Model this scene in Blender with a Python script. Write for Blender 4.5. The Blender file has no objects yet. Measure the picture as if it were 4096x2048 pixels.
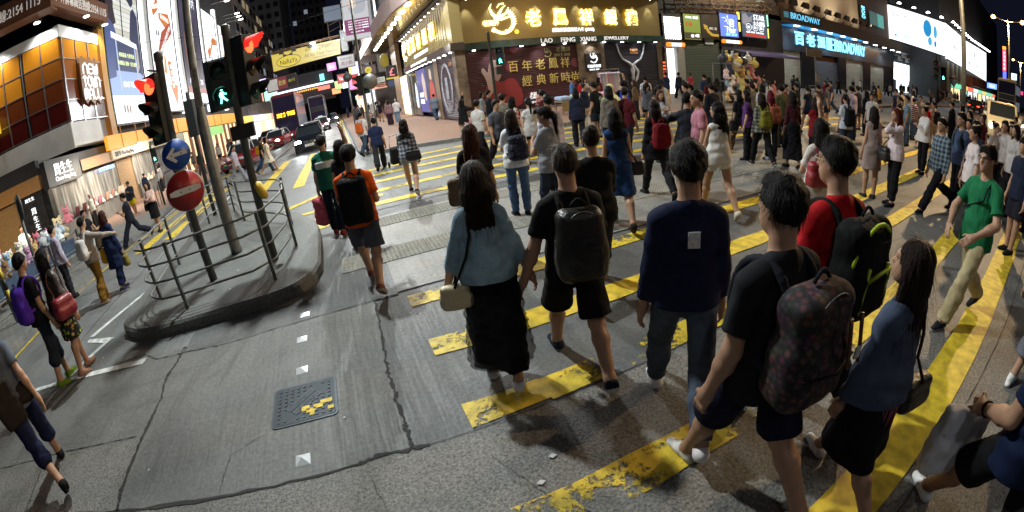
import bpy,bmesh,math,random
import numpy as np
from mathutils import Vector,Matrix
random.seed(7);rng=np.random.default_rng(7)
SC=bpy.context.scene;COL=SC.collection
# ---------------------------------------------------------------- camera
R_=math.radians
cd=bpy.data.cameras.new('camera');cam=bpy.data.objects.new('camera',cd);COL.objects.link(cam);SC.camera=cam
cd.type='PANO';cd.panorama_type='FISHEYE_LENS_POLYNOMIAL';cd.sensor_width=36;cd.sensor_height=18
cd.fisheye_fov=math.pi
cd.fisheye_polynomial_k0=0;cd.fisheye_polynomial_k1=-4096/(1755*36)
cd.fisheye_polynomial_k2=cd.fisheye_polynomial_k3=cd.fisheye_polynomial_k4=0
cd.clip_start=.05;cd.clip_end=2000
cam.matrix_world=Matrix.Translation((0,0,2.05)) @ Matrix.Rotation(-R_(19.6),4,'Z') @ Matrix.Rotation(math.pi/2-.4008,4,'X') @ Matrix.Rotation(-.1264,4,'Z')
# ---------------------------------------------------------------- night sky, exposure
W=bpy.data.worlds.new('World');SC.world=W;W.use_nodes=True
bg=W.node_tree.nodes['Background'];bg.inputs[0].default_value=(.16,.2,.42,1);bg.inputs[1].default_value=.03
SC.view_settings.view_transform='Standard';SC.view_settings.look='None';SC.view_settings.gamma=1
SC.view_settings.exposure=0.0
SC.cycles.use_denoising=True;SC.cycles.max_bounces=6;SC.cycles.diffuse_bounces=3;SC.cycles.sample_clamp_indirect=4
def lamp(name,kind,loc,power,color=(1,1,1),target=None,size=.15,angle=120,blend=.5,parent=None):
    l=bpy.data.lights.new(name,kind);l.energy=power;l.color=color
    if kind == 'SPOT':l.spot_size=R_(angle);l.spot_blend=blend;l.shadow_soft_size=size
    elif kind == 'AREA':l.size=size
    else:l.shadow_soft_size=size
    o=bpy.data.objects.new(name,l);COL.objects.link(o);o.location=loc
    if target is not None:o.rotation_euler=(Vector(target)-Vector(loc)).to_track_quat('-Z','Y').to_euler()
    if parent:o.parent=parent
    return o
# street lamps: island post, right-hand median (sodium), jeweller's corner; added fill lamps: bus street, railing, behind the camera
lamp('street_or_fill_light','SPOT',(-1.2,8.6,8.4),4300,(.93,1,.97),(-1.2,7.4,0),.18,160,.6)
lamp('street_or_fill_light','SPOT',(20.5,3.2,9.3),6800,(1,.7,.38),(16,3,0),.2,165,.6)
lamp('street_or_fill_light','POINT',(2.3,20.2,9.25),4800,(.95,1,.98),None,.18)
lamp('street_or_fill_light','POINT',(.9,43,9.5),5500,(.95,1,1),None,.2)  # added to brighten the bus street
lamp('street_or_fill_light','POINT',(-3,66,9.5),6500,(1,.95,.88),None,.2)  # added fill further down the bus street, no fitting
lamp('street_or_fill_light','POINT',(30,19,10),3500,(1,.85,.62),None,.2)  # added fill above the railing, no fitting
lamp('street_or_fill_light','SPOT',(-3.2,-4.5,9.0),260,(.92,.98,1),(-1.5,2,0),.25,150,.6)  # unseen fill behind the camera, added to light backs
lamp('street_or_fill_light','SPOT',(7.5,-5.5,9.0),420,(1,.86,.66),(5,2,0),.25,150,.6)  # second unseen fill behind the camera, warmer
for q in ((-11.5,21),(-11.5,27),(-12.2,12)):lamp('shop_wash','AREA',(q[0],q[1],3.1),230,(1,.88,.7),(q[0]-1.5,q[1],.8),1.2)  # area lamps added to brighten the left shopfronts, no fittings

# ---------------------------------------------------------------- materials
MATS={}
def srgb(h):
    h=h.lstrip('#');return tuple((lambda c:c/12.92 if c < .04045 else ((c+.055)/1.055) ** 2.4)(int(h[i:i+2],16)/255) for i in (0,2,4))
def nodes(m):return m.node_tree.nodes,m.node_tree.links
def mat(name,col=(.5,.5,.5),rough=.6,metal=0.,emit=None,es=0.,noise=0.,scale=8.,bump=0.,bscale=None,spec=.5,stretch=None,trans=0.,alpha=1.):
    key=(name,col,rough,emit,es)
    if key in MATS:return MATS[key]
    m=bpy.data.materials.new(name);m.use_nodes=True;N,L=nodes(m);b=N['Principled BSDF']
    b.inputs['Base Color'].default_value=(*col,1);b.inputs['Roughness'].default_value=rough;b.inputs['Metallic'].default_value=metal
    b.inputs['Specular IOR Level'].default_value=spec
    if trans:b.inputs['Transmission Weight'].default_value=trans
    if alpha < 1:b.inputs['Alpha'].default_value=alpha
    if emit:b.inputs['Emission Color'].default_value=(*emit,1);b.inputs['Emission Strength'].default_value=es
    if noise or bump:
        tc=N.new('ShaderNodeTexCoord');v=tc.outputs['Object']
        if stretch:
            mp=N.new('ShaderNodeMapping');mp.inputs['Scale'].default_value=stretch;L.new(v,mp.inputs[0]);v=mp.outputs[0]
        n=N.new('ShaderNodeTexNoise');n.inputs['Scale'].default_value=scale;n.inputs['Detail'].default_value=6;n.inputs['Roughness'].default_value=.65;L.new(v,n.inputs['Vector'])
        if noise:
            mr=N.new('ShaderNodeMapRange');mr.inputs[1].default_value=.3;mr.inputs[2].default_value=.7;mr.inputs[3].default_value=1-noise;mr.inputs[4].default_value=1+noise;L.new(n.outputs[0],mr.inputs[0])
            mx=N.new('ShaderNodeVectorMath');mx.operation='SCALE';mx.inputs[0].default_value=col;L.new(mr.outputs[0],mx.inputs['Scale']);L.new(mx.outputs[0],b.inputs['Base Color'])
        if bump:
            n2=n
            if bscale:
                n2=N.new('ShaderNodeTexNoise');n2.inputs['Scale'].default_value=bscale;n2.inputs['Detail'].default_value=5;L.new(v,n2.inputs['Vector'])
            bp=N.new('ShaderNodeBump');bp.inputs['Strength'].default_value=bump;bp.inputs['Distance'].default_value=.02;L.new(n2.outputs[0],bp.inputs['Height']);L.new(bp.outputs[0],b.inputs['Normal'])
    MATS[key]=m;return m
def glow(name,col,s):return mat(name,(.02,.02,.02),.5,emit=col,es=s)
def ramp_mat(name,tex,stops,rough=.6,coords='Object',scale=(1,1,1),rot=(0,0,0),bump=0.,emit=0.,setup=None,interp='LINEAR'):
    """material whose colour is a ramp of one texture node"""
    m=bpy.data.materials.new(name);m.use_nodes=True;N,L=nodes(m);b=N['Principled BSDF'];b.inputs['Roughness'].default_value=rough
    tc=N.new('ShaderNodeTexCoord');mp=N.new('ShaderNodeMapping');mp.inputs['Scale'].default_value=scale;mp.inputs['Rotation'].default_value=rot
    L.new(tc.outputs[coords],mp.inputs[0]);t=N.new(tex);L.new(mp.outputs[0],t.inputs['Vector'])
    if setup:setup(t)
    r=N.new('ShaderNodeValToRGB');r.color_ramp.interpolation=interp
    el=r.color_ramp.elements
    while len(el) < len(stops):el.new(.5)
    for e,(p,c) in zip(el,stops):e.position=p;e.color=(*c,1)
    o=t.outputs['Distance'] if 'Distance' in t.outputs else t.outputs[0]
    L.new(o,r.inputs[0]);L.new(r.outputs[0],b.inputs['Base Color'])
    if emit:L.new(r.outputs[0],b.inputs['Emission Color']);b.inputs['Emission Strength'].default_value=emit
    if bump:
        bp=N.new('ShaderNodeBump');bp.inputs['Strength'].default_value=bump;bp.inputs['Distance'].default_value=.01;L.new(o,bp.inputs['Height']);L.new(bp.outputs[0],b.inputs['Normal'])
    return m
# ---------------------------------------------------------------- mesh helpers
class MB:
    def __init__(s):s.v=[];s.f=[];s.m=[];s.mats=[];s.sm=[]
    def mi(s,m):
        if m not in s.mats:s.mats.append(m)
        return s.mats.index(m)
    def add(s,vs,fs,m,smooth=False):
        o=len(s.v);s.v += [tuple(v) for v in vs];i=s.mi(m)
        for f in fs:s.f.append([o+k for k in f]);s.m.append(i);s.sm.append(smooth)
        return s
    def box(s,lo,hi,m,M=None,taper=0):
        x0,y0,z0=lo;x1,y1,z1=hi;t=taper
        vs=[(x0,y0,z0),(x1,y0,z0),(x1,y1,z0),(x0,y1,z0),(x0+t,y0+t,z1),(x1-t,y0+t,z1),(x1-t,y1-t,z1),(x0+t,y1-t,z1)]
        if M is not None:vs=[M @ Vector(v) for v in vs]
        return s.add(vs,[(0,3,2,1),(4,5,6,7),(0,1,5,4),(1,2,6,5),(2,3,7,6),(3,0,4,7)],m)
    def cbox(s,c,d,m,M=None,taper=0):return s.box([c[i]-d[i]/2 for i in range(3)],[c[i]+d[i]/2 for i in range(3)],m,M,taper)
    def quad(s,a,b,c,d,m):return s.add([a,b,c,d],[(0,1,2,3)],m)
    def prism(s,pts,z0,z1,m,M=None,cap=True):
        n=len(pts);vs=[(p[0],p[1],z0) for p in pts]+[(p[0],p[1],z1) for p in pts]
        if M is not None:vs=[M @ Vector(v) for v in vs]
        fs=[(i,(i+1) % n,n+(i+1) % n,n+i) for i in range(n)]
        if cap:fs += [tuple(range(n-1,-1,-1)),tuple(range(n,2*n))]
        return s.add(vs,fs,m)
    def tube(s,pts,r,m,n=8,closed=False,caps=True):
        P=[Vector(p) for p in pts];k=len(P);rs=r if isinstance(r,(list,tuple)) else [r]*k
        vs=[];up=None
        for i in range(k):
            if closed:d=P[(i+1) % k]-P[i-1]
            else:d=P[min(i+1,k-1)]-P[max(i-1,0)]
            d.normalize()
            if up is None:up=Vector((0,0,1)) if abs(d.z) < .9 else Vector((1,0,0))
            a=d.cross(up)
            if a.length < 1e-4:a=d.orthogonal()
            a.normalize();b=d.cross(a).normalized();up=-b if False else a.cross(d).normalized()
            for j in range(n):
                t=2*math.pi*j/n;vs.append(P[i]+(a*math.cos(t)+b*math.sin(t))*rs[i])
        fs=[]
        for i in range(k if closed else k-1):
            for j in range(n):
                i2=(i+1) % k;fs.append((i*n+j,i*n+(j+1) % n,i2*n+(j+1) % n,i2*n+j))
        if caps and not closed:fs += [tuple(range(n-1,-1,-1)),tuple(range((k-1)*n,k*n))]
        return s.add(vs,fs,m,True)
    def lathe(s,prof,m,M=None,n=20,caps=True):
        vs=[];k=len(prof)
        for r,z in prof:
            for j in range(n):t=2*math.pi*j/n;vs.append((r*math.cos(t),r*math.sin(t),z))
        if M is not None:vs=[M @ Vector(v) for v in vs]
        fs=[(i*n+j,i*n+(j+1) % n,(i+1)*n+(j+1) % n,(i+1)*n+j) for i in range(k-1) for j in range(n)]
        if caps:fs += [tuple(range(n-1,-1,-1)),tuple(range((k-1)*n,k*n))]
        return s.add(vs,fs,m,True)
    def poly(s,pts,M,m,depth=.01):
        """flat outline (x,z) standing in the local xz plane, depth towards -y"""
        n=len(pts);vs=[M @ Vector((p[0],0,p[1])) for p in pts]+[M @ Vector((p[0],-depth,p[1])) for p in pts]
        fs=[tuple(range(n)),tuple(range(2*n-1,n-1,-1))]+[(i,n+i,n+(i+1) % n,(i+1) % n) for i in range(n)]
        return s.add(vs,fs,m)
    def build(s,name,parent=None,loc=None,rot=None,bevel=0.):
        me=bpy.data.meshes.new(name);me.from_pydata([tuple(v) for v in s.v],[],s.f)
        for m in s.mats:me.materials.append(m)
        me.polygons.foreach_set('material_index',s.m);me.polygons.foreach_set('use_smooth',s.sm)
        bm=bmesh.new();bm.from_mesh(me);bmesh.ops.recalc_face_normals(bm,faces=bm.faces);bm.to_mesh(me);bm.free()
        me.update()
        o=bpy.data.objects.new(name,me);COL.objects.link(o)
        if parent:o.parent=parent
        if loc:o.location=loc
        if rot is not None:o.rotation_euler=(0,0,rot)
        if bevel:
            b=o.modifiers.new('bevel','BEVEL');b.width=bevel;b.segments=2;b.limit_method='ANGLE';b.angle_limit=R_(50)
        return o
def tag(o,label,cat,group=None):
    o['label']=label;o['category']=cat
    if group:o['group']=group
    return o
def struct(o):o['kind']='structure';return o
def thing(name,label,cat,loc=(0,0,0),rz=0.,group=None):
    o=bpy.data.objects.new(name,None);COL.objects.link(o);o.location=loc;o.rotation_euler=(0,0,rz);o.empty_display_size=.1
    return tag(o,label,cat,group)
def clone(o,parent=None):
    c=o.copy();COL.objects.link(c)
    if parent:c.parent=parent
    for ch in list(o.children):clone(ch,c)
    return c
def rail_M(p,ang):return Matrix.Translation(p) @ Matrix.Rotation(ang,4,'Z')
_dg=None
def text_mesh(s,size,depth=.01,bold=0.,spacing=1.,shear=0.):
    c=bpy.data.curves.new('t','FONT');c.body=s;c.size=size;c.extrude=depth;c.offset=bold;c.align_x='CENTER';c.align_y='CENTER';c.space_character=spacing;c.shear=shear
    c.resolution_u=3
    o=bpy.data.objects.new('t',c);COL.objects.link(o);bpy.context.view_layer.update()
    dg=bpy.context.evaluated_depsgraph_get();me=bpy.data.meshes.new_from_object(o.evaluated_get(dg))
    bpy.data.objects.remove(o);bpy.data.curves.remove(c);return me
def lettering(name,s,size,loc,n,m,parent=None,depth=.01,bold=0.,width=None,spacing=1.,up=(0,0,1),shear=0.,height=None,roll=0.):
    """text standing upright, facing direction n; width / height stretch it to fit"""
    me=text_mesh(s,size,depth,bold,spacing,shear);me.materials.clear();me.materials.append(m)
    n=Vector(n).normalized();up=Vector(up);right=up.cross(n).normalized();up=n.cross(right)
    co=np.empty(len(me.vertices)*3,np.float32);me.vertices.foreach_get('co',co);co=co.reshape(-1,3)
    if len(co):
        mid=(co.min(0)+co.max(0))/2;co[:,:2] -=mid[:2];ext=np.maximum(co.max(0)-co.min(0),1e-6)
        if width:co[:,0] *= width/ext[0]
        if height:co[:,1] *= height/ext[1]
        if roll:c_,s_=math.cos(roll),math.sin(roll);co[:,:2]=co[:,:2] @ np.array([[c_,s_],[-s_,c_]])
        me.vertices.foreach_set('co',co.ravel())
    o=bpy.data.objects.new(name,me);COL.objects.link(o)
    M=Matrix((right,up,n)).transposed().to_4x4();M.translation=Vector(loc)
    if parent:
        o.parent=parent;pm=Matrix.Translation(parent.location) @ parent.rotation_euler.to_matrix().to_4x4();o.matrix_local=pm.inverted() @ M
    else:o.matrix_world=M
    return o
# ================================================================ ground, road, kerbs, paint
def road_mat(name,col,groove=0.,aggr=0.,rot=0.):
    m=bpy.data.materials.new(name);m.use_nodes=True;N,L=nodes(m);b=N['Principled BSDF']
    tc=N.new('ShaderNodeTexCoord');co=tc.outputs['Object']
    n1=N.new('ShaderNodeTexNoise');n1.inputs['Scale'].default_value=.9;n1.inputs['Detail'].default_value=8;n1.inputs['Roughness'].default_value=.7;L.new(co,n1.inputs['Vector'])
    n2=N.new('ShaderNodeTexNoise');n2.inputs['Scale'].default_value=55 if aggr else 26;n2.inputs['Detail'].default_value=4;n2.inputs['Roughness'].default_value=.75;L.new(co,n2.inputs['Vector'])
    mp=N.new('ShaderNodeMapping');mp.inputs['Scale'].default_value=(34,.9,1);mp.inputs['Rotation'].default_value=(0,0,rot);L.new(co,mp.inputs[0])
    n3=N.new('ShaderNodeTexNoise');n3.inputs['Scale'].default_value=1;n3.inputs['Detail'].default_value=5;n3.inputs['Roughness'].default_value=.8;L.new(mp.outputs[0],n3.inputs['Vector'])
    def rng_(src,lo,hi,a,c):
        r=N.new('ShaderNodeMapRange');r.inputs[1].default_value=lo;r.inputs[2].default_value=hi;r.inputs[3].default_value=a;r.inputs[4].default_value=c;L.new(src,r.inputs[0]);return r.outputs[0]
    def mul(x,y):
        q=N.new('ShaderNodeMath');q.operation='MULTIPLY';L.new(x,q.inputs[0]);L.new(y,q.inputs[1]);return q.outputs[0]
    f=mul(rng_(n1.outputs[0],.3,.7,.72,1.25),rng_(n2.outputs[0],.32,.68,1-.3-aggr*.55,1.3+aggr*.7))
    if groove:f=mul(f,rng_(n3.outputs[0],.34,.52,1-groove,1.06))
    # oil stains
    n4=N.new('ShaderNodeTexNoise');n4.inputs['Scale'].default_value=.55;n4.inputs['Detail'].default_value=3;L.new(co,n4.inputs['Vector']);f=mul(f,rng_(n4.outputs[0],.32,.46,.62,1.0))
    v=N.new('ShaderNodeVectorMath');v.operation='SCALE';v.inputs[0].default_value=col;L.new(f,v.inputs['Scale']);L.new(v.outputs[0],b.inputs['Base Color'])
    L.new(rng_(n1.outputs[0],.3,.7,.38,.72),b.inputs['Roughness']);b.inputs['Specular IOR Level'].default_value=.5
    bp=N.new('ShaderNodeBump');bp.inputs['Strength'].default_value=.55;bp.inputs['Distance'].default_value=.012
    h=N.new('ShaderNodeMath');h.operation='ADD';L.new(n2.outputs[0],h.inputs[0]);L.new(rng_(n3.outputs[0],.34,.52,-groove*1.2,0),h.inputs[1]);L.new(h.outputs[0],bp.inputs['Height']);L.new(bp.outputs[0],b.inputs['Normal'])
    return m
def paint_mat(name,col,wear):
    m=bpy.data.materials.new(name);m.use_nodes=True;N,L=nodes(m);b=N['Principled BSDF'];b.inputs['Roughness'].default_value=.6
    tc=N.new('ShaderNodeTexCoord');n0=N.new('ShaderNodeTexNoise');n0.inputs['Scale'].default_value=13;n0.inputs['Detail'].default_value=10;n0.inputs['Roughness'].default_value=.8;L.new(tc.outputs['Object'],n0.inputs['Vector'])
    n1=N.new('ShaderNodeTexNoise');n1.inputs['Scale'].default_value=1.5;n1.inputs['Detail'].default_value=3;L.new(tc.outputs['Object'],n1.inputs['Vector']);n=N.new('ShaderNodeMix');n.inputs[0].default_value=.5;L.new(n0.outputs[0],n.inputs[2]);L.new(n1.outputs[0],n.inputs[3])
    r=N.new('ShaderNodeMapRange');r.inputs[1].default_value=wear-.02;r.inputs[2].default_value=wear+.02;L.new(n.outputs[0],r.inputs[0]);L.new(r.outputs[0],b.inputs['Alpha'])
    n2=N.new('ShaderNodeTexNoise');n2.inputs['Scale'].default_value=9;n2.inputs['Detail'].default_value=6;L.new(tc.outputs['Object'],n2.inputs['Vector'])
    r2=N.new('ShaderNodeMapRange');r2.inputs[1].default_value=.3;r2.inputs[2].default_value=.65;r2.inputs[3].default_value=.55;r2.inputs[4].default_value=1.08;L.new(n2.outputs[0],r2.inputs[0])
    v=N.new('ShaderNodeVectorMath');v.operation='SCALE';v.inputs[0].default_value=col;L.new(r2.outputs[0],v.inputs['Scale']);L.new(v.outputs[0],b.inputs['Base Color'])
    return m
ASPH=road_mat('asphalt',(.062,.062,.063));CONC=road_mat('concrete',(.118,.118,.114),.2);CONC2=road_mat('concrete_dark',(.09,.092,.092),.2);AGGR=road_mat('aggregate',(.13,.124,.115),0,1.)
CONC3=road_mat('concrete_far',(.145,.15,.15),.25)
YEL=(.7,.5,.03);WHT=(.62,.63,.62)
Y0,Y1,Y2=paint_mat('yellow_paint',YEL,.36),paint_mat('yellow_paint_worn',YEL,.45),paint_mat('yellow_paint_flaked',YEL,.482)
W0=paint_mat('white_paint',WHT,.34)
JOINT=mat('joint_tar',(.018,.017,.016),.8,noise=.4,scale=20,bump=.4)
def sheet(name,pts,z,m):
    b=MB();b.add([(p[0],p[1],z) for p in pts],[tuple(range(len(pts)))],m);return struct(b.build(name))
def rect(name,x0,x1,y0,y1,z,m):return sheet(name,[(x0,y0),(x1,y0),(x1,y1),(x0,y1)],z,m)
rect('ground',-400,600,-60,700,-.004,ASPH)
rect('road_slab',-40,60,-12,2.05,.004,AGGR)
rect('road_slab',-.09,40,2.05,4.36,.004,CONC2);rect('road_slab',-2.47,-.09,2.05,4.33,.004,CONC)
rect('road_slab',-12,-2.47,2.9,4.48,.004,CONC);rect('road_slab',-12,-2.47,2.05,2.9,.004,AGGR)
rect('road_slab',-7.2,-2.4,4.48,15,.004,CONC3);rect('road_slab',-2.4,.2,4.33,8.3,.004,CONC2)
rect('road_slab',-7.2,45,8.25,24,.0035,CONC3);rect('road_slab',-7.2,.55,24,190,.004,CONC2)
rect('refuge_pavement',.2,24,4.42,7.72,.0075,road_mat('refuge_concrete',(.2,.19,.175),.15))
# cracks and joints
def crack(pts,w,jit=.02,z=.0095,n=14):
    b=MB();P=[]
    for (x0,y0),(x1,y1) in zip(pts[:-1],pts[1:]):
        for t in np.linspace(0,1,n)[:-1]:P.append((x0+(x1-x0)*t+random.gauss(0,jit)*.32,y0+(y1-y0)*t+random.gauss(0,jit)*.32))
    P.append(pts[-1]);vs=[]
    for i,p in enumerate(P):
        a=P[max(i-1,0)];c=P[min(i+1,len(P)-1)];d=Vector((c[0]-a[0],c[1]-a[1])).normalized();ww=w*random.uniform(.35,1.3)*.36
        vs += [(p[0]-d.y*ww,p[1]+d.x*ww,z),(p[0]+d.y*ww,p[1]-d.x*ww,z)]
    b.add(vs,[(2*i,2*i+1,2*i+3,2*i+2) for i in range(len(P)-1)],JOINT);return struct(b.build('road_joint'))
crack([(-3.8,2.08),(-1.9,2.05),(-.53,2.06),(-.32,2.09),(.02,2.05)],.05,.016);crack([(.02,2.05),(1.3,2.055),(3.3,2.06),(9,2.05)],.012,.006)
crack([(-2.43,4.34),(-2.5,3.85),(-2.44,3.5),(-2.48,2.9),(-2.5,2.3),(-2.47,2.06)],.045,.02)
crack([(-.07,4.36),(-.08,3.64),(-.11,3.06),(-.1,2.71),(-.1,2.35),(-.09,2.09)],.04,.022)
crack([(-3.6,4.5),(-3.09,4.57),(-2.82,4.36),(-2.43,4.34),(-1.77,4.28),(-1.2,4.33),(.2,4.37)],.02,.012)
crack([(-6,2.75),(-4.7,2.79),(-3.56,2.92),(-2.55,2.95)],.015,.008);crack([(-3.84,2.86),(-3.74,2.1)],.014,.006);crack([(-4.5,4.4),(-4.49,3.4),(-4.4,2.84)],.012,.006)
crack([(1.2,-.02),(2.5,.0),(3.3,-.02),(5,-.08),(9,-.1)],.012,.006);crack([(-.4,1.9),(-.25,1.2),(.05,.7)],.006,.03);crack([(.35,1.8),(.5,1.4),(.75,1.)],.005,.02)
crack([(-1.2,2.6),(-1.45,2.45),(-1.5,2.1)],.006,.02);crack([(-2.47,2.02),(-2.42,1.4),(-2.5,.8)],.012,.01)
for y in (8.3,12.5):crack([(-7,y),(0,y),(8,y),(20,y)],.014,.006)
for x in (4.3,8.6,13):crack([(x,2.06),(x,4.36)],.01,.004);crack([(x-2,8.3),(x-2,14)],.012,.006)
crack([(-4.9,5),(-4.95,12),(-5,24)],.02,.01);crack([(-7.1,9.3),(-4.2,9.2)],.012,.006);crack([(-.6,24),(-.6,60)],.02,.01)
# yellow bars of the crossing
def bar(x0,x1,y0,y1,m,z=.012):
    n=max(2,int((x1-x0)/.35));up=[(x0+(x1-x0)*i/n,y1+random.gauss(0,.007)) for i in range(n+1)];lo=[(x0+(x1-x0)*i/n,y0+random.gauss(0,.007)) for i in range(n+1)]
    b=MB();vs=[(p[0],p[1],z) for p in lo+up];b.add(vs,[(i,i+1,n+2+i,n+1+i) for i in range(n)],m);return struct(b.build('road_marking'))
bar(1.5,22,.1,.42,Y0);bar(.3,2.5,1.1,1.37,Y2);bar(2.5,4,1.05,1.32,Y1);bar(4,20,1.05,1.32,Y0);bar(.32,.9,2.08,2.33,Y1);bar(.9,2.6,2.07,2.32,Y2);bar(2.6,20,2.06,2.3,Y0)
bar(.3,1.0,3.0,3.28,Y1);bar(1.0,19,2.98,3.26,Y0);bar(.28,1.2,3.98,4.24,Y2);bar(1.2,3.2,4.0,4.27,Y1);bar(3.2,19,4.02,4.28,Y0)
for y in (8.6,9.85,10.98,12.05,13.1):bar(-.9 if y < 9 else .35,20.5,y,y+.3,Y1 if y in (9.85,12.05) else Y0)
bar(1.6,15,14.2,14.5,Y1);bar(-1.1,.2,7.9,8.35,Y1);bar(-2,.6,9.35,9.55,Y1)
def strip(x0,x1,y0,y1,m,name='road_marking',z=.012):return rect(name,x0,x1,y0,y1,z,m)
for x,y0,y1 in ((-1.85,13.4,23.4),(-3.25,14.6,22.9),(-.35,15,19),(-6.15,10.6,18.5),(-5.45,11.2,18.5)):strip(x,x+.38,y0,y1,Y0,'road_marking')
sheet('road_marking',[(-2.5,9.5),(.4,12.3),(.4,12.55),(-2.6,9.75)],.013,Y1)
for x in (-.12,-.42):strip(x+.35,x+.45,19.5,120,Y0)
strip(-6.92,-6.84,3,30,Y0);strip(-6.72,-6.64,12,30,Y0)
sheet('road_marking',[(-4.72,5.69),(-4.09,7.3),(-4.0,7.3),(-4.6,5.66)],.012,W0);sheet('road_marking',[(-4.1,7.3),(-4.55,16),(-4.45,16),(-4.0,7.3)],.012,W0)
sheet('road_marking',[(-5.15,4.33),(-4.3,4.38),(-3.02,4.33),(-3.0,4.46),(-4.1,4.48),(-5.15,4.43)],.012,W0)
sheet('road_marking',[(-4.68,5.6),(-4.02,5.4),(-4.1,5.26),(-4.66,5.5)],.012,W0);sheet('road_marking',[(-4.16,5.36),(-4.04,5.4),(-4.4,4.5),(-4.52,4.52)],.0125,W0)
for q in ([(-4.4,24.6),(-3.2,27.5),(-3.1,27.2),(-4.2,24.4)],[(-4.4,24.6),(-3.3,24.9),(-3.3,24.7),(-4.4,24.35)],[(15,7.6),(18,7.55),(20.5,7.6),(18,7.75)]):sheet('road_marking',q,.012,W0)
# tactile paving: tiles with raised dots
def tactile(x0,x1,y0,y1):
    m=mat('tactile_tile',(.19,.18,.155),.8,noise=.25,scale=5,bump=.2);md=mat('tactile_dot',(.25,.24,.205),.8,noise=.25,scale=6);b=MB();b.box((x0,y0,.004),(x1,y1,.014),m)
    x=x0+.03
    while x < x1-.02:
        y=y0+.03
        while y < y1-.02:
            r=.017;b.add([(x-r,y-r,.014),(x+r,y-r,.014),(x+r,y+r,.014),(x-r,y+r,.014),(x-r*.6,y-r*.6,.021),(x+r*.6,y-r*.6,.021),(x+r*.6,y+r*.6,.021),(x-r*.6,y+r*.6,.021)],[(4,5,6,7),(0,1,5,4),(1,2,6,5),(2,3,7,6),(3,0,4,7)],md);y += .06
        x += .06
    for i in range(1,int((x1-x0)/.4)):b.box((x0+i*.4-.004,y0,.0141),(x0+i*.4+.004,y1,.0149),JOINT)
    b.box((x0,(y0+y1)/2-.004,.0141),(x1,(y0+y1)/2+.004,.0149),JOINT);return struct(b.build('tactile_paving'))
tactile(-.4,8.6,5.38,5.95);tactile(-.35,8.6,7.05,7.6)
# traffic island
def ring(pts,d):
    n=len(pts);out=[]
    for i in range(n):
        a,p,c=Vector(pts[i-1]),Vector(pts[i]),Vector(pts[(i+1) % n]);t=((p-a).normalized()+(c-p).normalized()).normalized();out.append((p.x-t.y*d,p.y+t.x*d))
    return out
def smooth_poly(pts,it=2):
    for _ in range(it):
        q=[]
        for i in range(len(pts)):
            a,b=pts[i],pts[(i+1) % len(pts)];q += [(a[0]*.8+b[0]*.2,a[1]*.8+b[1]*.2),(a[0]*.2+b[0]*.8,a[1]*.2+b[1]*.8)]
        pts=q
    return pts
KERB=road_mat('kerb_stone',(.1,.1,.095),0,1.);ISL=road_mat('island_concrete',(.1,.105,.1));
isl=smooth_poly([(-.66,4.98),(-.7,7.2),(-.82,8.1),(-1.4,9.5),(-2.5,10.7),(-3.3,12),(-4.2,12.6),(-4.4,11.8),(-4.05,8.6),(-3.93,7.1),(-3.86,5.4),(-3.35,5.0),(-2.75,4.9)])
def island(pts,z,name='traffic_island',inner=.17):
    b=MB();i1=ring(pts,.035);i2=ring(pts,inner);n=len(pts)
    L_=[[(p[0],p[1],0) for p in pts],[(p[0],p[1],z-.035) for p in pts],[(p[0],p[1],z) for p in i1],[(p[0]+random.gauss(0,.004),p[1]+random.gauss(0,.004),z) for p in i2]]
    for a,c in zip(L_[:-1],L_[1:]):b.add(a+c,[(i,(i+1) % n,n+(i+1) % n,n+i) for i in range(n)],KERB)
    b.add(L_[3],[tuple(range(n))],ISL);return struct(b.build(name))
island(isl,.16);island(smooth_poly([(-4.0,22.4),(-3.9,30),(-3.8,60),(-4.8,60),(-4.9,30),(-4.85,22.6)]),.14,'traffic_island')
# pavements
BRICK=ramp_mat('brick_paving','ShaderNodeTexBrick',[(0,(.1,.075,.06)),(1,(.34,.19,.13))],.75,scale=(1,1,1),setup=lambda t:(setattr(t.inputs['Scale'],'default_value',3.2),t.inputs['Color1'].__setattr__('default_value',(1,1,1,1)),t.inputs['Color2'].__setattr__('default_value',(.55,.55,.55,1)),t.inputs['Mortar'].__setattr__('default_value',(0,0,0,1))))
GREYP=ramp_mat('grey_paving','ShaderNodeTexBrick',[(0,(.07,.07,.068)),(1,(.2,.2,.19))],.75,setup=lambda t:(setattr(t.inputs['Scale'],'default_value',2),t.inputs['Color1'].__setattr__('default_value',(1,1,1,1)),t.inputs['Color2'].__setattr__('default_value',(.7,.7,.7,1)),t.inputs['Mortar'].__setattr__('default_value',(0,0,0,1))))
KERB2=mat('kerb_grey',(.16,.16,.155),.8,noise=.3,scale=6,bump=.2)
def pavement(name,pts,m,z=.13,kw=.15,edge=None):
    """edge: number of leading points that carry the kerb"""
    b=MB();n=len(pts);b.add([(p[0],p[1],z) for p in pts],[tuple(range(n))],m)
    e=pts[:edge];vs=[(p[0],p[1],0) for p in e]+[(p[0],p[1],z+.003) for p in e];k=len(e)
    ins=[]
    for i in range(k):
        a,c=Vector(e[max(i-1,0)]),Vector(e[min(i+1,k-1)]);d=(c-a).normalized();ins.append((e[i][0]-d.y*kw,e[i][1]+d.x*kw,z+.003))
    vs += ins;b.add(vs,[(i,i+1,k+i+1,k+i) for i in range(k-1)]+[(k+i,k+i+1,2*k+i+1,2*k+i) for i in range(k-1)],KERB2);return struct(b.build(name))
arc=[(.5+2.5-2.5*math.cos(t),18.5-2.2*math.sin(t)) for t in np.linspace(0,1.3,8)]
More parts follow.
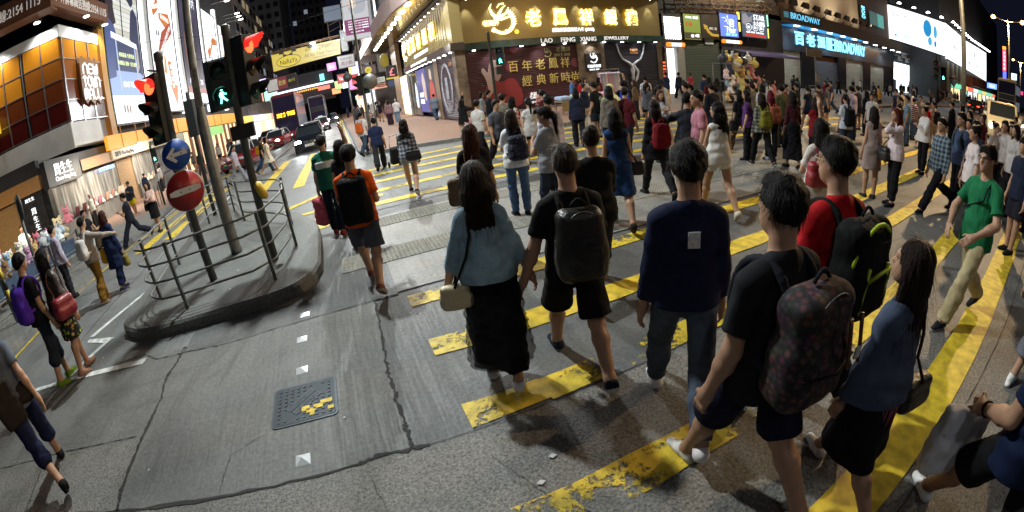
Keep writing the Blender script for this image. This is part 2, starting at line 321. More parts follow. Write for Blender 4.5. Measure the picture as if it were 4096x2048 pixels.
pavement('pavement',[(.5,200)]+arc+[(5.5,15.3),(10,14.9),(14.5,14.2)]+[(14.5,30),(6.5,30),(6.5,200)],BRICK,edge=12)
pavement('pavement',[(14.5,14.2),(19,14.2),(22.3,12.6),(31,12.4),(39,12.9),(300,12.9),(300,34),(14.5,34)],ramp_mat('grey_brick_paving','ShaderNodeTexBrick',[(0,(.07,.065,.06)),(1,(.22,.19,.17))],.75,setup=lambda t:(setattr(t.inputs['Scale'],'default_value',3),t.inputs['Color2'].__setattr__('default_value',(.6,.6,.6,1)),t.inputs['Color1'].__setattr__('default_value',(1,1,1,1)),t.inputs['Mortar'].__setattr__('default_value',(0,0,0,1)))),edge=6)
pavement('pavement',[(-7.3,-3),(-7.2,6),(-6.85,9),(-7.15,12),(-7.7,17.5),(-7.7,17.5),(-14.5,17.5),(-30,14),(-30,-3)],GREYP,edge=5)
pavement('pavement',[(-7.7,17.5),(-7.9,30),(-7.9,200),(-14,200),(-14,17.5)],BRICK,edge=3)
island([(20,1.5),(70,1.5),(70,4.4),(20,4.4)],.14,'traffic_island')
# drain grates by the left kerb
b=MB();gm=mat('iron_grate',(.06,.062,.065),.5,.6,noise=.3)
for i in range(14):b.box((-6.3+.05*i,3.6,.005),(-6.275+.05*i,4.5,.02),gm)
b.box((-6.34,3.56,.004),(-5.6,4.54,.012),mat('grate_pit',(.01,.01,.01)));tag(b.build('drain_grate'),'iron drain grate in the road beside the left kerb','drain')
# manhole cover
def manhole():
    M1=mat('cast_iron',(.05,.062,.075),.42,.6,noise=.25,scale=12,bump=.2);MY=paint_mat('yellow_paint_blot',YEL,.4)
    t=thing('manhole_cover','square ribbed iron manhole cover with yellow paint blots','manhole',(-.835,2.885,.004))
    w,h=.28,.255;b=MB();rr_=lambda u,v,r:[(sx*(u-r)+r*math.cos(t+q),sy*(v-r)+r*math.sin(t+q)) for sx,sy,q in ((1,1,0),(-1,1,1.5708),(-1,-1,3.1416),(1,-1,4.7124)) for t in (0,.52,1.05,1.57)]
    b.prism(rr_(w,h,.045),0,.008,M1);b.prism(rr_(w-.02,h-.02,.03),.008,.0105,mat('cast_iron_dark',(.03,.036,.042),.5,.6))
    for i in range(9):
        for j in range(9):
            x=(i-4)*.054;y=(j-4)*.049
            if abs(x-y) < .1 and abs(x+y) < .34:continue
            b.box((x-.013,y-.012,.0105),(x+.013,y+.012,.016),M1,taper=.003)
    b.build('cover_plate',t)
    for s in (-1,1):
        b=MB();R45=Matrix.Rotation(R_(44),4,'Z')
        b.box((-.15,s*.037-.03,.0106),(.15,s*.037+.03,.0145),M1,R45);b.box((-.14,s*.037-.022,.0146),(.14,s*.037+.022,.0149),mat('cast_iron_dark',(.03,.036,.042),.5,.6),R45);b.build('name_plate',t)
    for s,tx in ((1,'H + K'),(-1,'ELECTRIC')):
        me=text_mesh(tx,.042,.0015);me.materials.clear();me.materials.append(M1);o=bpy.data.objects.new('plate_lettering',me);COL.objects.link(o);o.parent=t;o.rotation_euler=(0,0,R_(44));o.location=Matrix.Rotation(R_(44),3,'Z') @ Vector((0,s*.037,.016))
    b=MB()
    for x0,x1,y0,y1 in ((.02,.1,-.16,-.11),(.08,.16,-.13,-.08),(.14,.24,-.09,-.045),(.05,.09,-.2,-.16),(.2,.25,-.18,-.14),(-.02,.05,-.13,-.07)):b.box((x0,y0,.0162),(x1,y1,.0172),MY)
    b.build('paint_blot',t)
manhole()
# reflective road studs
def stud(x,y,lab):
    m=mat('stud_metal',(.75,.77,.8),.3,.35);b=MB();r=.055;b.add([(-r,-r,0),(r,-r,0),(r,r,0),(-r,r,0),(0,0,.026)],[(0,1,4),(1,2,4),(2,3,4),(3,0,4),(3,2,1,0)],m)
    o=b.build('road_stud',loc=(x,y,.0045));tag(o,lab,'road stud','pyramid road studs in a row')
stud(-.88,4.49,'silver pyramid road stud nearest the traffic island kerb');stud(-.89,3.94,'silver pyramid road stud second from the traffic island kerb');stud(-.87,3.37,'silver pyramid road stud just beyond the manhole cover');stud(-.85,2.24,'silver pyramid road stud on the near side of the manhole cover')
b=MB();rl=random.Random(4);LM=mat('paper_litter',(.55,.56,.55),.8)
for i in range(70):
    x,y=rl.uniform(-6.5,8),rl.uniform(.8,9.5);z=.015 if not (-4 < x <-.7 and 5.1 < y < 11.5) else .163;a=rl.uniform(0,6);r=rl.uniform(.006,.022);b.add([(x+r*math.cos(a+k*1.57)*(1+.4*(k % 2)),y+r*math.sin(a+k*1.57),z) for k in range(4)],[(0,1,2,3)],LM)
o=b.build('litter');tag(o,'tiny scraps of paper litter scattered over the road','litter');o['kind']='stuff'
# ================================================================ buildings
class Wall:
    """a vertical plane: s along it, z up, d outwards"""
    def __init__(s,o,ang,flip=False):
        s.o=Vector((o[0],o[1],0));s.u=Vector((math.cos(R_(ang)),math.sin(R_(ang)),0));s.n=Vector((-s.u.y,s.u.x,0))*(-1 if flip else 1)
    def p(s,a,z,d=0.):return s.o+s.u*a+Vector((0,0,z))+s.n*d
    def box(s,b,a0,a1,z0,z1,d0,d1,m):
        vs=[s.p(a,z,d) for z in (z0,z1) for a,d in ((a0,d0),(a1,d0),(a1,d1),(a0,d1))]
        b.add(vs,[(0,3,2,1),(4,5,6,7),(0,1,5,4),(1,2,6,5),(2,3,7,6),(3,0,4,7)],m)
    def poly(s,b,pts,d0,d1,m):
        n=len(pts);vs=[s.p(a,z,d0) for a,z in pts]+[s.p(a,z,d1) for a,z in pts]
        b.add(vs,[tuple(range(n)),tuple(range(2*n-1,n-1,-1))]+[(i,(i+1) % n,n+(i+1) % n,n+i) for i in range(n)],m)
    def text(s,name,t,a,z,d,m,parent,width=None,height=None,size=.5,depth=.02,bold=0.,shear=0.,roll=0.):return lettering(name,t,size,s.p(a,z,d),s.n,m,parent,depth,bold,width,height=height,shear=shear,roll=roll)
    def vtext(s,name,t,a,z0,z1,d,m,parent,w,**k):
        h=(z1-z0)/len(t)
        for i,c in enumerate(t):
            if c.strip():s.text(name,c,a,z1-h*(i+.5),d,m,parent,w,h*.82,**k)
def shutter(W_,a0,a1,z0,z1,d,m,name='roller_shutter',parent=None,pitch=.105):
    b=MB();z=z0;vs=[];k=0
    while z < z1-.01:
        zz=min(z+pitch,z1);vs += [W_.p(a0,z,d),W_.p(a1,z,d),W_.p(a0,z+pitch*.45,d+.022),W_.p(a1,z+pitch*.45,d+.022),W_.p(a0,zz-pitch*.2,d+.022),W_.p(a1,zz-pitch*.2,d+.022)];z=zz
    n=len(vs) // 2;b.add(vs,[(2*i,2*i+1,2*i+3,2*i+2) for i in range(n-1)],m)
    W_.box(b,a0-.05,a0-.003,z0,z1,d-.05,d+.05,m);W_.box(b,a1+.003,a1+.05,z0,z1,d-.05,d+.05,m);W_.box(b,a0,a1,z0-.1,z0,d-.02,d+.04,m)
    o=b.build(name,parent);return o
def win_grid(name,lo,hi,m,parent,face,nx,nz,mw,lit=(),litm=None,mx=.3,mz=.35):
    """a facade with recessed-looking window boxes; each lit pane set in"""
    b=MB();b.box(lo,hi,m);b.build(name,parent)
GALVP=mat('pipe_grey',(.2,.2,.19),.6,.3);DARK=mat('dark_wall',(.03,.031,.034),.8,noise=.3,scale=.4);TOWER=mat('tower_concrete',(.1,.105,.115),.85,noise=.3,scale=.25);BEIGE=mat('beige_tile',(.36,.27,.25),.6,noise=.12,scale=1.2,bump=.05)
GLASSD=mat('dark_glass',(.015,.018,.022),.08);METAL=mat('brushed_steel',(.45,.45,.46),.35,.9);BLACK=mat('black_metal',(.012,.012,.013),.45,.2);WHITEP=mat('white_panel',(.62,.63,.62),.5,noise=.1,scale=.8)
REDG=mat('maroon_glass',(.07,.008,.006),.16);BRNG=mat('brown_glass',(.13,.03,.008),.16);AMB=mat('amber_glass',(.5,.19,.013),.2);AMB2=mat('amber_glass_dark',(.27,.085,.01),.18)
WG=glow('white_lamp',(1,.98,.95),14);WG2=glow('lit_white',(.95,.98,1),1.7);YG=glow('gold_neon',(1,.62,.05),1.9);YG2=glow('gold_glow',(1,.8,.34),3);CY=glow('cyan_neon',(.2,.7,1),2.6);WARM=glow('warm_lamp',(1,.82,.55),12)
# ---------------- left mall
mall=thing('shopping_mall','shopping mall with amber and maroon tile grid, tall lit posters and jewellery shopfront','building',(0,0,0))
WL=Wall((-13.5,0),90,True);WC=Wall((-13.5,20.3),193);WP=Wall((-13.7,17.0),200)
def facing(Wx):
    if (Vector((0,0,0))-Wx.o).dot(Wx.n) < 0:Wx.n=-Wx.n
    return Wx
for w_ in (WL,WC,WP):facing(w_)
b=MB();CREAM=mat('cream_stone',(.42,.38,.31),.6,noise=.1)
WL.box(b,24.95,70,3.9,21,-20,-.35,DARK);WL.box(b,20.3,25,4.1,10.25,-6,-.25,mat('mall_frame',(.3,.31,.31),.5,noise=.1));WC.box(b,.1,9,4.1,10.25,-6,-.25,mat('mall_frame',(.3,.31,.31),.5,noise=.1))
WL.box(b,17.05,70,.13,3.9,-18,-.6,mat('shop_inside',(.12,.12,.12),.7));WP.box(b,.05,14,.13,4.0,-8,-.5,mat('shop_inside',(.12,.12,.12),.7));b.build('wall',mall)
rows=[(8.6,9.62),(7.54,8.55),(6.48,7.49),(5.42,6.43)];rmat=[AMB,AMB2,BRNG,REDG]
for c,cols in ((WC,[(.06,1.1),(1.18,2.24),(2.5,3.55),(3.63,4.7),(4.9,5.95),(6.03,7.1)]),(WL,[(20.62,21.8),(21.98,23.15),(23.35,24.45)])):
    for (z0,z1),m in zip(rows,rmat):
        b=MB()
        for i,(a0,a1) in enumerate(cols):c.box(b,a0,a1,z0,z1,-.2,.02,m if not (c is WC and i > 1 and m is AMB2) else AMB)
        b.build('tile_row',mall)
b=MB()
for a in (1.14,2.37,3.59,4.8,5.99):WC.box(b,a-.03,a+.03,4.1,9.7,-.24,.06,METAL)
for z in (8.575,7.515,6.455,5.4):WC.box(b,0,8,z-.02,z+.02,-.24,.045,METAL);WL.box(b,20.5,24.55,z-.02,z+.02,-.24,.045,METAL)
for a in (20.5,21.89,23.25):WL.box(b,a-.04,a+.04,5.3,9.7,-.24,.06,METAL)
b.build('tile_mullion',mall)
b=MB();LITW=mat('white_band',(.6,.6,.58),.45,noise=.15,scale=.7)
WC.box(b,-.05,9,4.07,5.3,-.3,.1,LITW);WL.box(b,20.25,23.4,4.12,5.3,-.3,.1,LITW);WC.box(b,0,9,9.66,10.2,-.3,.03,LITW);WL.box(b,20.3,24.7,9.66,10.3,-.3,.03,LITW);b.build('white_band',mall)
b=MB();ORG=mat('orange_column',(.5,.22,.04),.45,noise=.1);WL.box(b,24.62,25.15,3.9,10.6,-.3,.12,ORG);WL.box(b,25.15,25.32,3.9,14,-.3,.1,mat('yellow_trim',(.5,.36,.05),.5));b.build('corner_column',mall)
# advert band with hot line number
b=MB();BRN=mat('brown_band',(.2,.09,.05),.5,noise=.12);WL.box(b,18.9,25.3,10.9,12.05,-.3,.55,BRN);WB=facing(Wall((-13.0,19.2),193));WB.box(b,.0,9,10.8,12.0,-.6,.3,BRN);b.build('advert_band',mall)
TX=mat('pale_letters',(.75,.72,.68),.5,emit=(.9,.85,.8),es=.25)
WL.text('lettering','戶外屏幕廣告熱線:2154 1115',22.2,11.45,.57,TX,mall,5.6,.62);WB.text('lettering','戶外屏幕廣告熱線:2154 1115',3.4,11.4,.32,TX,mall,5.6,.6)
b=MB();WL.box(b,19,25.2,12.1,18,-.3,.45,GLASSD);WB.box(b,0,9,12.05,18,-.6,.2,GLASSD);b.build('dark_video_screen',mall)
for i,(c,a,z) in enumerate(((WL,24.4,10.6),(WL,22.2,10.75),(WC,.9,10.6),(WC,3.9,10.35),(WC,6.2,10.35))):
    b=MB();p=c.p(a,z,.75);b.tube([c.p(a,z+.25,.1),p],.03,METAL,6);M=Matrix.Translation(p);b.lathe([(.06,.12),(.2,.0),(.2,-.04)],METAL,M,14);b.lathe([(.19,-.045),(.02,-.06)],WG,M,14);o=b.build('floodlight',mall)
    lamp('flood','SPOT',p+Vector((0,0,-.1)),420,(.97,1,1),c.p(a-.2,7,-.1),.12,130,.8)
# mall logo plate
t=thing('mall_sign','white mall name in hexagon letters on brown plate on the tile wall','sign',(0,0,0));b=MB()
hexs=[(22.05,6.1),(21.75,6.5),(21.75,8.3),(22.1,8.72),(22.5,8.45),(22.85,8.72),(23.2,8.45),(23.55,8.72),(23.9,8.3),(23.9,6.5),(23.6,6.1),(23.2,6.35),(22.85,6.05),(22.45,6.35)]
WL.poly(b,hexs,.1,.28,mat('brown_plate',(.22,.1,.03),.4));b.build('plate',t);LW=glow('lit_letter',(1,1,1),1.6)
for tx,z,w_ in (('new',8.0,1.7),('TOWn',7.3,1.95),('mALL',6.62,1.95)):
    n=len(tx);cw=w_/n;a0=22.83-w_/2
    G={'n':[[(0,0),(0,.75),(.5,1),(1,.75),(1,0)]],'e':[[(1,.85),(.5,1),(0,.75),(0,.25),(.5,0),(1,.15)],[(.1,.5),(.8,.5)]],'w':[[(0,1),(0,.2),(.25,0),(.5,.2),(.5,.8)],[(.5,.2),(.75,0),(1,.2),(1,1)]],'T':[[(0,.8),(.5,1),(1,.8)],[(.5,1),(.5,0)]],'O':[[(0,.25),(0,.75),(.5,1),(1,.75),(1,.25),(.5,0),(0,.25)]],'m':[[(0,0),(0,.8),(.25,1),(.5,.8),(.5,.1)],[(.5,.8),(.75,1),(1,.8),(1,0)]],'A':[[(0,0),(0,.75),(.5,1),(1,.75),(1,0)],[(0,.4),(1,.4)]],'L':[[(0,1),(0,.2),(.5,0),(1,.2)]]}
    G['W']=G['w']
    for i,ch in enumerate(tx):
        b=MB()
        for st in G[ch]:
            for (x0,y0),(x1,y1) in zip(st[:-1],st[1:]):b.tube([WL.p(a0+cw*(i+.1+.8*x0),z-.3+.6*y0,.31),WL.p(a0+cw*(i+.1+.8*x1),z-.3+.6*y1,.31)],.042,LW,5)
        b.build('letter',t)
# hanging yellow cube signs at the left edge
for a,z,lab,tx in ((4.5,6.7,'yellow cube sign with white character hung on the tile wall','土'),(6.2,6.1,'yellow cube sign with a second character, nearest the video screen','方')):
    t=thing('cube_sign',lab,'sign',WC.p(a,z,.5),R_(13),'yellow cube signs');b=MB();b.cbox((0,0,0),(.75,.75,.8),glow('yellow_light_box',(.75,.55,.03),.9));b.build('light_box',t);b=MB();b.cbox((-.2,.6,0),(.06,.6,.06),METAL);b.build('bracket',t)
    Wall.text(facing(Wall((WC.p(a,z,.5).x,WC.p(a,z,.5).y),193)),'lettering',tx,0,z,.42,WG2,t,.5,.5)
# tall lit posters
def poster(name,lab,a0,a1,z0,z1,base,strength):
    t=thing(name,lab,'billboard',(0,0,0),0,'tall lit posters on the mall wall');b=MB();WL.box(b,a0,a1,z0,z1,-.3,.05,glow('poster_light',base,strength));b.build('poster',t)
    b=MB()
    for q in ((a0-.12,a0,z0-.1,z1+.1),(a1,a1+.12,z0-.1,z1+.1),(a0,a1,z0-.12,z0),(a0,a1,z1,z1+.12)):WL.box(b,*q,-.28,.12,BLACK)
    b.build('frame',t);return t
def ppoly(t,name,pts,col,e,d0=.05,d1=.062):b=MB();WL.poly(b,pts,d0,d1,glow('print_'+name,col,e));return b.build(name,t)
t=poster('poster_billboard','lit blue poster of a woman and a man facing across a white table',25.5,31.0,4.85,16.5,(.8,.88,1),1.7)
BOOK=ramp_mat('printed_bookshelf','ShaderNodeTexBrick',[(0,(.14,.13,.06)),(.3,(.5,.5,.42)),(1,(.85,.88,.9))],.6,scale=(1,1,1),rot=(math.pi/2,0,math.pi/2),emit=.5,setup=lambda q:(setattr(q.inputs['Scale'],'default_value',1.5),setattr(q,'offset',.2),q.inputs['Color1'].__setattr__('default_value',(1,1,1,1)),q.inputs['Color2'].__setattr__('default_value',(.25,.25,.25,1)),q.inputs['Mortar'].__setattr__('default_value',(0,0,0,1))))
b=MB();WL.box(b,25.55,30.95,10.4,16.4,.05,.058,BOOK);b.build('bookshelf_print',t)
b=MB();WL.box(b,28.15,28.3,10.4,16.4,.058,.066,BLACK);b.build('shelf_upright',t)
NAVY=(.02,.03,.1)
ppoly(t,'blue_field',[(25.55,6.6),(30.95,6.6),(30.95,8.2),(25.55,8.2)],(.3,.42,.8),1.2);ppoly(t,'blue_field',[(25.55,8.2),(30.95,8.2),(30.95,10.4),(25.55,10.4)],(.03,.05,.16),.8)
ppoly(t,'woman_hair',[(25.8,12.3),(25.9,14.2),(26.4,14.9),(27.0,14.6),(27.15,13.6),(27.0,12.4),(27.3,11.4),(26.9,11.2),(26.2,11.6)],(.03,.015,.03),.7,.066,.075);ppoly(t,'woman_face',[(26.6,13.1),(26.7,14.1),(27.05,14.0),(27.2,13.4),(27.0,12.8)],(.75,.6,.6),1.,.076,.082)
ppoly(t,'woman_body',[(25.55,7.6),(25.55,12.9),(26.2,12.4),(26.9,11.3),(27.2,10.7),(26.9,10.3),(26.6,7.8)],(.06,.1,.3),.9,.058,.064);ppoly(t,'man_hair',[(29.3,13.3),(29.2,14.3),(29.7,14.8),(30.3,14.5),(30.3,13.2),(29.9,12.9)],(.02,.03,.08),.7,.066,.075)
ppoly(t,'man_body',[(29.3,10.5),(29.8,12.6),(30.3,12.9),(30.9,12.3),(30.9,8.0),(30.2,8.3),(29.9,10.2)],NAVY,.8,.058,.064);ppoly(t,'man_arm',[(30.1,8.4),(30.2,10),(30.45,10),(30.45,8.6),(30.0,8.1)],(.6,.5,.5),.9,.066,.07)
ppoly(t,'table_print',[(26.4,10.3),(30.3,9.9),(30.3,10.25),(26.4,10.7)],(.75,.82,.95),1.8,.076,.084);ppoly(t,'table_leg_print',[(27.0,7),(26.95,10.3),(27.15,10.3),(27.2,7)],(.4,.5,.75),1.2,.066,.07);ppoly(t,'table_leg_print',[(29.9,7),(29.85,9.9),(30.05,9.9),(30.1,7)],(.4,.5,.75),1.2,.066,.07)
YT=glow('lime_print',(.75,.85,.4),1.6)
WL.text('lettering','相隔最遠 也要見面',28.5,9.3,.07,YT,t,2.4,.3,depth=.004);WL.text('lettering','來個親友 旅遊一定在我們',28.5,8.75,.07,YT,t,2.9,.3,depth=.004);WL.text('lettering','5月5日 不設前提',28.6,7.35,.07,WG2,t,2.4,.42,depth=.004)
for a in (26.9,27.3,27.7):ppoly(t,'product_print',[(a,5.6),(a+.1,6.1),(a+.3,5.9),(a+.25,5.4)],(.3,.16,.1),1.,.055,.06)
for z in (6.2,5.9,5.6,5.3):WL.text('lettering','─ ─ ── ─',29.8,z,.056,mat('grey_print',(.3,.3,.32),.6),t,1.3,.06,depth=.003)
t=poster('poster_billboard','lit white poster with orange ribbon and big orange down arrow',33.1,38.8,5.4,18.5,(.9,.95,1),1.5)
OR=(.55,.16,.02)
ppoly(t,'ribbon',[(33.6,15.2),(34.2,16),(35.4,15.4),(35.5,13.9),(34.3,13.1),(34.0,13.9),(34.9,14.4),(34.8,15),(34.2,15.1)],OR,1.2);ppoly(t,'ribbon',[(35.5,13.6),(37.9,13.9),(38.2,13.2),(37.2,12.3),(35.5,13.1)],OR,1.2,.064,.072);ppoly(t,'ribbon',[(38.2,13.2),(38.3,12.2),(36.3,11),(34.7,9.0),(34.4,9.9),(35.8,12),(37.2,12.7)],(.4,.06,.02),1.1,.076,.084)
for tx,a,z,w_,h_,rl in (('FABULOUS',34.7,14.0,1.3,.4,.25),('SHOPPING',36.8,13.3,1.9,.42,-.1),('EXPERIENCE AWAITS YOU',36.4,11.3,4.2,.36,.75)):WL.text('lettering',tx,a,z,.09,WG2,t,w_,h_,depth=.004,roll=rl)
ppoly(t,'arrow',[(36.5,9.6),(37.3,9.6),(37.5,7.6),(38.2,7.6),(37.4,5.7),(36.4,7.6),(36.8,7.6)],OR,1.2);WL.vtext('lettering','由此路進',37.1,7.3,9.45,.066,WG2,t,.5,depth=.004)
ppoly(t,'arrow_tail_print',[(35.5,8.6),(35.9,10.2),(36.2,9.6),(36.0,8.4)],(.6,.3,.04),1.2)
for a,z in ((34.6,11.6),(35,11.6)):ppoly(t,'eye_print',[(a,z),(a+.1,z+.4),(a+.25,z+.4),(a+.25,z)],(.02,.02,.02),.5)
for i,cl in enumerate(((.5,.05,.04),(.05,.2,.5),(.7,.5,.05))):ppoly(t,'product_print',[(34.4+.3*i,6.2),(34.5+.3*i,7.0),(34.8+.3*i,6.6)],cl,1.)
t=poster('poster_billboard','dark purple movie poster of a half lit face on the mall wall',40.9,47.2,6.0,19,(.035,.025,.07),1.);ppoly(t,'face_print',[(42,9.5),(41.9,12.5),(43,14),(44.2,13.4),(44,10),(43.2,8.8)],(.3,.14,.1),.7);ppoly(t,'shade_print',[(43.2,8.9),(43.3,14.2),(45.8,14.6),(46.2,8.6)],(.02,.014,.045),.6,.064,.07)
ppoly(t,'white_strip_print',[(41,6.1),(47.1,6.1),(47.1,7.0),(41,7.0)],(.9,.95,1),2.);WL.text('lettering','A E 2 . . 28',44,8.2,.075,WG2,t,4.4,.5,depth=.004);ppoly(t,'red_strip_print',[(41,7.0),(47.1,7.0),(47.1,7.6),(41,7.6)],(.3,.03,.02),1.)
WL.text('lettering','超級大片',44.5,16.6,.075,WG2,t,3.6,1.1,depth=.004)
t=poster('poster_billboard','lit white poster with orange ribbon and shoppers, near the far end',48.8,54.6,6.6,16.8,(.9,.93,1),1.5);ppoly(t,'ribbon',[(50,12),(52.8,14),(54.4,13.9),(54.4,13.2),(52.5,13),(50.4,11)],OR,1.2);WL.text('lettering','NEW',51.5,12.9,.08,WG2,t,1.4,.5,depth=.004,roll=.6);ppoly(t,'figure_print',[(50.4,7.2),(50.6,10.6),(51.6,11.6),(52.4,10),(53.6,9.8),(54,7.2)],(.25,.32,.55),1.2);ppoly(t,'figure_print',[(50.4,7.2),(51,8.8),(53.2,8.6),(54,7.2)],(.5,.1,.1),1.,.064,.07)
t=poster('poster_billboard','farthest lit white poster with pale orange figure print',56,61.5,7,16.2,(.95,.93,.9),1.5);ppoly(t,'figure_print',[(57,8),(57.3,12),(58.8,13.4),(60.4,11),(60.6,8)],(.6,.4,.2),1.4)
b=MB();LS=glow('light_strip',(.95,1,1),3)
for a0,a1 in ((31.2,32.9),(39.1,40.6),(47.5,48.5),(54.9,55.7)):WL.box(b,a0,a0+(a1-a0)*.55,5.2,18,-.3,.02,LS);WL.box(b,a0+(a1-a0)*.62,a1,5.2,18,-.3,.1,WHITEP)
b.build('light_strip',mall)
for k,(a,z) in enumerate(((49.5,18.1),(50.5,17.9),(51.6,17.6),(57,17.2),(58,17.0),(59.2,16.8),(64,15))):
    b=MB();p=WL.p(a,z,2.6);b.tube([WL.p(a,z+.1,-.2),p],.035,METAL,6);M=Matrix.Translation(p);b.lathe([(.1,.15),(.34,0),(.34,-.06)],METAL,M,12);b.lathe([(.33,-.065),(.02,-.08)],WG,M,12);b.build('floodlight',mall)
# podium shops
b=MB();GOLDW=ramp_mat('streaky_marble','ShaderNodeTexNoise',[(.3,(.1,.1,.1)),(.5,(.24,.23,.21)),(.7,(.5,.49,.46))],.2,scale=(.4,2.6,.35),rot=(.5,0,0),setup=lambda q:(setattr(q.inputs['Scale'],'default_value',1.6),setattr(q.inputs['Detail'],'default_value',8)))
WL.box(b,17.4,24.4,1.0,2.72,-.5,-.08,GOLDW);WL.box(b,26.75,36,1.0,2.85,-.5,-.08,GOLDW);WP.box(b,3.7,9,.6,2.5,-.4,-.08,GOLDW);b.build('shop_window',mall)
b=MB();STN=mat('grey_stone',(.17,.165,.155),.5,noise=.35,scale=3,stretch=(1,1,.3));WL.box(b,17.0,24.5,.13,.95,-.5,.12,STN);WL.box(b,26.7,36,.13,.95,-.5,.12,STN);b.build('stone_plinth',mall)
BRS=mat('brown_shutter',(.3,.2,.11),.45,noise=.1);shutter(WL,24.55,26.6,.23,2.8,-.12,BRS,parent=mall);shutter(WP,1.5,3.5,.23,2.7,-.12,mat('orange_shutter',(.42,.25,.1),.45,noise=.1),parent=mall)
b=MB();CRM=mat('cream_fascia',(.55,.5,.38),.5,noise=.08);WL.box(b,20.05,27,2.85,3.38,-.5,.35,mat('brown_fascia',(.24,.13,.06),.45,noise=.1));WL.box(b,27.02,36,2.9,3.5,-.5,.45,CRM);WL.box(b,23.4,27,2.9,3.4,.352,.45,CRM);b.build('fascia',mall)
DLT=mat('dark_letters',(.03,.025,.025),.4)
WL.text('lettering','周生生 Chow Sang Sang',25.0,3.12,.47,DLT,mall,2.5,.32);WL.text('lettering','周生生 Chow Sang Sang',30.2,3.2,.47,DLT,mall,2.8,.34)
ORL=glow('orange_light_box',(1,.38,.03),1.25);b=MB();WL.box(b,23.4,30.2,3.45,4.25,.1,.3,ORL);WL.box(b,31,60,3.6,4.7,.1,.3,ORL);b.build('orange_light_band',mall)
b=MB()
for a in (25.3,27.5,29.2,33,35.5,38,41,44,47,50):WL.box(b,a-.03,a+.03,3.4,4.75,.305,.34,mat('orange_trim',(.5,.2,.03),.5))
b.build('band_trim',mall)
b=MB();WL.box(b,36.2,60,.2,3.5,-.4,.0,glow('lit_shop',(1,.72,.42),1.5));b.build('lit_shopfront',mall)
b=MB()
for a in np.arange(36.5,60,2.1):WL.box(b,a,a+.5,.13,3.5,.0,.15,mat('shop_pier',(.25,.1,.05),.5))
WL.box(b,44,50,2.6,3.5,.16,.3,glow('green_sign',(.35,.7,.2),1.2));b.build('shop_pier',mall)
t=thing('shop_sign','dark grey jeweller sign with white characters on the shop corner','sign',(0,0,0));b=MB();WL.box(b,17.0,20.0,2.62,3.78,.0,.3,mat('charcoal_panel',(.05,.052,.055),.5,noise=.1));b.build('panel',t);WL.text('lettering','周生生',18.45,3.3,.32,LW,t,1.6,.55);WL.text('lettering','Chow Sang Sang',18.5,2.86,.32,LW,t,1.75,.24)
b=MB();BMAR=mat('black_marble',(.035,.035,.037),.15,noise=.5,scale=4);WP.box(b,.02,1.4,.13,2.9,-.4,.1,BMAR);WL.box(b,16.98,17.35,.13,2.6,-.4,.14,BMAR);b.build('marble_pillar',mall);WP.vtext('lettering','周生生',.65,1.2,2.2,.12,LW,mall,.24)
WP.text('lettering','周生生',.7,2.55,.12,LW,mall,.5,.16)
b=MB();WP.box(b,.0,9,2.75,3.35,-.4,.25,mat('orange_fascia',(.4,.2,.06),.45,noise=.12));WP.box(b,.0,9,3.36,4.0,-.5,.05,DARK);b.build('fascia',mall);WP.text('lettering','周生生 Chow Sang Sang',4.0,3.02,.27,DLT,mall,2.4,.3)
b=MB();GRC=mat('green_canopy_glass',(.2,.3,.24),.2);WP.box(b,2.4,6.5,3.4,3.46,.1,1.5,GRC);WP.box(b,2.6,6.2,3.3,3.36,.3,.5,glow('green_tube',(.35,.8,.55),2.5));b.build('glass_canopy',mall)
WL.text('lettering','周生生珠寶金行',23.0,2.6,.1,glow('blue_led',(.25,.45,1),3),mall,1.9,.2)
for i,(c1,k) in enumerate((('#5a1420',19.0),('#5a1420',19.7),('#7a2a1c',20.6),('#b06a80',21.4),('#c79a86',22.3),('#b98a80',23.0),('#d8cbb8',23.8),('#d8cbb8',24.2),('#c8a090',27.6),('#d8cbb8',28.3),('#d8cbb8',29.0),('#d8b0a0',29.8))):
    t=thing('jewellery_display','jewellery bust and card standing in the shop window','display',WL.p(k,1.0,.05),0,'jewellery displays in the shop window');b=MB();M=Matrix.Rotation(R_(14),4,'Y');b.box((-.02,-.16,0),(.02,.16,.42),mat('display_card',srgb(c1),.7),M);b.build('card',t);b=MB();b.lathe([(.12,0),(.13,.06),(.06,.16),(.045,.22),(.02,.24)],mat('display_bust',(.6,.56,.5),.6),Matrix.Translation((.16,.1,0)),10);b.build('bust',t)
# ---------------- jeweller's corner building
jw=thing('jewellery_building','corner building with gold jewellery fascia, spotlights and roller shutters','building',(0,0,0))
JF=facing(Wall((0,23.5),0));JL=facing(Wall((6.25,0),90,True));
if JF.n.y > 0:JF.n=-JF.n
JL.n=Vector((-1,0,0));JF.n=Vector((0,-1,0))
b=MB();b.box((6.85,24.0,.13),(20.9,46,7.2),mat('shop_inside',(.12,.12,.12),.7));b.box((4.4,21.8,8.35),(22,60,22),BEIGE);b.build('wall',jw)
cp=[(3.6,60),(3.7,34),(4.0,27),(4.6,23.2),(5.8,20.8),(8,19.9),(22.2,19.7),(22.2,40),(9,60)];b=MB();b.prism([(x,y) for x,y in cp][::-1],7.25,8.4,BEIGE);b.build('canopy',jw)
SOFF=mat('gold_soffit',(.55,.42,.14),.18,.85,noise=.15,scale=1.5);b=MB();b.add([(3.75,50,7.24),(3.85,34,7.24),(4.15,27.1,7.24),(4.75,23.4,7.24),(5.9,21.1,7.24),(8,20.1,7.24),(22,19.9,7.24),(22,23.5,7.24),(6.2,23.5,7.24),(6.2,50,7.24)],[tuple(range(10))],SOFF);b.build('soffit',jw)
b=MB()
for y in np.arange(22.6,46,2.1):b.box((4.55,y,7.19),(4.85,y+.75,7.232),WG)
b.build('soffit_light',jw)
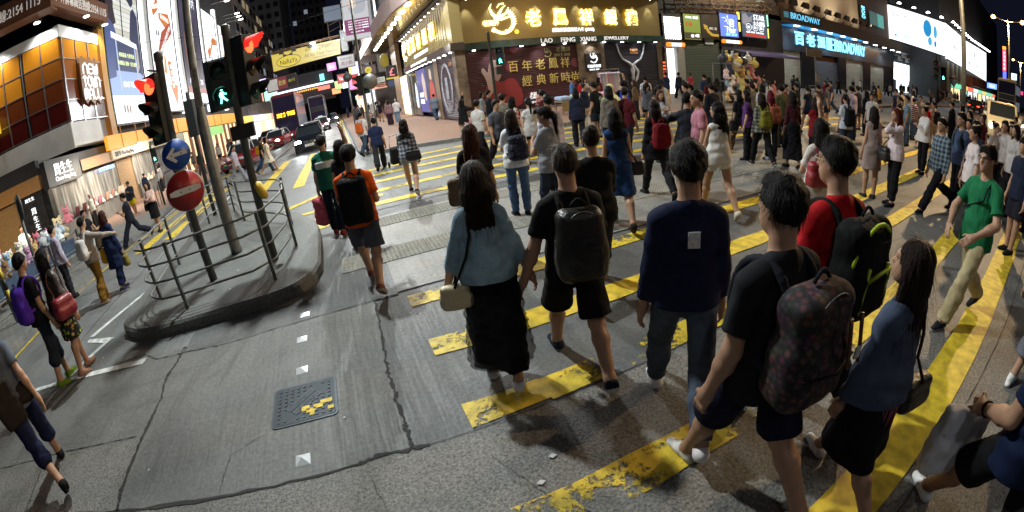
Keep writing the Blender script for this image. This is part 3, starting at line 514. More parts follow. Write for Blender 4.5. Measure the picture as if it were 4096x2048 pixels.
for y in (26,31,37):lamp('soffit','SPOT',(4.7,y,7.1),320,(1,.93,.8),(4.6,y,0),.25,130,.8)
for x in (9,14,19):lamp('soffit','SPOT',(x,20.6,7.1),260,(1,.93,.8),(x,20,0),.25,130,.8)
b=MB();b.box((4.38,40,9.6),(4.41,44,14),GLASSD);b.box((4.38,30,9.6),(4.41,38,14),GLASSD);b.box((4.38,24,9.6),(4.41,28.5,14),GLASSD);b.build('window',jw)
GOLD=mat('gold_fascia',(.3,.235,.095),.36,.35,noise=.06,scale=1);GOLDL=mat('gold_fascia_ribbed',(.3,.235,.095),.36,.35)
b=MB();b.box((6.3,23.35,4.32),(20.8,23.95,6.95),GOLD);b.box((6.2,22.3,4.32),(6.8,38,6.95),GOLD);b.add([(6.2,22.3,4.32),(6.8,23.34,4.32),(6.8,23.34,6.95),(6.2,22.3,6.95)],[(0,1,2,3)],GOLD)
for y in np.arange(23.4,38,.55):b.box((6.17,y,4.32),(6.199,y+.05,6.6),GOLDL)
b.build('gold_fascia',jw)
b=MB();b.box((6.2,23.2,6.96),(20.9,24,7.2),BLACK);b.box((6.1,22.2,6.96),(6.7,38,7.2),BLACK);b.build('fascia_cap',jw)
GRN=mat('green_marble',(.05,.085,.072),.2,noise=.4,scale=2);b=MB();b.box((6.15,23.1,3.9),(20.8,23.95,4.31),GRN);b.box((6.0,22.1,3.9),(6.75,38,4.31),mat('dark_bronze',(.07,.055,.045),.3,.4));b.build('ledge',jw)
wl_=mat('white_letters',(.8,.8,.8),.4,emit=(1,1,1),es=.5)
for tx,x,w_ in (('LAO',11.95,.75),('FENG',13.35,.95),('XIANG',14.75,1.15),('JEWELLERY',16.85,1.95)):JF.text('lettering',tx,x,4.1,.43,wl_,jw,w_,.28,bold=.008)
JL.text('lettering','LAO FENG XIANG JEWELLERY',31,4.1,.28,wl_,jw,6,.26)
def ganging(W__,chars,spots,z,hh,ww,d):
    for c,a in zip(chars,spots):
        W__.text('neon_outline',c,a,z,d,YG,jw,ww*1.1,hh*1.08,depth=.02,bold=.05);W__.text('neon_character',c,a,z,d+.04,YG2,jw,ww,hh,depth=.03,bold=.01)
ganging(JF,'老鳳祥銀樓',(11.3,13.05,14.85,16.65,18.3),5.5,1.02,.95,.3)
JF.text('lettering','創始於清道光廿八年 (1848)',13.95,4.72,.2,WG2,jw,2.9,.3,bold=.01);ganging(JL,'老鳳祥銀樓'[::-1][::-1],(34.6,32.6,30.5,28.3,26.2)[::1],5.6,1.05,1.3,.14)
JL.text('lettering','創始於清道光廿八年',30.5,4.72,.12,WG2,jw,5,.25)
def phoenix(W__,a,z,r,d,m,parent,name='phoenix_emblem',s_=1):
    b=MB()
    def st(pts,w0,w1):
        P=[W__.p(a+s_*x*r,z+y*r,d) for x,y in pts];b.tube(P,list(np.linspace(w0*r,w1*r,len(P))),m,6)
    ar=lambda r0,t0,t1,n=14,cx=0,cy=0:[(cx+r0*math.cos(R_(t)),cy+r0*math.sin(R_(t))) for t in np.linspace(t0,t1,n)]
    st(ar(.82,-150,62),.05,.14);st(ar(.7,-150,40),.03,.05);st([(-.3,.25),(-.62,.55),(-.75,.95),(-.6,1.25)],.14,.02);st([(-.3,.25),(-.1,.62),(.1,.9),(.35,1.1)],.13,.03);st([(-.3,.3),(.1,.42),(.45,.62),(.55,.95)],.14,.03);st([(-.5,.3),(-.05,.15),(.5,.3),(.8,.55)],.12,.05);st([(-.25,.95),(-.05,1.2),(.25,1.22)],.03,.07)
    for t in np.linspace(-20,50,8):st([(.72*math.cos(R_(t)),.72*math.sin(R_(t))),(1.04*math.cos(R_(t+9)),1.04*math.sin(R_(t+9)))],.07,.015)
    for x,y in ((-.6,-.62),(-.15,-.78),(.32,-.72)):st([(x-.16,y+.1),(x,y-.03),(x+.16,y+.08)],.1,.03)
    return b.build(name,parent)
phoenix(JF,9.45,5.4,.86,.2,YG2,jw);JF.text('lettering','老鳳祥',8.75,5.35,.26,YG2,jw,.95,.36,bold=.015);b=MB();b.lathe([(.13,0),(.13,.03)],YG,Matrix.Translation(JF.p(10.25,4.75,.2)) @ Matrix.Rotation(R_(90),4,'X'),14);b.build('registered_mark',jw)
phoenix(JL,37,5.5,.8,.12,YG2,jw)
for i,x in enumerate((7.42,8.85,10.25,11.6,12.95,14.3,15.7,17.1,18.5,19.85)):
    b=MB();b.tube([(x,23.35,6.85),(x,23.0,6.78)],.02,METAL,5);M=Matrix.Translation((x,22.98,6.76)) @ Matrix.Rotation(R_(-14),4,'X');b.lathe([(.045,.1),(.05,-.02)],METAL,M,10);b.lathe([(.046,-.022),(.005,-.03)],WG,M,10);b.build('spotlight',jw)
    lamp('sign_spot','SPOT',(x,22.98,6.68),110,(1,.98,.92),(x,23.36,4.9),.03,62,.7)
for i,y in enumerate(np.linspace(23.2,37.5,13)):
    b=MB();b.tube([(6.15,y,6.75),(5.95,y,6.72)],.02,METAL,5);b.lathe([(.05,.08),(.055,-.02)],METAL,Matrix.Translation((5.93,y,6.7)),8);b.lathe([(.07,-.022),(.005,-.05)],WG,Matrix.Translation((5.93,y,6.7)),8);b.build('spotlight',jw)
    if i % 2 == 0:lamp('sign_spot','SPOT',(5.9,y,6.62),60,(1,.95,.85),(6.2,y,4.9),.03,70,.7)
b=MB()
for x in np.linspace(7.6,20.2,10):b.lathe([(.1,0),(.1,-.03),(.02,-.035)],WG,Matrix.Translation((x,23.25,3.895)),10)
for y in np.linspace(23,37.5,12):b.lathe([(.1,0),(.1,-.03),(.02,-.035)],WG,Matrix.Translation((6.2,y,3.895)),10)
b.build('downlight',jw)
for x in (8.5,11.5,15,18.5):lamp('shutter_wash','SPOT',(x,23.1,3.82),80,(.95,.97,1),(x,23.55,0),.1,120,.9)
MARS=mat('maroon_shutter',(.06,.018,.022),.5,.2,noise=.2,scale=.6);NVS=mat('navy_shutter',(.03,.03,.045),.45,.3)
shutter(JF,7.15,14.0,.33,3.85,0,MARS,parent=jw);shutter(JF,16.1,20.4,.33,3.85,0,NVS,parent=jw);shutter(JL,22.9,26.4,.3,3.85,0,mat('purple_shutter',(.075,.05,.07),.45,.3),parent=jw)
b=MB();BRM=mat('brown_marble',(.15,.115,.08),.2,noise=.5,scale=2.5);JF.box(b,14.06,16.03,.13,3.89,-.4,.12,BRM);JF.box(b,20.46,20.9,.13,6.9,-.4,.05,BRM);JF.box(b,6.75,7.08,.13,3.89,-.5,.1,mat('green_pillar',(.05,.08,.06),.3));JL.box(b,22.2,22.84,.13,3.89,-.5,.05,BRM);JL.box(b,26.5,27.6,.13,3.89,-.4,.03,mat('tan_stone',(.3,.2,.12),.35));JL.box(b,37.6,38.4,.13,6.9,-.4,.05,METAL);JF.box(b,7.1,14,.13,.22,-.3,.3,STN);JF.box(b,16.1,20.4,.13,.22,-.3,.3,STN);b.build('pillar',jw)
GT=mat('gold_letters',(.62,.5,.16),.4,.2);
for c,x,z in zip('百年老鳳祥',(9.85,10.7,11.55,12.4,13.2),(2.75,)*5):JF.text('lettering',c,x,z,.05,GT,jw,.6,.62)
for c,x in zip('經典新時尚',(10.6,11.5,12.35,13.15,13.85)):JF.text('lettering',c,x,1.85,.05,GT,jw,.6,.62)
GTG=mat('olive_print',(.3,.32,.14),.5);phoenix(JF,12.1,3.35,.26,.05,GTG,jw);JF.text('lettering','老鳳祥',13.15,3.55,.05,GTG,jw,1,.3);JF.text('lettering','SINCE 1848',13.05,3.22,.05,GTG,jw,1.05,.18)
b=MB();PK=lambda n,c:mat('print_'+n,c,.6)
def blob(b,W__,pts,d,m):W__.poly(b,smooth_poly(pts,2),d,d+.012,m)
blob(b,JF,[(7.9,.4),(8.0,1.7),(8.6,2.15),(9.0,1.9),(9.8,2.2),(10.3,1.2),(10.2,.4)],.03,PK('red_dress',(.2,.014,.018)));b.build('red_dress_print',jw)
b=MB();blob(b,JF,[(8.3,2.2),(8.4,3.1),(8.9,3.3),(9.2,2.8),(9.0,2.1),(8.6,1.9)],.026,PK('face',(.28,.2,.18)));blob(b,JF,[(8.25,1.3),(8.15,2.2),(7.9,2.7),(8.05,2.9),(8.3,2.5),(8.35,2.85),(8.5,2.5),(8.5,1.4)],.046,PK('hand',(.4,.3,.27)));b.build('model_print',jw)
b=MB()
for x,z,r in ((9.7,2.75,.3),(10.0,3.75,.25),(13.6,1.5,.22),(13.9,2.7,.3),(12.5,2.2,.0)):
    if r:blob(b,JF,[(x+r*math.cos(t),z+r*math.sin(t)) for t in np.linspace(0,6.28,9)[:-1]],.024,PK('magenta',(.16,.03,.06)))
b.build('bokeh_print',jw);JF.text('lettering','老鳳祥',11.0,.95,.05,wl_,jw,.7,.4,shear=.4);JF.text('lettering','老鳳祥形象代言人',10.9,.55,.05,wl_,jw,1.1,.13)
b=MB();JF.box(b,14.55,15.75,2.1,3.2,.122,.16,BLACK);b.build('logo_panel',jw);phoenix(JF,15.15,2.85,.3,.18,WG2,jw);JF.text('lettering','老鳳祥銀樓',15.15,2.4,.17,WG2,jw,1.0,.2);JF.text('lettering','SINCE 1848',15.15,2.18,.17,WG2,jw,.7,.1)
b=MB();SIL=mat('silver_print',(.5,.52,.58),.5)
for s in (-1,1):b.tube([JF.p(18.2+s*q,z,.05) for q,z in ((1.15,3.8),(1.0,3.2),(.75,2.75),(.35,2.55),(.12,2.4),(-.1,2.0),(.05,1.5),(-.05,1.15))],[.05,.055,.06,.08,.1,.1,.09,.03],SIL,6)
b.tube([JF.p(18.2+q,z,.05) for q,z in ((.1,2.4),(.45,1.9),(.3,1.4),(.0,1.1))],[.06,.1,.09,.03],SIL,6);b.build('necklace_print',jw)
b=MB();JF.box(b,16.0,16.0+.35,1.4,2.0,.124,.135,mat('paper',(.4,.48,.5),.7));b.build('notice',jw);JF.text('lettering','老鳳祥',18.4,3.35,.05,mat('copper_print',(.45,.22,.08),.4),jw,.7,.2);JF.text('lettering','SINCE1848',18.4,3.15,.05,mat('copper_print',(.45,.22,.08),.4),jw,.7,.1)
b=MB()
for t_ in np.linspace(0,6.28,25)[:-1]:
    c=(24.7+1.1*math.cos(t_),2.0+1.35*math.sin(t_));ng=math.atan2(1.35*math.cos(t_),-1.1*math.sin(t_));b.tube([JL.p(c[0]+.17*math.cos(q)*math.cos(ng)-.09*math.sin(q)*math.sin(ng),c[1]+.17*math.cos(q)*math.sin(ng)+.09*math.sin(q)*math.cos(ng),.05) for q in np.linspace(0,6.28,9)[:-1]],.02,SIL,4,True)
for z in (1.5,1.75,2.0,2.25,2.5):
    for y in (24.55,24.85):b.tube([JL.p(y+.09*math.cos(q),z+.13*math.sin(q),.05) for q in np.linspace(0,6.28,9)[:-1]],.018,SIL,4,True)
b.build('bracelet_print',jw);JL.text('lettering','老鳳祥',23.3,3.3,.05,mat('copper_print',(.45,.22,.08),.4),jw,.7,.22)
b=MB();JL.box(b,27.7,30.4,.5,3.7,-.1,.0,glow('dark_poster',(.1,.1,.12),.4));b.build('poster_case',jw);b=MB();blob(b,JL,[(28.2,.7),(28.0,2.2),(28.8,2.9),(29.6,2.2),(29.9,.7)],.005,glow('print_red_gown',(.6,.05,.04),.9));blob(b,JL,[(28.5,2.7),(28.5,3.4),(29.1,3.5),(29.2,2.8)],.02,glow('print_skin',(.8,.6,.5),.9));b.build('red_gown_print',jw)
b=MB();JL.box(b,30.6,33.6,.5,3.7,-.1,.0,glow('blue_poster',(.1,.1,.4),.9));b.build('poster_case',jw);b=MB();blob(b,JL,[(31.0,1.2),(30.8,2.6),(31.3,3.5),(31.9,3.2),(31.9,1.6)],.005,glow('print_skin',(.8,.6,.5),.9));b.build('face_print',jw);JL.text('lettering','百年老鳳祥',32.6,1.8,.02,WG2,jw,1.2,.35);JL.text('lettering','經典新時尚',32.6,1.3,.02,WG2,jw,1.2,.35)
b=MB();JL.box(b,33.8,37.5,.2,3.7,-.1,.0,mat('door_glass',(.1,.085,.06),.05));b.build('glass_door',jw);b=MB();blob(b,JL,[(34.3,.8),(34.2,2.2),(34.7,3.0),(35.1,2.2),(35.2,.8)],.01,glow('print_white_gown',(.7,.8,1),1.4));JL.box(b,36.2,36.3,.2,3.7,.0,.06,METAL);JL.box(b,33.68,33.79,.2,3.7,-.1,.06,METAL);b.build('door_frame',jw)
b=MB();JL.box(b,38.5,42.5,.2,3.75,-.1,.0,glow('lit_warm_panel',(1,.85,.55),2.6));b.build('lit_panel',jw);b=MB();JL.box(b,42.6,46,.13,7.2,-.3,.1,mat('tan_stone',(.3,.2,.12),.35));b.build('pillar',jw)
lamp('shop_glow','AREA',(5.6,33,3.3),60,(1,.9,.7),(3.5,33,0),2.)
# ---------------- shops between
sh=thing('shop_row','dark shophouse with lit doorway, steel sign truss and green shutter','building',(0,0,0));SF=Wall((0,25),0);SF.n=Vector((0,-1,0))
b=MB();b.box((20.95,25.5,.13),(39.3,40,7.5),DARK);b.box((20.95,25.6,7.5),(39,45,16),mat('shophouse_wall',(.12,.1,.09),.8,noise=.3,scale=.6));b.build('wall',sh)
b=MB();SF.box(b,22.75,23.75,.13,3.6,-.5,-.3,glow('lit_doorway',(.95,.97,1),2.8));b.build('lit_doorway',sh);b=MB();SF.box(b,23.78,24.6,.13,4.0,-.6,.0,mat('grey_render',(.3,.31,.3),.8,noise=.2));SF.box(b,20.95,21.9,.13,7.3,-.5,.05,mat('brown_tile',(.1,.055,.04),.5));SF.box(b,22.55,22.74,.13,3.7,-.5,.0,METAL);b.build('pier',sh)
b=MB()
for z in np.arange(.7,2.6,.25):SF.box(b,22.0,22.52,z,z+.11,-.1,.0,glow('red_neon',(1,.12,.05),2.2))
SF.box(b,21.95,22.54,.13,3.7,-.4,-.12,DARK);b.build('red_neon_bars',sh);shutter(SF,24.7,28.8,.23,4.2,-.1,mat('green_shutter',(.1,.13,.115),.4,.5),parent=sh,pitch=.13)
b=MB();SF.box(b,28.9,29.2,.13,5,-.5,.1,DARK);SF.box(b,29.3,38.9,.13,3.4,-.5,-.2,mat('blue_tarpaulin',(.02,.03,.07),.5));b.build('shop_opening',sh);b=MB();b.add([SF.p(30.4,3.75,0),SF.p(38.3,3.75,0),SF.p(38.4,3.35,2.0),SF.p(30.5,3.35,2.0),SF.p(38.4,3.15,2.0),SF.p(30.5,3.15,2.0)],[(0,1,2,3),(3,2,4,5)],mat('purple_awning',(.1,.085,.2),.6));b.build('awning',sh)
def sign(name,lab,x0,x1,z0,z1,col,e,W__=SF,d=.3,cat='sign',group=None,rim=BLACK,th=.2):
    t=thing(name,lab,cat,(0,0,0),0,group);b=MB();W__.box(b,x0,x1,z0,z1,d-th,d,glow('sign_face',col,e) if e else mat('sign_face',col,.5,noise=.08));b.build('face',t);b=MB()
    for q in ((x0-.07,x0,z0-.07,z1+.07),(x1,x1+.07,z0-.07,z1+.07),(x0,x1,z1,z1+.07),(x0,x1,z0-.07,z0)):W__.box(b,*q,d-th-.01,d+.03,rim)
    b.build('frame',t);return t
t=sign('bulb_sign','black sign board filled with rows of round white bulbs',22.3,24.2,4.1,6.1,(.012,.01,.01),0);
for r_ in range(9):
    for c_ in range(7):b=MB();b.lathe([(.085,0),(.07,.05),(.01,.08)],WG,Matrix.Translation(SF.p(22.55+c_*.235,4.35+r_*.19,.3)) @ Matrix.Rotation(R_(90),4,'X'),8);b.build('bulb',t)
t=sign('hanging_sign','green and yellow shop sign with red characters under the truss',24.45,26.3,4.3,6.3,(.42,.55,.06),.55);SF.text('lettering','ONE 美容',25.4,6.05,.32,WG2,t,1.4,.22);SF.text('lettering','五角',25.0,5.5,.32,glow('red_print',(.8,.05,.02),.8),t,.7,.32);b=MB();SF.box(b,24.5,26.25,4.35,4.85,.3,.32,glow('brown_print',(.12,.07,.03),.4));b.build('brown_panel',t);SF.text('lettering','@ 4樓',25.6,4.6,.34,WG2,t,.9,.3)
t=sign('hanging_sign','dark sign with a curved yellow arrow pointing left',26.45,28.5,4.5,6.45,(.02,.017,.015),0);b=MB();b.tube([SF.p(x,z,.34) for x,z in ((28.3,4.75),(27.6,4.75),(27.15,5.0),(26.9,5.35))],[.11,.12,.12,.1],glow('yellow_arrow',(.7,.42,.05),.8),6);SF.poly(b,[(26.65,5.6),(26.75,5.2),(27.15,5.45)],.3,.36,glow('yellow_arrow',(.7,.42,.05),.8));b.build('arrow',t);SF.text('lettering','按此二樓',27.75,5.3,.32,TX,t,.9,.2)
t=sign('hanging_sign','glowing blue hair salon sign with white lettering',28.68,31.05,4.75,6.7,(.12,.2,.75),1.5);SF.text('lettering','@',30.2,5.95,.32,WG2,t,.7,.7);SF.text('lettering','Hair',30.15,5.35,.32,WG2,t,1.2,.5);SF.text('lettering','髮型二樓 3/F',30.1,4.95,.32,CY,t,1.4,.22)
b=MB()
for x,z,a in ((29.0,6.3,.5),(29.3,6.0,.9),(29.2,5.6,.3),(29.6,6.4,1.3)):b.tube([SF.p(x,z,.32),SF.p(x+.4*math.cos(a),z+.3*math.sin(a)-.1,.32),SF.p(x+.7*math.cos(a),z-.3*math.sin(a),.32)],.025,WG2,4)
b.build('white_streaks',t)
t=sign('hanging_sign','slate blue bookshop sign with three round icons',31.6,35.4,4.9,7.15,(.13,.2,.32),.5);SF.text('lettering','STAR',34.25,6.75,.32,WG2,t,1.7,.5);SF.text('lettering','十大書坊',34.2,6.2,.32,WG2,t,1.8,.45);SF.text('lettering','租書 漫畫 上網 飲品',33.5,5.35,.32,WG2,t,2.6,.14);b=MB();SF.box(b,32.0,35.1,4.97,5.2,.3,.32,glow('red_print',(.8,.05,.02),.8));b.build('red_strip',t)
for x in (32.6,33.55,34.5):
    b=MB();b.tube([SF.p(x+.38*math.cos(q),5.8+.3*math.sin(q),.33) for q in np.linspace(0,6.28,17)[:-1]],.022,WG2,4,True);SF.box(b,x-.16,x+.16,5.68,5.9,.3,.33,WG2);b.build('round_icon',t)
b=MB();SF.poly(b,[(31.75,6.1),(31.8,6.9),(32.3,7.0),(32.7,6.6),(33.2,6.9),(33.1,6.3),(32.5,6.2),(32.2,5.9)],.3,.33,glow('grey_print',(.5,.5,.55),.6));b.build('figure_print',t)
b=MB()
for z0,z1 in ((6.35,7.0),(5.3,6.1)):SF.box(b,31.15,31.4,z0,z1,.2,.3,glow('amber_strip',(1,.75,.1),2))
SF.box(b,35.55,35.75,6.1,7.2,.2,.3,glow('mint_strip',(.4,1,.7),1.6));SF.box(b,35.55,35.7,5.0,5.9,.2,.3,glow('amber_strip',(1,.75,.1),2));b.build('sign_edge_light',sh)
for x0,x1,z in ((22.5,24.3,3.85),(28.8,31.3,4.33)):
    t=thing('tube_light','white striped tube light with orange ends at '+('the doorway' if x0 < 25 else 'the salon sign'),'lamp',(0,0,0),0,'striped tube lights');b=MB();b.tube([SF.p(x0+.35,z,.35),SF.p(x1-.35,z,.35)],.14,WG2,10);b.build('tube',t);b=MB()
    for xx in (x0+.2,x1-.2):b.tube([SF.p(xx-.15,z,.35),SF.p(xx+.15,z,.35)],.17,glow('orange_cap',(1,.3,.02),1.3),10)
    b.build('end_cap',t)
t=thing('sign_truss','rusty steel lattice truss above the hanging shop signs','truss',(0,0,0));b=MB();RST=mat('rusty_steel',(.16,.1,.06),.7,.3,noise=.4)
for d in (.1,.9):
    for z in (6.55+.25*(d > .5),7.5):b.tube([SF.p(23.9,z-.2,d),SF.p(35.8,z+.7,d)],.05,RST,5)
    for i in range(12):x=23.9+i*.99;b.tube([SF.p(x,6.4+i*.06,d),SF.p(x+.99,7.35+i*.06,d),],.03,RST,4);b.tube([SF.p(x+.99,6.45+i*.06,d),SF.p(x,7.3+i*.06,d)],.03,RST,4)
for x in (24,28,31.3,35.7):b.tube([SF.p(x,6.3,.1),SF.p(x,8.5,.1)],.06,RST,5);b.tube([SF.p(x,8.3,-.5),SF.p(x,7.6,.9)],.04,RST,5)
b.build('lattice',t)
b=MB();SF.box(b,27.0,28.0,4.0,4.6,.0,.05,mat('paper',(.4,.48,.5),.7));b.build('notice',sh)
# ---------------- electronics store
bw=thing('electronics_store','long dark store front with cyan neon name, canopy and grey shutters','building',(0,0,0));BF=Wall((0,28),0);BF.n=Vector((0,-1,0));BC=Wall((0,25.5),0);BC.n=Vector((0,-1,0))
SLATE=mat('slate_fascia',(.05,.075,.11),.3,.3,noise=.1,scale=.5);b=MB();b.box((39.4,28.4,.13),(80,44,18),mat('brown_wall',(.16,.09,.05),.7,noise=.2,scale=.5));b.build('wall',bw)
b=MB();BF.box(b,39.4,80,4.3,7.0,-.3,.3,SLATE);
b.build('fascia',bw);b=MB();CANO=mat('dark_canopy',(.055,.045,.04),.6,noise=.2);b.box((35.8,25.5,7.02),(83,28.3,8.4),CANO);b.build('canopy',bw)
b=MB();b.box((42,25.7,6.985),(62,28,7.012),mat('blue_lit_soffit',(.1,.35,.6),.4,emit=(.03,.3,.7),es=.6));b.build('lit_soffit',bw)  # blue light falling on the soffit is put into its colour and emission
b=MB()
for x in (39.4,43.4,47.4,51.4,55.2,59,63,67,71,75,78.5):b.lathe([(.34,0),(.34,-.05),(.02,-.06)],WG,Matrix.Translation((x,26.2,6.98)),12)
b.build('downlight',bw)
for x in (43,53,63,73):lamp('canopy_wash','SPOT',(x,26.2,6.85),700,(.85,.95,1),(x,26,0),.3,140,.8)
for c,x in zip('百老滙',(46.2,48.9,51.6)):BF.text('neon_character',c,x,5.85-(x-46)*.0,.4,CY,bw,2.2,1.5,bold=.02)
b=MB();BF.box(b,53.1,55.7,5.05,6.6,.35,.42,CY);b.build('square_logo',bw);b=MB();BF.box(b,54.6,55.2,5.2,5.7,.42,.45,SLATE);BF.box(b,54.6,55.2,5.9,6.4,.42,.45,SLATE);BF.box(b,53.1,54,5.78,5.84,.42,.45,SLATE);b.build('logo_cutout',bw);BF.text('neon_lettering','BROADWAY',61.0,5.8,.4,CY,bw,10.2,1.5,bold=.015)
b=MB();BC.box(b,39.0,48.0,7.3,8.3,.02,.1,BLACK);b.build('small_sign_box',bw);BC.text('lettering','BROADWAY',44.2,7.8,.13,glow('cyan_dim',(.15,.6,.9),1.3),bw,6.4,.65);b=MB();BC.box(b,39.7,40.6,7.5,8.1,.1,.13,glow('cyan_dark',(.05,.3,.4),.5));b.build('small_logo',bw)
GS=mat('grey_shutter',(.42,.43,.36),.45,.3,noise=.1,scale=.5);GS2=mat('blue_grey_shutter',(.12,.14,.17),.45,.4)
for i,(x0,x1,m,z1) in enumerate(((39.9,46.6,GS,4.25),(50.3,56.6,GS2,3.6),(59.3,65.6,GS,4.25),(68.6,75,GS,4.25))):shutter(BF,x0,x1,.23,z1,0,m,parent=bw,pitch=.16)
b=MB()
for x0,x1 in ((46.7,50.2),(56.7,59.2),(65.7,68.5),(75.1,80)):BF.box(b,x0,x1,.13,4.3,-.3,.25,mat('black_pillar',(.012,.016,.022),.25))
b.build('pillar',bw);b=MB();BF.box(b,46.0,64.4,8.6,15,.05,.25,mat('cream_hoarding',(.62,.52,.4),.6,noise=.05));b.build('cream_hoarding',bw);b=MB();BF.box(b,64.6,66.8,10.6,12.6,.3,.6,BLACK);b.build('vertical_sign_box',bw);BF.text('lettering','BROAD',65.7,11.6,.62,CY,bw,1.8,1.3,roll=-math.pi/2) ;b=MB()
for x0,x1,e in ((69.6,73,.12),(73.2,76.1,.5)):BF.box(b,x0,x1,10.4,12.5,.01,.05,glow('teal_window',(.1,.6,.5),e))
b.build('window',bw)
for i,x in enumerate((38.5,41,43.5,46,48.8,51.4,54,56.5,59,61.5)):
    b=MB();p=Vector((x,24.9,9.15));b.tube([Vector((x,25.6,8.4)),p],.04,BLACK,5);b.cbox((0,0,0),(1.2,.5,.6),BLACK,Matrix.Translation(p) @ Matrix.Rotation(R_(25),4,'X'),.12);b.build('black_floodlight',bw)
for x in (48,55,62):lamp('hoarding_wash','SPOT',(x,24.6,9.2),500,(1,.86,.62),(x,28,12),.3,120,.8)
# ---------------- corner block with the big white billboards
cb=thing('tower_block','tall dark corner block behind the huge white billboards on the right','building',(0,0,0));b=MB();b.box((82,28.6,0),(200,60,40),DARK);b.box((91,21.2,0),(200,28.6,30),DARK);b.build('wall',cb)
b=MB()
for x in (96,101,106,111,116):b.box((x,20.9,.13),(x+1.2,21.2,7.5),mat('tan_column',(.3,.26,.16),.6))
b.build('column',cb);b=MB();b.box((80.4,28.1,2.4),(104,28.6,5.4),glow('lit_shop_sign',(.75,.92,1),2.6));b.build('lit_shop_sign',cb);b=MB();b.box((84,28.2,.2),(99,28.6,2.4),glow('lit_shop_inside',(.85,.95,1),2.2));b.build('lit_shopfront',cb);CF=Wall((0,28.1),0);CF.n=Vector((0,-1,0));CF.text('lettering','文記 車仔麵',92,4.1,.05,mat('dark_letters',(.03,.025,.025),.4),cb,12,1.3)
def bigboard(lab,p0,p1,z0a,z1a,z0b,z1b,parts):
    t=thing('white_billboard',lab,'billboard',(0,0,0),0,'huge white billboards');u=Vector((p1[0]-p0[0],p1[1]-p0[1],0));L_=u.length;u.normalize();n=Vector((u.y,-u.x,0));n=n if n.y < 0 else -n
    P=lambda s,z,d:Vector((p0[0],p0[1],z))+u*s+n*d
    WM=glow('billboard_light',(.9,.95,1),1.7);b=MB();vs=[P(0,z0a,0),P(L_,z0b,0),P(L_,z1b,0),P(0,z1a,0),P(0,z0a,-.3),P(L_,z0b,-.3),P(L_,z1b,-.3),P(0,z1a,-.3)];b.add(vs,[(0,1,2,3),(7,6,5,4),(0,4,5,1),(1,5,6,2),(2,6,7,3),(3,7,4,0)],WM);b.build('panel',t)
    b=MB();b.tube([P(0,z1a+.2,.1),P(L_,z1b+.2,.1)],.14,BLACK,5);b.tube([P(0,z0a-.1,.1),P(L_,z0b-.1,.1)],.1,BLACK,5);b.build('frame',t)
    for f in parts:f(t,P,n,u)
    k=max(3,int(L_/3))
    for i in range(k):b=MB();s_=(i+.5)/k*L_;z=z1a+(z1b-z1a)*(i+.5)/k+.5;p=P(s_,z,1.3);b.tube([P(s_,z+.1,-.1),p],.05,BLACK,4);b.lathe([(.15,.2),(.4,0),(.4,-.05),(.02,-.07)],WG,Matrix.Translation(p),8);b.build('billboard_lamp',t)
    return t
BLU=glow('blue_print',(.02,.3,.65),1.);BLU2=glow('blue_print_light',(.1,.45,.8),1.);GRY=glow('grey_print',(.35,.38,.45),.9)
def ov(s0,z,rx,rz,m):return lambda t,P,n,u:MBo(t,[P(s0+rx*math.cos(q),z+rz*math.sin(q),.06) for q in np.linspace(0,6.28,22)[:-1]],m)
def MBo(t,pts,m):b=MB();b.add(pts,[tuple(range(len(pts)))],m);b.build('print',t)
def tx_(s0,z,s,w_,h_,m):return lambda t,P,n,u:lettering('lettering',s,1,P(s0,z,.08),n,m,t,.02,0,w_,height=h_)
bigboard('biggest white billboard with blue butterfly shape, next to the store canopy',(79.2,28),(89.5,20),9.2,15,7.9,13.9,[tx_(2.2,13.4,'未來品牌',3.2,.5,GRY),tx_(2.6,10,'● 人生如此',3.2,.5,BLU2),ov(8.7,12.2,1.0,1.5,BLU),ov(10.6,11.8,.45,1.1,BLU2),ov(9.2,10,.5,.75,BLU2),ov(10.5,9.7,.3,.55,BLU)])
bigboard('middle white billboard with faint grey print, behind the street lamp',(90.2,19.9),(113,19.9),7.6,14.0,7.2,13.6,[tx_(3,10,'日日',2,.6,GRY),tx_(9,10.6,'新品',4,.7,GRY)])
bigboard('farthest white billboard with grey lettering at its lower right',(113.6,19.9),(152,19.9),7.2,13.6,6.6,14.8,[tx_(16,11.8,'新生活',9,1.4,GRY),tx_(20,9.3,'好生活',10,1.4,GRY),tx_(3,9,'好禮',4,.8,GRY)])
b=MB();b.box((120,19.6,4.2),(152,21,6.4),mat('brick_red_awning',(.2,.07,.03),.7));b.build('red_awning',cb)
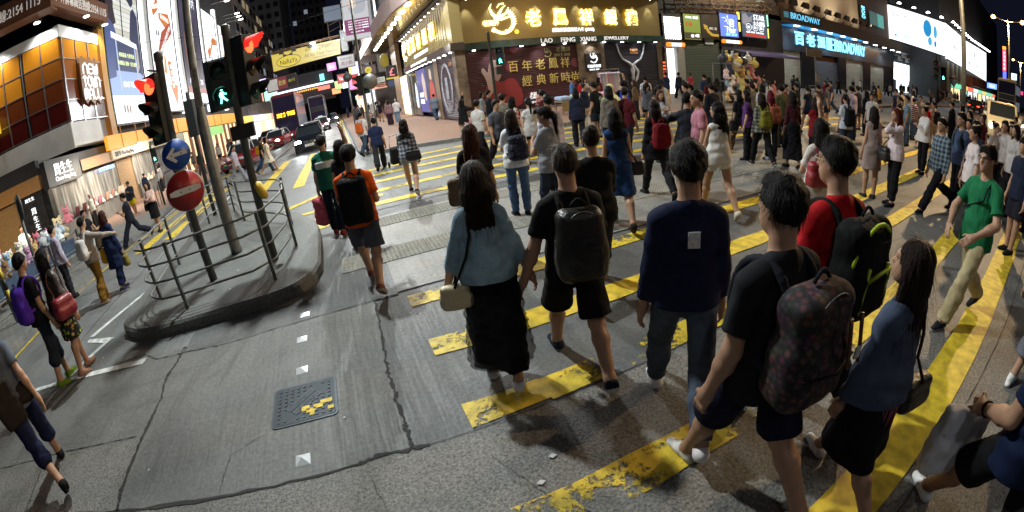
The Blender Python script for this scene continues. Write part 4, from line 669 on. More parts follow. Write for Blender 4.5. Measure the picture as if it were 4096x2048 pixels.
# lit shop fronts down the right-hand street
random.seed(3)
for i in range(9):
    x=100+i*9.5;c=random.choice([(.9,.95,1),(1,.75,.4),(.5,.9,1),(1,.9,.75)]);t=thing('street_shop',['narrow lit shop front under the white billboards','lit shop front with warm lamps further down the street'][i > 4],'shop',(x,20.8,0),0,'lit shops down the billboard street');b=MB();b.box((0,-.2,.2),(8.6,.2,2.6),glow('shop_light',c,1.3));b.build('shopfront',t);b=MB();b.box((0,-.5,2.7),(8.6,.1,3.6),glow('shop_sign_light',random.choice([(1,.2,.1),(.2,.8,.5),(.9,.95,1),(1,.7,.2)]),1.1));b.build('sign_band',t);b=MB();b.box((8.6,-.4,0),(9.3,.3,3.7),DARK);b.build('pier',t)
RW=Wall((120,0),90);RW.n=Vector((-1,0,0))
t=sign('neon_sign','tall red vertical neon sign with blue foot far down the billboard street',10.4,11.3,8.8,13.5,(1,.06,.15),2.,RW,.3);RW.vtext('lettering','麥當勞餐廳',10.85,9,13.3,.34,WG2,t,.6);b=MB();RW.box(b,10.35,11.25,6.9,8.7,.1,.3,glow('blue_neon',(.1,.15,1),2));RW.box(b,10.4,11.3,13.6,14.3,.1,.3,glow('amber_neon',(1,.4,.05),2));b.build('neon_end',t)
t=sign('neon_sign','blue glowing neon box sign below the farthest billboard',12.8,15.4,4.3,5.5,(.15,.3,1),2.2,RW,.3);RW.text('lettering','酒店',14.1,4.9,.34,WG2,t,1.6,.8)
t=sign('neon_sign','white square neon sign beside the far lamp post',7.6,9.0,7.3,8.7,(.6,.9,1),2.2,RW,.3);RW.text('lettering','東',8.3,8.0,.34,glow('green_print',(.05,.4,.3),.8),t,.8,.8)
t=sign('neon_sign','yellow and red restaurant sign low down the far street',10.7,11.7,2.8,3.9,(1,.6,.02),1.6,RW,.3);b=MB();RW.box(b,10.7,11.7,4.0,5.2,.1,.3,glow('red_neon',(1,.12,.05),2.2));b.build('red_panel',t)
t=sign('neon_sign','pink neon strip sign at the far right end of the street',5.8,9.3,4.4,5.2,(.9,.1,.3),1.,RW,.3)
# ---------------- street beyond: shophouses, hanging signs, towers
def block(name,lab,lo,hi,m,wins=None,seed=1,lit=.12,cat='building'):
    t=thing(name,lab,cat,(0,0,0));b=MB();b.box(lo,hi,m);b.build('wall',t);rnd=random.Random(seed)
    if wins:
        face,nx,nz=wins;z0=lo[2]+6;dz=(hi[2]-z0)/nz;b1=MB();b2=MB();x0,x1=(lo[0],hi[0]) if face == 'y' else (lo[1],hi[1]);dx=(x1-x0)/nx
        for i in range(nx):
            for k in range(nz):
                a,z=x0+dx*(i+.2),z0+dz*(k+.25);bb=b2 if rnd.random() < lit else b1;mm=glow('lit_window',(.75,.85,1) if rnd.random() < .5 else (1,.8,.45),.25) if bb is b2 else GLASSD
                if face == 'y':bb.box((a,lo[1]-.05,z),(a+dx*.6,lo[1]-.01,z+dz*.5),mm)
                else:
                    xx=lo[0] if face == 'x' else hi[0];s_=-1 if face == 'x' else 1;bb.box((xx+.01*s_-.02,a,z),(xx+.05*s_+.02,a+dx*.6,z+dz*.5),mm)
                if face == 'y' and rnd.random() < .5:b1.box((a,lo[1]-.5,z-.25),(a+dx*.5,lo[1]-.06,z-.02),m)
        b1.build('dark_window',t)
        if b2.v:b2.build('lit_window',t)
    return t
block('shophouse','dark shophouse row beyond the jewellery building on the bus street',(5.4,60.2,0),(20,140,20),mat('shophouse_wall',(.12,.1,.09),.8,noise=.3,scale=.6),('x',14,5),3,.2)
b=MB();
t=block('tower_block','tall dark tower with faint window rows behind the yellow banner',(-30,120,0),(-11.3,150,70),TOWER,('y',9,22),5,.04);block('tower_block','dark tower block rising at the centre of the sky',(-10.8,150,0),(1.2,180,70),mat('tower_dark',(.05,.05,.06),.85),('y',6,20),8,.06);block('tower_block','far dark tower behind the left traffic signal pole',(-62,170,0),(-36,200,75),TOWER,('y',10,20),12,.03)
block('apartment_block','low dark block with coloured lights closing the bus street',(-12,92,4.5),(0,100,10.5),mat('tower_dark',(.05,.05,.06),.85),('y',8,2),4,.5)
b=MB();b.box((-12,91.7,7.5),(0,91.95,7.9),glow('white_strip',(.8,.95,1),2.5));
for i in range(16):b.box((-9+i*.45,91.6,6.9),(-8.75+i*.45,91.9,7.2),glow('amber_neon',(1,.4,.05),2))
b.box((-2.6,91.5,8.3),(-1.7,91.9,9.6),glow('mint_neon',(.2,.9,.8),2));tag(b.build('light_strip'),'row of amber bulbs and white light strip on the far block','lights')
NF=lambda Y:(lambda w_:(setattr(w_,'n',Vector((0,-1,0))),w_)[1])(Wall((0,Y),0))
W50=NF(50);t=thing('hanging_banner','long yellow fabric banner spanning the bus street on a steel frame','banner',(0,0,0));b=MB();W50.poly(b,[(-6.33,7.64),(1.25,7.95),(1.38,9.66),(-6.33,9.5)],0,.1,glow('yellow_banner',(.75,.57,.08),.9));b.build('banner_face',t);b=MB();b.tube([W50.p(-6.4,9.75,.3),W50.p(1.3,10.05,.3)],.06,RST,5);b.tube([W50.p(-6.4,9.7,-.3),W50.p(1.3,10.0,-.3)],.06,RST,5)
for x in np.arange(-6.2,1.4,1.1):b.tube([W50.p(x,9.45,0),W50.p(x,10.0,.3)],.03,RST,4)
for x in (-5.4,-4.0,-2.2):W50.box(b,x,x+.5,9.3,9.65,.3,.7,BLACK)
b.build('frame',t);b=MB();b.tube([W50.p(-4.5+1.35*math.cos(q),8.45+.62*math.sin(q),.12) for q in np.linspace(0,6.28,25)[:-1]],.03,DLT,4,True);W50.poly(b,[(-4.5+1.3*math.cos(q),8.45+.58*math.sin(q)) for q in np.linspace(0,6.28,25)[:-1]],.1,.12,glow('yellow_oval',(.8,.62,.02),.9));b.build('oval_logo',t)
W50.text('lettering','NaRaYa',-4.5,8.4,.14,DLT,t,1.9,.5);b=MB()
for s in (-1,1):W50.poly(b,[(-4.5,9.1),(-4.5+s*.55,9.35),(-4.5+s*.5,8.95)],.12,.15,DLT)
b.build('bow_logo',t);OLV=glow('olive_letters',(.3,.27,.03),.5);W50.text('lettering','Amazing Fabrics',-.9,9.1,.12,OLV,t,3.4,.45);W50.text('lettering','All for Your Needs',-.9,8.55,.12,OLV,t,3.6,.42);W50.text('lettering','www.naraya.com',-.7,8.1,.12,OLV,t,2.2,.2)
b=MB();b.lathe([(.3,0),(.25,-.1),(.02,-.2)],WG,Matrix.Translation(W50.p(-1.6,9.75,.6)),12);b.build('banner_lamp',t);lamp('banner_lamp','POINT',W50.p(-1.6,9.4,.7),250,(.95,1,1),None,.2)
W38=NF(38);t=sign('hanging_banner','tall white and purple loan banner with a hand holding a white shape',1.6,3.72,7.55,12.5,(.75,.75,.78),.75,W38,.1,'banner',rim=WHITEP);b=MB();W38.box(b,1.62,3.7,7.95,9.3,.1,.13,glow('purple_print',(.28,.02,.15),.8));b.build('purple_field',t);b=MB();blob(b,W38,[(2.2,9.7),(2.0,10.4),(2.4,11.2),(3.2,11.4),(3.6,10.6),(3.4,9.8)],.1,glow('pale_print',(.6,.62,.68),.7));blob(b,W38,[(2.0,10.5),(2.1,11.1),(2.6,11.2),(2.8,10.4),(2.5,10.2)],.13,glow('print_skin',(.8,.6,.5),.9));b.build('hand_print',t)
for i,s in enumerate(('www.moneyfinance.com.hk','旺角分行 2711 3622 (大利商場)','觀塘分行 2711 3208 (觀塘廣場)','荃灣分行 2691 9931 (荃灣廣場)')):W38.text('lettering',s,2.75,9.1-.22*i,.14,WG2,t,1.7,.13)
W38.text('lettering','WhatsApp 5227 9981',2.6,8.15,.14,WG2,t,1.1,.14);b=MB();W38.box(b,3.75,3.95,7.4,14,-.3,.1,WHITEP);b.build('edge_panel',t)
W55=NF(55);t=sign('box_sign','blank pale blue box sign on a rusty rooftop frame',.0,2.05,12.85,14.7,(.35,.45,.6),.35,W55,.2);b=MB();b.tube([W55.p(.3,9,0),W55.p(.3,12.8,0)],.06,RST,5);b.tube([W55.p(1.8,9,0),W55.p(1.8,12.8,0)],.06,RST,5)
for z in (9.5,10.5,11.5,12.3):b.tube([W55.p(.3,z,0),W55.p(1.8,z+.5,0)],.035,RST,4)
b.build('frame_leg',t)
t=sign('hanging_sign','narrow white vertical sign with dark characters by the rusty frame',1.5,2.1,8.2,10.5,(.5,.5,.52),.5,W50,.3);W50.vtext('lettering','M財務公司',1.8,8.3,10.4,.32,DLT,t,.42)
W48=NF(48);t=sign('hanging_sign','white sign with red and black characters on the bus street',.85,2.5,6.15,7.4,(.62,.55,.55),.55,W48,.3);W48.text('lettering','瑞昌針步旅行',1.68,7.1,.32,DLT,t,1.3,.26);W48.text('lettering','周少勳',1.68,6.6,.32,glow('dark_red_print',(.3,.03,.03),.4),t,1.2,.42)
t=sign('hanging_sign','red fashion shop sign with white lettering on the bus street',.56,1.82,5.0,6.0,(.75,.03,.05),.9,W55,.3);W55.text('lettering','Veeko',1.2,5.5,.32,WG2,t,1.0,.5)
W60=NF(60);t=sign('hanging_sign','bright lime green and white box sign on the bus street',.1,1.0,4.5,5.6,(.6,.9,.3),1.4,W60,.3);t=sign('hanging_sign','small red sign behind the corner traffic signal',2.1,2.7,4.3,5.3,(.8,.05,.04),1.2,W50,.3)
W46=NF(46);t=sign('hanging_sign','dark red shop sign with yellow disc on the shophouse',3.1,4.4,4.8,5.7,(.12,.01,.01),.5,W46,.3);b=MB();W46.poly(b,[(3.65+.35*math.cos(q),5.25+.35*math.sin(q)) for q in np.linspace(0,6.28,17)[:-1]],.3,.33,glow('yellow_oval',(.8,.62,.02),.9));b.build('disc',t);W46.text('lettering','金行',3.65,5.25,.35,DLT,t,.4,.3)
W40=NF(40);t=sign('shop_awning_sign','white phone shop sign with red characters over a salmon awning',3.45,4.5,3.55,4.0,(.75,.82,.72),.8,W40,.3);W40.text('lettering','記電訊',4.0,3.78,.32,glow('dark_red_print',(.3,.03,.03),.4),t,.85,.32);b=MB();b.add([W40.p(3.2,3.45,.0),W40.p(4.5,3.45,0),W40.p(4.5,2.98,1.2),W40.p(3.2,2.98,1.2)],[(0,1,2,3)],mat('salmon_awning',(.4,.17,.12),.8));b.build('awning',t)
W42=NF(42);t=sign('pawn_sign','beige sign with a gold round pawn shop emblem',4.3,5.35,4.6,6.3,(.45,.4,.32),.25,W42,.1);b=MB();b.lathe([(.02,-.1),(.35,-.06),(.42,0),(.35,.06),(.02,.1)],glow('gold_disc',(.5,.36,.02),.5),Matrix.Translation(W42.p(4.9,5.6,.4)) @ Matrix.Rotation(R_(90),4,'X') @ Matrix.Scale(1.6,4,(0,1,0)),16);b.build('emblem',t)
t=sign('neon_sign','black neon sign with pink pound symbol over a yellow strip',4.78,5.62,3.85,4.8,(.01,.01,.012),0,W40,.3);W40.text('neon_symbol','£',5.2,4.3,.34,glow('pink_neon',(1,.2,.25),1.6),t,.45,.7);b=MB();W40.box(b,4.65,5.75,3.66,3.8,.25,.45,glow('yellow_strip',(.8,.55,.03),.9));W40.box(b,4.8,5.3,3.0,3.6,.2,.3,mat('blue_board',(.03,.06,.16),.5));b.build('yellow_strip',t)
W70=NF(70);t=sign('neon_sign','glowing magenta neon sign high over the far bus street',-.6,.75,8.0,9.15,(.9,.15,.8),2.2,W70,.3);W70.text('lettering','海心',.08,8.58,.34,WG2,t,.9,.7)
random.seed(11)
for i,(Y,x,z,w_,h_,c,lab) in enumerate(((64,.9,4.6,1.2,1.4,(.9,.95,1),'white lit box sign deep in the bus street'),(68,2.2,4.4,1.2,1.6,(1,.25,.5),'pink lit box sign deep in the bus street'),(74,1.2,6.2,1.4,.8,(.3,.9,.6),'green lit strip sign deep in the bus street'),(80,-.5,4.6,1.5,1,(1,.3,.1),'orange red sign far down the bus street'),(84,-3,6,2.2,.7,(1,.15,.1),'red light bar far down the bus street'),(62,3.4,4.2,1.5,2,(.95,.95,1),'bright white shop light box by the shophouse'))):
    t=sign('box_sign',lab,x,x+w_,z,z+h_,c,2.,NF(Y),.3)
# air conditioners and pipes on the dark walls
def aircon(par,p,n,s=1.):
    b=MB();n=Vector(n);u=Vector((-n.y,n.x,0));M=Matrix((u,n,Vector((0,0,1)))).transposed().to_4x4();M.translation=Vector(p);b.box((-.4*s,0,-.28*s),(.4*s,.45*s,.28*s),mat('aircon_case',(.32,.32,.3),.6,noise=.2,scale=3),M);b.lathe([(.2*s,0),(.2*s,.012)],BLACK,M @ Matrix.Translation((-.1*s,.452*s,0)) @ Matrix.Rotation(R_(-90),4,'X'),12);b.build('air_conditioner',par)
rq=random.Random(9)
for i in range(9):aircon(sh,(21.6+i*2.0,25.58,rq.choice([8.3,9.6,11.2])),(0,-1,0))
for i in range(8):aircon(cb,(83+i*2.4,28.55,rq.choice([6.3,7.0])),(0,-1,0),1.4)
for i in range(12):aircon(bpy.data.objects['shophouse'],(5.35,62+i*3.1,rq.choice([6.5,9.2,12.4])),(-1,0,0),1.3)
for x in (21.2,25.9,33.4):b=MB();b.tube([(x,25.5,4.5),(x,25.5,15)],.07,GALVP,6);b.build('drain_pipe',sh)
b=MB();b.tube([(5.5,40,9),(0,44,8.4),(-13,42,10)],.018,BLACK,4);b.tube([(4.5,30,9.2),(-4,33,8.7),(-13.2,31,10.4)],.015,BLACK,4);tag(b.build('overhead_cable'),'thin black cables slung across the bus street','cable')
# lit shops and neon further along the bus street
rq=random.Random(17);SC_=[(1,.75,.45),(.9,.95,1),(1,.35,.3),(.4,.9,.6),(1,.6,.15),(.7,.6,1)];block('apartment_block','dark apartment block with scattered lit windows behind the red taxis',(-34,70.5,0),(-14,116,26),mat('shophouse_wall',(.12,.1,.09),.8,noise=.3,scale=.6),('X',12,7),6,.3)
for i in range(18):
    y=62+(i // 2)*6.2;s=i % 2;x=5.35 if s else -13.3;d=-1 if s else 1;c=rq.choice(SC_);t=thing('street_shop','lit shop front with %s sign along the bus street, %s' % (['warm','white','red','green','orange','violet'][SC_.index(c)],'beyond the jeweller' if s else 'behind the taxis'),'shop',(x,y,0),0,'lit shops along the bus street');b=MB();b.box((min(0,d*.2),0,.2),(max(0,d*.2),5.4,3),glow('shop_light',rq.choice(SC_[:2]),1.5));b.build('shopfront',t);b=MB();b.box((min(0,d*.4),0,3.1),(max(0,d*.4),5.6,4.1),glow('shop_sign_light',c,1.6));b.build('sign_band',t)
    b=MB();h=rq.uniform(5,8.5);b.box((min(d*.3,d*2),2.5,h),(max(d*.3,d*2),2.7,h+rq.uniform(1,2.6)),glow('hanging_neon',rq.choice(SC_),1.8));b.build('hanging_neon',t)
# ================================================================ people: skeleton, distance field, surface
def nz(v):v=np.asarray(v,float);return v/(np.linalg.norm(v)+1e-9)
def rod(axis,deg):
    a=nz(axis);t=R_(deg);K=np.array([[0,-a[2],a[1]],[a[2],0,-a[0]],[-a[1],a[0],0]]);return np.eye(3)+math.sin(t)*K+(1-math.cos(t))*K @ K
class Field:
    def __init__(s,prims,h,k=.04):
        lo=np.min([p['lo'] for p in prims],0)-2*h;hi=np.max([p['hi'] for p in prims],0)+2*h
        s.h=h;s.lo=lo;n=np.ceil((hi-lo)/h).astype(int)+2;s.V=np.full(n,.5,np.float32)
        for p in prims:s.put(p,p.get('k',k))
    def grid(s,lo,hi):
        i0=np.maximum(np.floor((lo-s.lo)/s.h).astype(int),0);i1=np.minimum(np.ceil((hi-s.lo)/s.h).astype(int)+1,s.V.shape)
        ax=[(s.lo[a]+s.h*np.arange(i0[a],i1[a])).astype(np.float32) for a in range(3)]
        return tuple(slice(i0[a],i1[a]) for a in range(3)),ax[0][:,None,None],ax[1][None,:,None],ax[2][None,None,:]
    def put(s,p,k):
        mg=max(k,2.5*s.h);sl,X,Y,Z=s.grid(p['lo']-mg,p['hi']+mg)
        if min(X.size,Y.size,Z.size) < 1:return
        d=ev(p,X,Y,Z);A=s.V[sl]
        op=p.get('op','u')
        if op == 'u':
            hh=np.clip(.5+.5*(d-A)/k,0,1);s.V[sl]=d*(1-hh)+A*hh-k*hh*(1-hh)
        else:
            s.V[sl]=np.maximum(A,-d)
    def clip(s,n,c,soft=None):
        sl,X,Y,Z=s.grid(s.lo,s.lo+s.h*np.array(s.V.shape));s.V=np.maximum(s.V,(n[0]*X+n[1]*Y+n[2]*Z-float(np.dot(n,c))).astype(np.float32)[:s.V.shape[0],:s.V.shape[1],:s.V.shape[2]])
    def noise(s,amp,fr,ph=0.):
        sl,X,Y,Z=s.grid(s.lo,s.lo+s.h*(np.array(s.V.shape)-.5))
        s.V[sl] += amp*(np.sin(fr*X+2*np.sin(fr*.6*Z+ph))*np.sin(fr*1.3*Z+1.7*np.sin(fr*.5*Y+ph))+.5*np.sin(fr*2.1*Y+fr*X+ph))
    def folds(s,amp,zc,wd=.1,fr=62.):
        sl,X,Y,Z=s.grid(s.lo,s.lo+s.h*(np.array(s.V.shape)-.5));m=sum(np.exp(-((Z-z)/wd) ** 2) for z in zc)
        s.V[sl] += amp*m*np.sin(fr*Z+2.6*np.sin(7*X+3*Y+zc[0]*9)+1.5*np.sin(15*Y-9*X))
    def streaks(s,amp,c,fr):
        sl,X,Y,Z=s.grid(s.lo,s.lo+s.h*(np.array(s.V.shape)-.5));a=np.arctan2(X-c[0],Y-c[1])
        s.V[sl] += amp*np.sin(fr*a+1.5*np.sin(9*Z))*np.clip((c[2]+.1-Z)*8+.3,.3,1)
    def net(s):
        V=s.V;ins=V < 0;nx,ny,nz_=V.shape
        acc=np.zeros((nx-1,ny-1,nz_-1),np.uint8)
        C=[(a,b,c) for a in (0,1) for b in (0,1) for c in (0,1)]
        for a,b,c in C:acc += ins[a:nx-1+a,b:ny-1+b,c:nz_-1+c]
        I,J,K=np.nonzero((acc > 0) & (acc < 8));n=len(I)
        if n == 0:return np.zeros((0,3)),np.zeros((0,4),int)
        idx=np.full(acc.shape,-1,np.int32);idx[I,J,K]=np.arange(n)
        vals={c:V[I+c[0],J+c[1],K+c[2]] for c in C};S=np.zeros((n,3));cnt=np.zeros(n)
        for c in C:
            for a in range(3):
                if c[a]:continue
                d=list(c);d[a]=1;v0,v1=vals[c],vals[tuple(d)];m=(v0 < 0) != (v1 < 0)
                t=np.where(m,v0/np.where(m,v0-v1,1),0);q=np.array(c,float)[None,:].repeat(n,0);q[:,a]=t
                S += q*m[:,None];cnt += m
        P=(np.stack([I,J,K],1)+S/cnt[:,None])*s.h+s.lo
        F=[]
        for a in range(3):
            sh=[slice(None)]*3;sh2=[slice(None)]*3;sh[a]=slice(0,-1);sh2[a]=slice(1,None)
            A,B=ins[tuple(sh)],ins[tuple(sh2)];i,j,k=np.nonzero(A != B);q=np.stack([i,j,k],1);b,c=(a+1) % 3,(a+2) % 3
            ok=(q[:,b] > 0) & (q[:,c] > 0) & (q[:,b] < V.shape[b]-1) & (q[:,c] < V.shape[c]-1);q=q[ok];sgn=A[tuple(q.T)]
            cs=[]
            for db,dc in ((-1,-1),(0,-1),(0,0),(-1,0)):
                r=q.copy();r[:,b] += db;r[:,c] += dc;cs.append(idx[tuple(r.T)])
            f=np.stack(cs,1);f[~sgn]=f[~sgn][:,::-1];F.append(f)
        return P,np.concatenate(F)
def ev(p,X,Y,Z):
    if p['t'] == 'c':
        a,b,q=p['a'],p['b'],p.get('q')
        if q is not None:   # squash along local y of frame R
            Rm=p['R'];px,py,pz=X-a[0],Y-a[1],Z-a[2]
            u=px*Rm[0,0]+py*Rm[1,0]+pz*Rm[2,0];v=(px*Rm[0,1]+py*Rm[1,1]+pz*Rm[2,1])/q;w=px*Rm[0,2]+py*Rm[1,2]+pz*Rm[2,2]
            ba=Rm.T @ (b-a);ba=np.array([ba[0],ba[1]/q,ba[2]])
        else:u,v,w=X-a[0],Y-a[1],Z-a[2];ba=b-a
        t=np.clip((u*ba[0]+v*ba[1]+w*ba[2])/(ba @ ba+1e-9),0,1)
        d=np.sqrt((u-t*ba[0]) ** 2+(v-t*ba[1]) ** 2+(w-t*ba[2]) ** 2)-(p['ra']+(p['rb']-p['ra'])*t)
        if q is not None:d=d*max(q,.6)
    elif p['t'] == 'e':
        Rm,c,r=p['R'],p['c'],p['r'];px,py,pz=X-c[0],Y-c[1],Z-c[2]
        u=[px*Rm[0,i]+py*Rm[1,i]+pz*Rm[2,i] for i in range(3)]
        k0=np.sqrt(sum((u[i]/r[i]) ** 2 for i in range(3)));k1=np.sqrt(sum((u[i]/r[i] ** 2) ** 2 for i in range(3)))+1e-6
        d=k0*(k0-1)/k1
    else:               # rounded box
        Rm,c,r,rd=p['R'],p['c'],p['r'],p['rd'];px,py,pz=X-c[0],Y-c[1],Z-c[2]
        g=[np.abs(px*Rm[0,i]+py*Rm[1,i]+pz*Rm[2,i])-(r[i]-rd) for i in range(3)]
        d=np.sqrt(sum(np.maximum(x,0) ** 2 for x in g))+np.minimum(np.maximum(np.maximum(g[0],g[1]),g[2]),0)-rd
    for n,o in p.get('cl',()):d=np.maximum(d,n[0]*X+n[1]*Y+n[2]*Z-o)
    return d.astype(np.float32)
def cap(a,b,ra,rb=None,q=None,R=None,cl=(),k=None,op='u'):
    a,b=np.asarray(a,float),np.asarray(b,float);rb=ra if rb is None else rb;r=max(ra,rb)
    p=dict(t='c',a=a,b=b,ra=ra,rb=rb,lo=np.minimum(a,b)-r,hi=np.maximum(a,b)+r,cl=cl,op=op)
    if q:p['q']=q;p['R']=np.eye(3) if R is None else R
    if k:p['k']=k
    return p
def ell(c,r,R=None,k=None,op='u',cl=()):
    R=np.eye(3) if R is None else R;e=np.sqrt(((R*np.asarray(r)) ** 2).sum(1));c=np.asarray(c,float)
    p=dict(t='e',c=c,r=np.asarray(r,float),R=R,lo=c-e,hi=c+e,op=op,cl=cl)
    if k:p['k']=k
    return p
def rbox(c,r,rd,R=None,k=None):
    R=np.eye(3) if R is None else R;e=(np.abs(R)*np.asarray(r)).sum(1);c=np.asarray(c,float)
    p=dict(t='b',c=c,r=np.asarray(r,float),rd=rd,R=R,lo=c-e,hi=c+e)
    if k:p['k']=k
    return p
def grow(p,g,gb=None):
    p=dict(p);gb=g if gb is None else gb
    if p['t'] == 'c':p['ra'] += g;p['rb'] += gb
    else:p['r']=p['r']+g
    m=max(g,gb);p['lo']=p['lo']-m;p['hi']=p['hi']+m;return p
def flesh(name,prims,h,mats,k=.04,parent=None,noise=None,folds=None,clips=(),streak=None,mfun=None):
    f=Field(prims,h,k)
    if noise:f.noise(*noise)
    if streak:f.streaks(*streak)
    if folds and h < .016:f.folds(*folds)
    for n,c in clips:f.clip(np.asarray(n,float),c)
    P,F=f.net()
    me=bpy.data.meshes.new(name);me.vertices.add(len(P));me.vertices.foreach_set('co',P.astype(np.float32).ravel())
    me.loops.add(F.size);me.polygons.add(len(F));me.loops.foreach_set('vertex_index',F.astype(np.int32).ravel())
    me.polygons.foreach_set('loop_start',np.arange(0,F.size,4,dtype=np.int32));me.polygons.foreach_set('use_smooth',np.ones(len(F),bool))
    for m in mats:me.materials.append(m)
    if mfun is not None and len(F):me.polygons.foreach_set('material_index',mfun(P[F].mean(1)).astype(np.int32))
    me.update(calc_edges=True)
    o=bpy.data.objects.new(name,me);COL.objects.link(o)
    if parent:o.parent=parent
    return o
# ---------------------------------------------------------------- cloth materials
def fold(m):
    """adds broad creases to a fabric"""
    N,L=nodes(m);b=N['Principled BSDF'];old=b.inputs['Normal'].links[0].from_node;tc=N.new('ShaderNodeTexCoord');w=N.new('ShaderNodeTexNoise');w.inputs['Scale'].default_value=5.5;w.inputs['Detail'].default_value=1.2;w.inputs['Distortion'].default_value=1.2
    mp=N.new('ShaderNodeMapping');mp.inputs['Scale'].default_value=(1,1,.55);L.new(tc.outputs['Object'],mp.inputs[0]);L.new(mp.outputs[0],w.inputs['Vector']);bp=N.new('ShaderNodeBump');bp.inputs['Strength'].default_value=.6;bp.inputs['Distance'].default_value=.04;L.new(w.outputs[0],bp.inputs['Height']);L.new(old.outputs[0],bp.inputs['Normal']);L.new(bp.outputs[0],b.inputs['Normal']);return m
def cloth(kind,c1,c2=None,name=None):
    key=('cloth',kind,c1,c2)
    if key in MATS:return MATS[key]
    a=srgb(c1);b=srgb(c2) if c2 else a
    if kind == 'plain':m=fold(mat('fabric',a,.85,noise=.16,scale=14,bump=.05,bscale=130,spec=.15))
    elif kind == 'denim':m=fold(mat('denim',a,.9,noise=.4,scale=5,bump=.08,bscale=160,spec=.12))
    elif kind == 'leather':m=mat('leather',a,.38,noise=.15,scale=10,bump=.35,bscale=45)
    elif kind == 'hair':m=mat('hair',tuple(q*.6 for q in a),.5,noise=.7,scale=45,bump=.8,stretch=(3,3,.2),spec=.14)
    elif kind == 'stripe':
        m=ramp_mat('striped_fabric','ShaderNodeTexWave',[(0,a),(.55,a),(.56,b),(1,b)],.85,scale=(1,1,1),setup=lambda t:(setattr(t,'bands_direction','Z'),setattr(t.inputs['Scale'],'default_value',4.5)),interp='CONSTANT')
    elif kind in ('plaid','dots','floral','camo'):
        m=bpy.data.materials.new(kind+'_fabric');m.use_nodes=True;N,L=nodes(m);p=N['Principled BSDF'];p.inputs['Roughness'].default_value=.85
        tc=N.new('ShaderNodeTexCoord')
        if kind == 'plaid':
            fs=[]
            for d in ('Z','X','Y'):
                w=N.new('ShaderNodeTexWave');w.bands_direction=d;w.inputs['Scale'].default_value=4.2;w.inputs['Distortion'].default_value=.4;L.new(tc.outputs['Object'],w.inputs['Vector']);fs.append(w.outputs[1] if len(w.outputs) > 1 else w.outputs[0])
            ad=N.new('ShaderNodeMath');ad.operation='ADD';L.new(fs[0],ad.inputs[0]);L.new(fs[1],ad.inputs[1])
            mr=N.new('ShaderNodeMapRange');mr.inputs[1].default_value=.5;mr.inputs[2].default_value=1.5;L.new(ad.outputs[0],mr.inputs[0]);fac=mr.outputs[0]
        else:
            v=N.new('ShaderNodeTexVoronoi');v.inputs['Scale'].default_value={'dots':38,'floral':16,'camo':34}[kind];L.new(tc.outputs['Object'],v.inputs['Vector'])
            th={'dots':(.16,.2),'floral':(.3,.36),'camo':(.2,.6)}[kind]
            mr=N.new('ShaderNodeMapRange');mr.inputs[1].default_value=th[1];mr.inputs[2].default_value=th[0];L.new(v.outputs['Distance'],mr.inputs[0]);fac=mr.outputs[0]
        mx=N.new('ShaderNodeMix');mx.data_type='RGBA';mx.inputs[6].default_value=(*a,1);mx.inputs[7].default_value=(*b,1);L.new(fac,mx.inputs[0])
        if kind in ('floral','camo'):
            hs=N.new('ShaderNodeMix');hs.data_type='RGBA';hs.blend_type='MULTIPLY';hs.inputs[0].default_value=.7;L.new(mx.outputs[2],hs.inputs[6]);L.new(v.outputs['Color'],hs.inputs[7]);L.new(hs.outputs[2],p.inputs['Base Color'])
        else:L.new(mx.outputs[2],p.inputs['Base Color'])
    MATS[key]=m;return m
SKIN=[mat('skin',c,.5,noise=.1,scale=25,spec=.35) for c in ((.37,.21,.135),(.42,.26,.17),(.3,.17,.1))]
EYE=mat('eye',(.015,.01,.01),.2);LIP=mat('lips',(.33,.11,.09),.45);SOLE=mat('shoe_sole',(.6,.6,.58),.7)
LEG=dict(s=(3,3,-2,3),w=(24,6,-20,26),v=(-20,26,24,6),W=(32,4,-28,34),V=(-28,34,32,4),sit=(84,86,78,84),l=(10,12,-8,10),r=(-8,10,10,12))
ARM=dict(d=(3,8,14,0),f=(22,8,22,0),b=(-24,8,12,0),p=(30,6,100,32),e=(12,8,92,10),u=(155,10,25,0),x=(28,8,105,62),o=(25,72,48,10),g=(4,20,6,0),h=(8,10,55,10),c=(40,12,128,20),m=(20,25,60,45),t=(-8,12,20,0),q=(88,25,135,35))
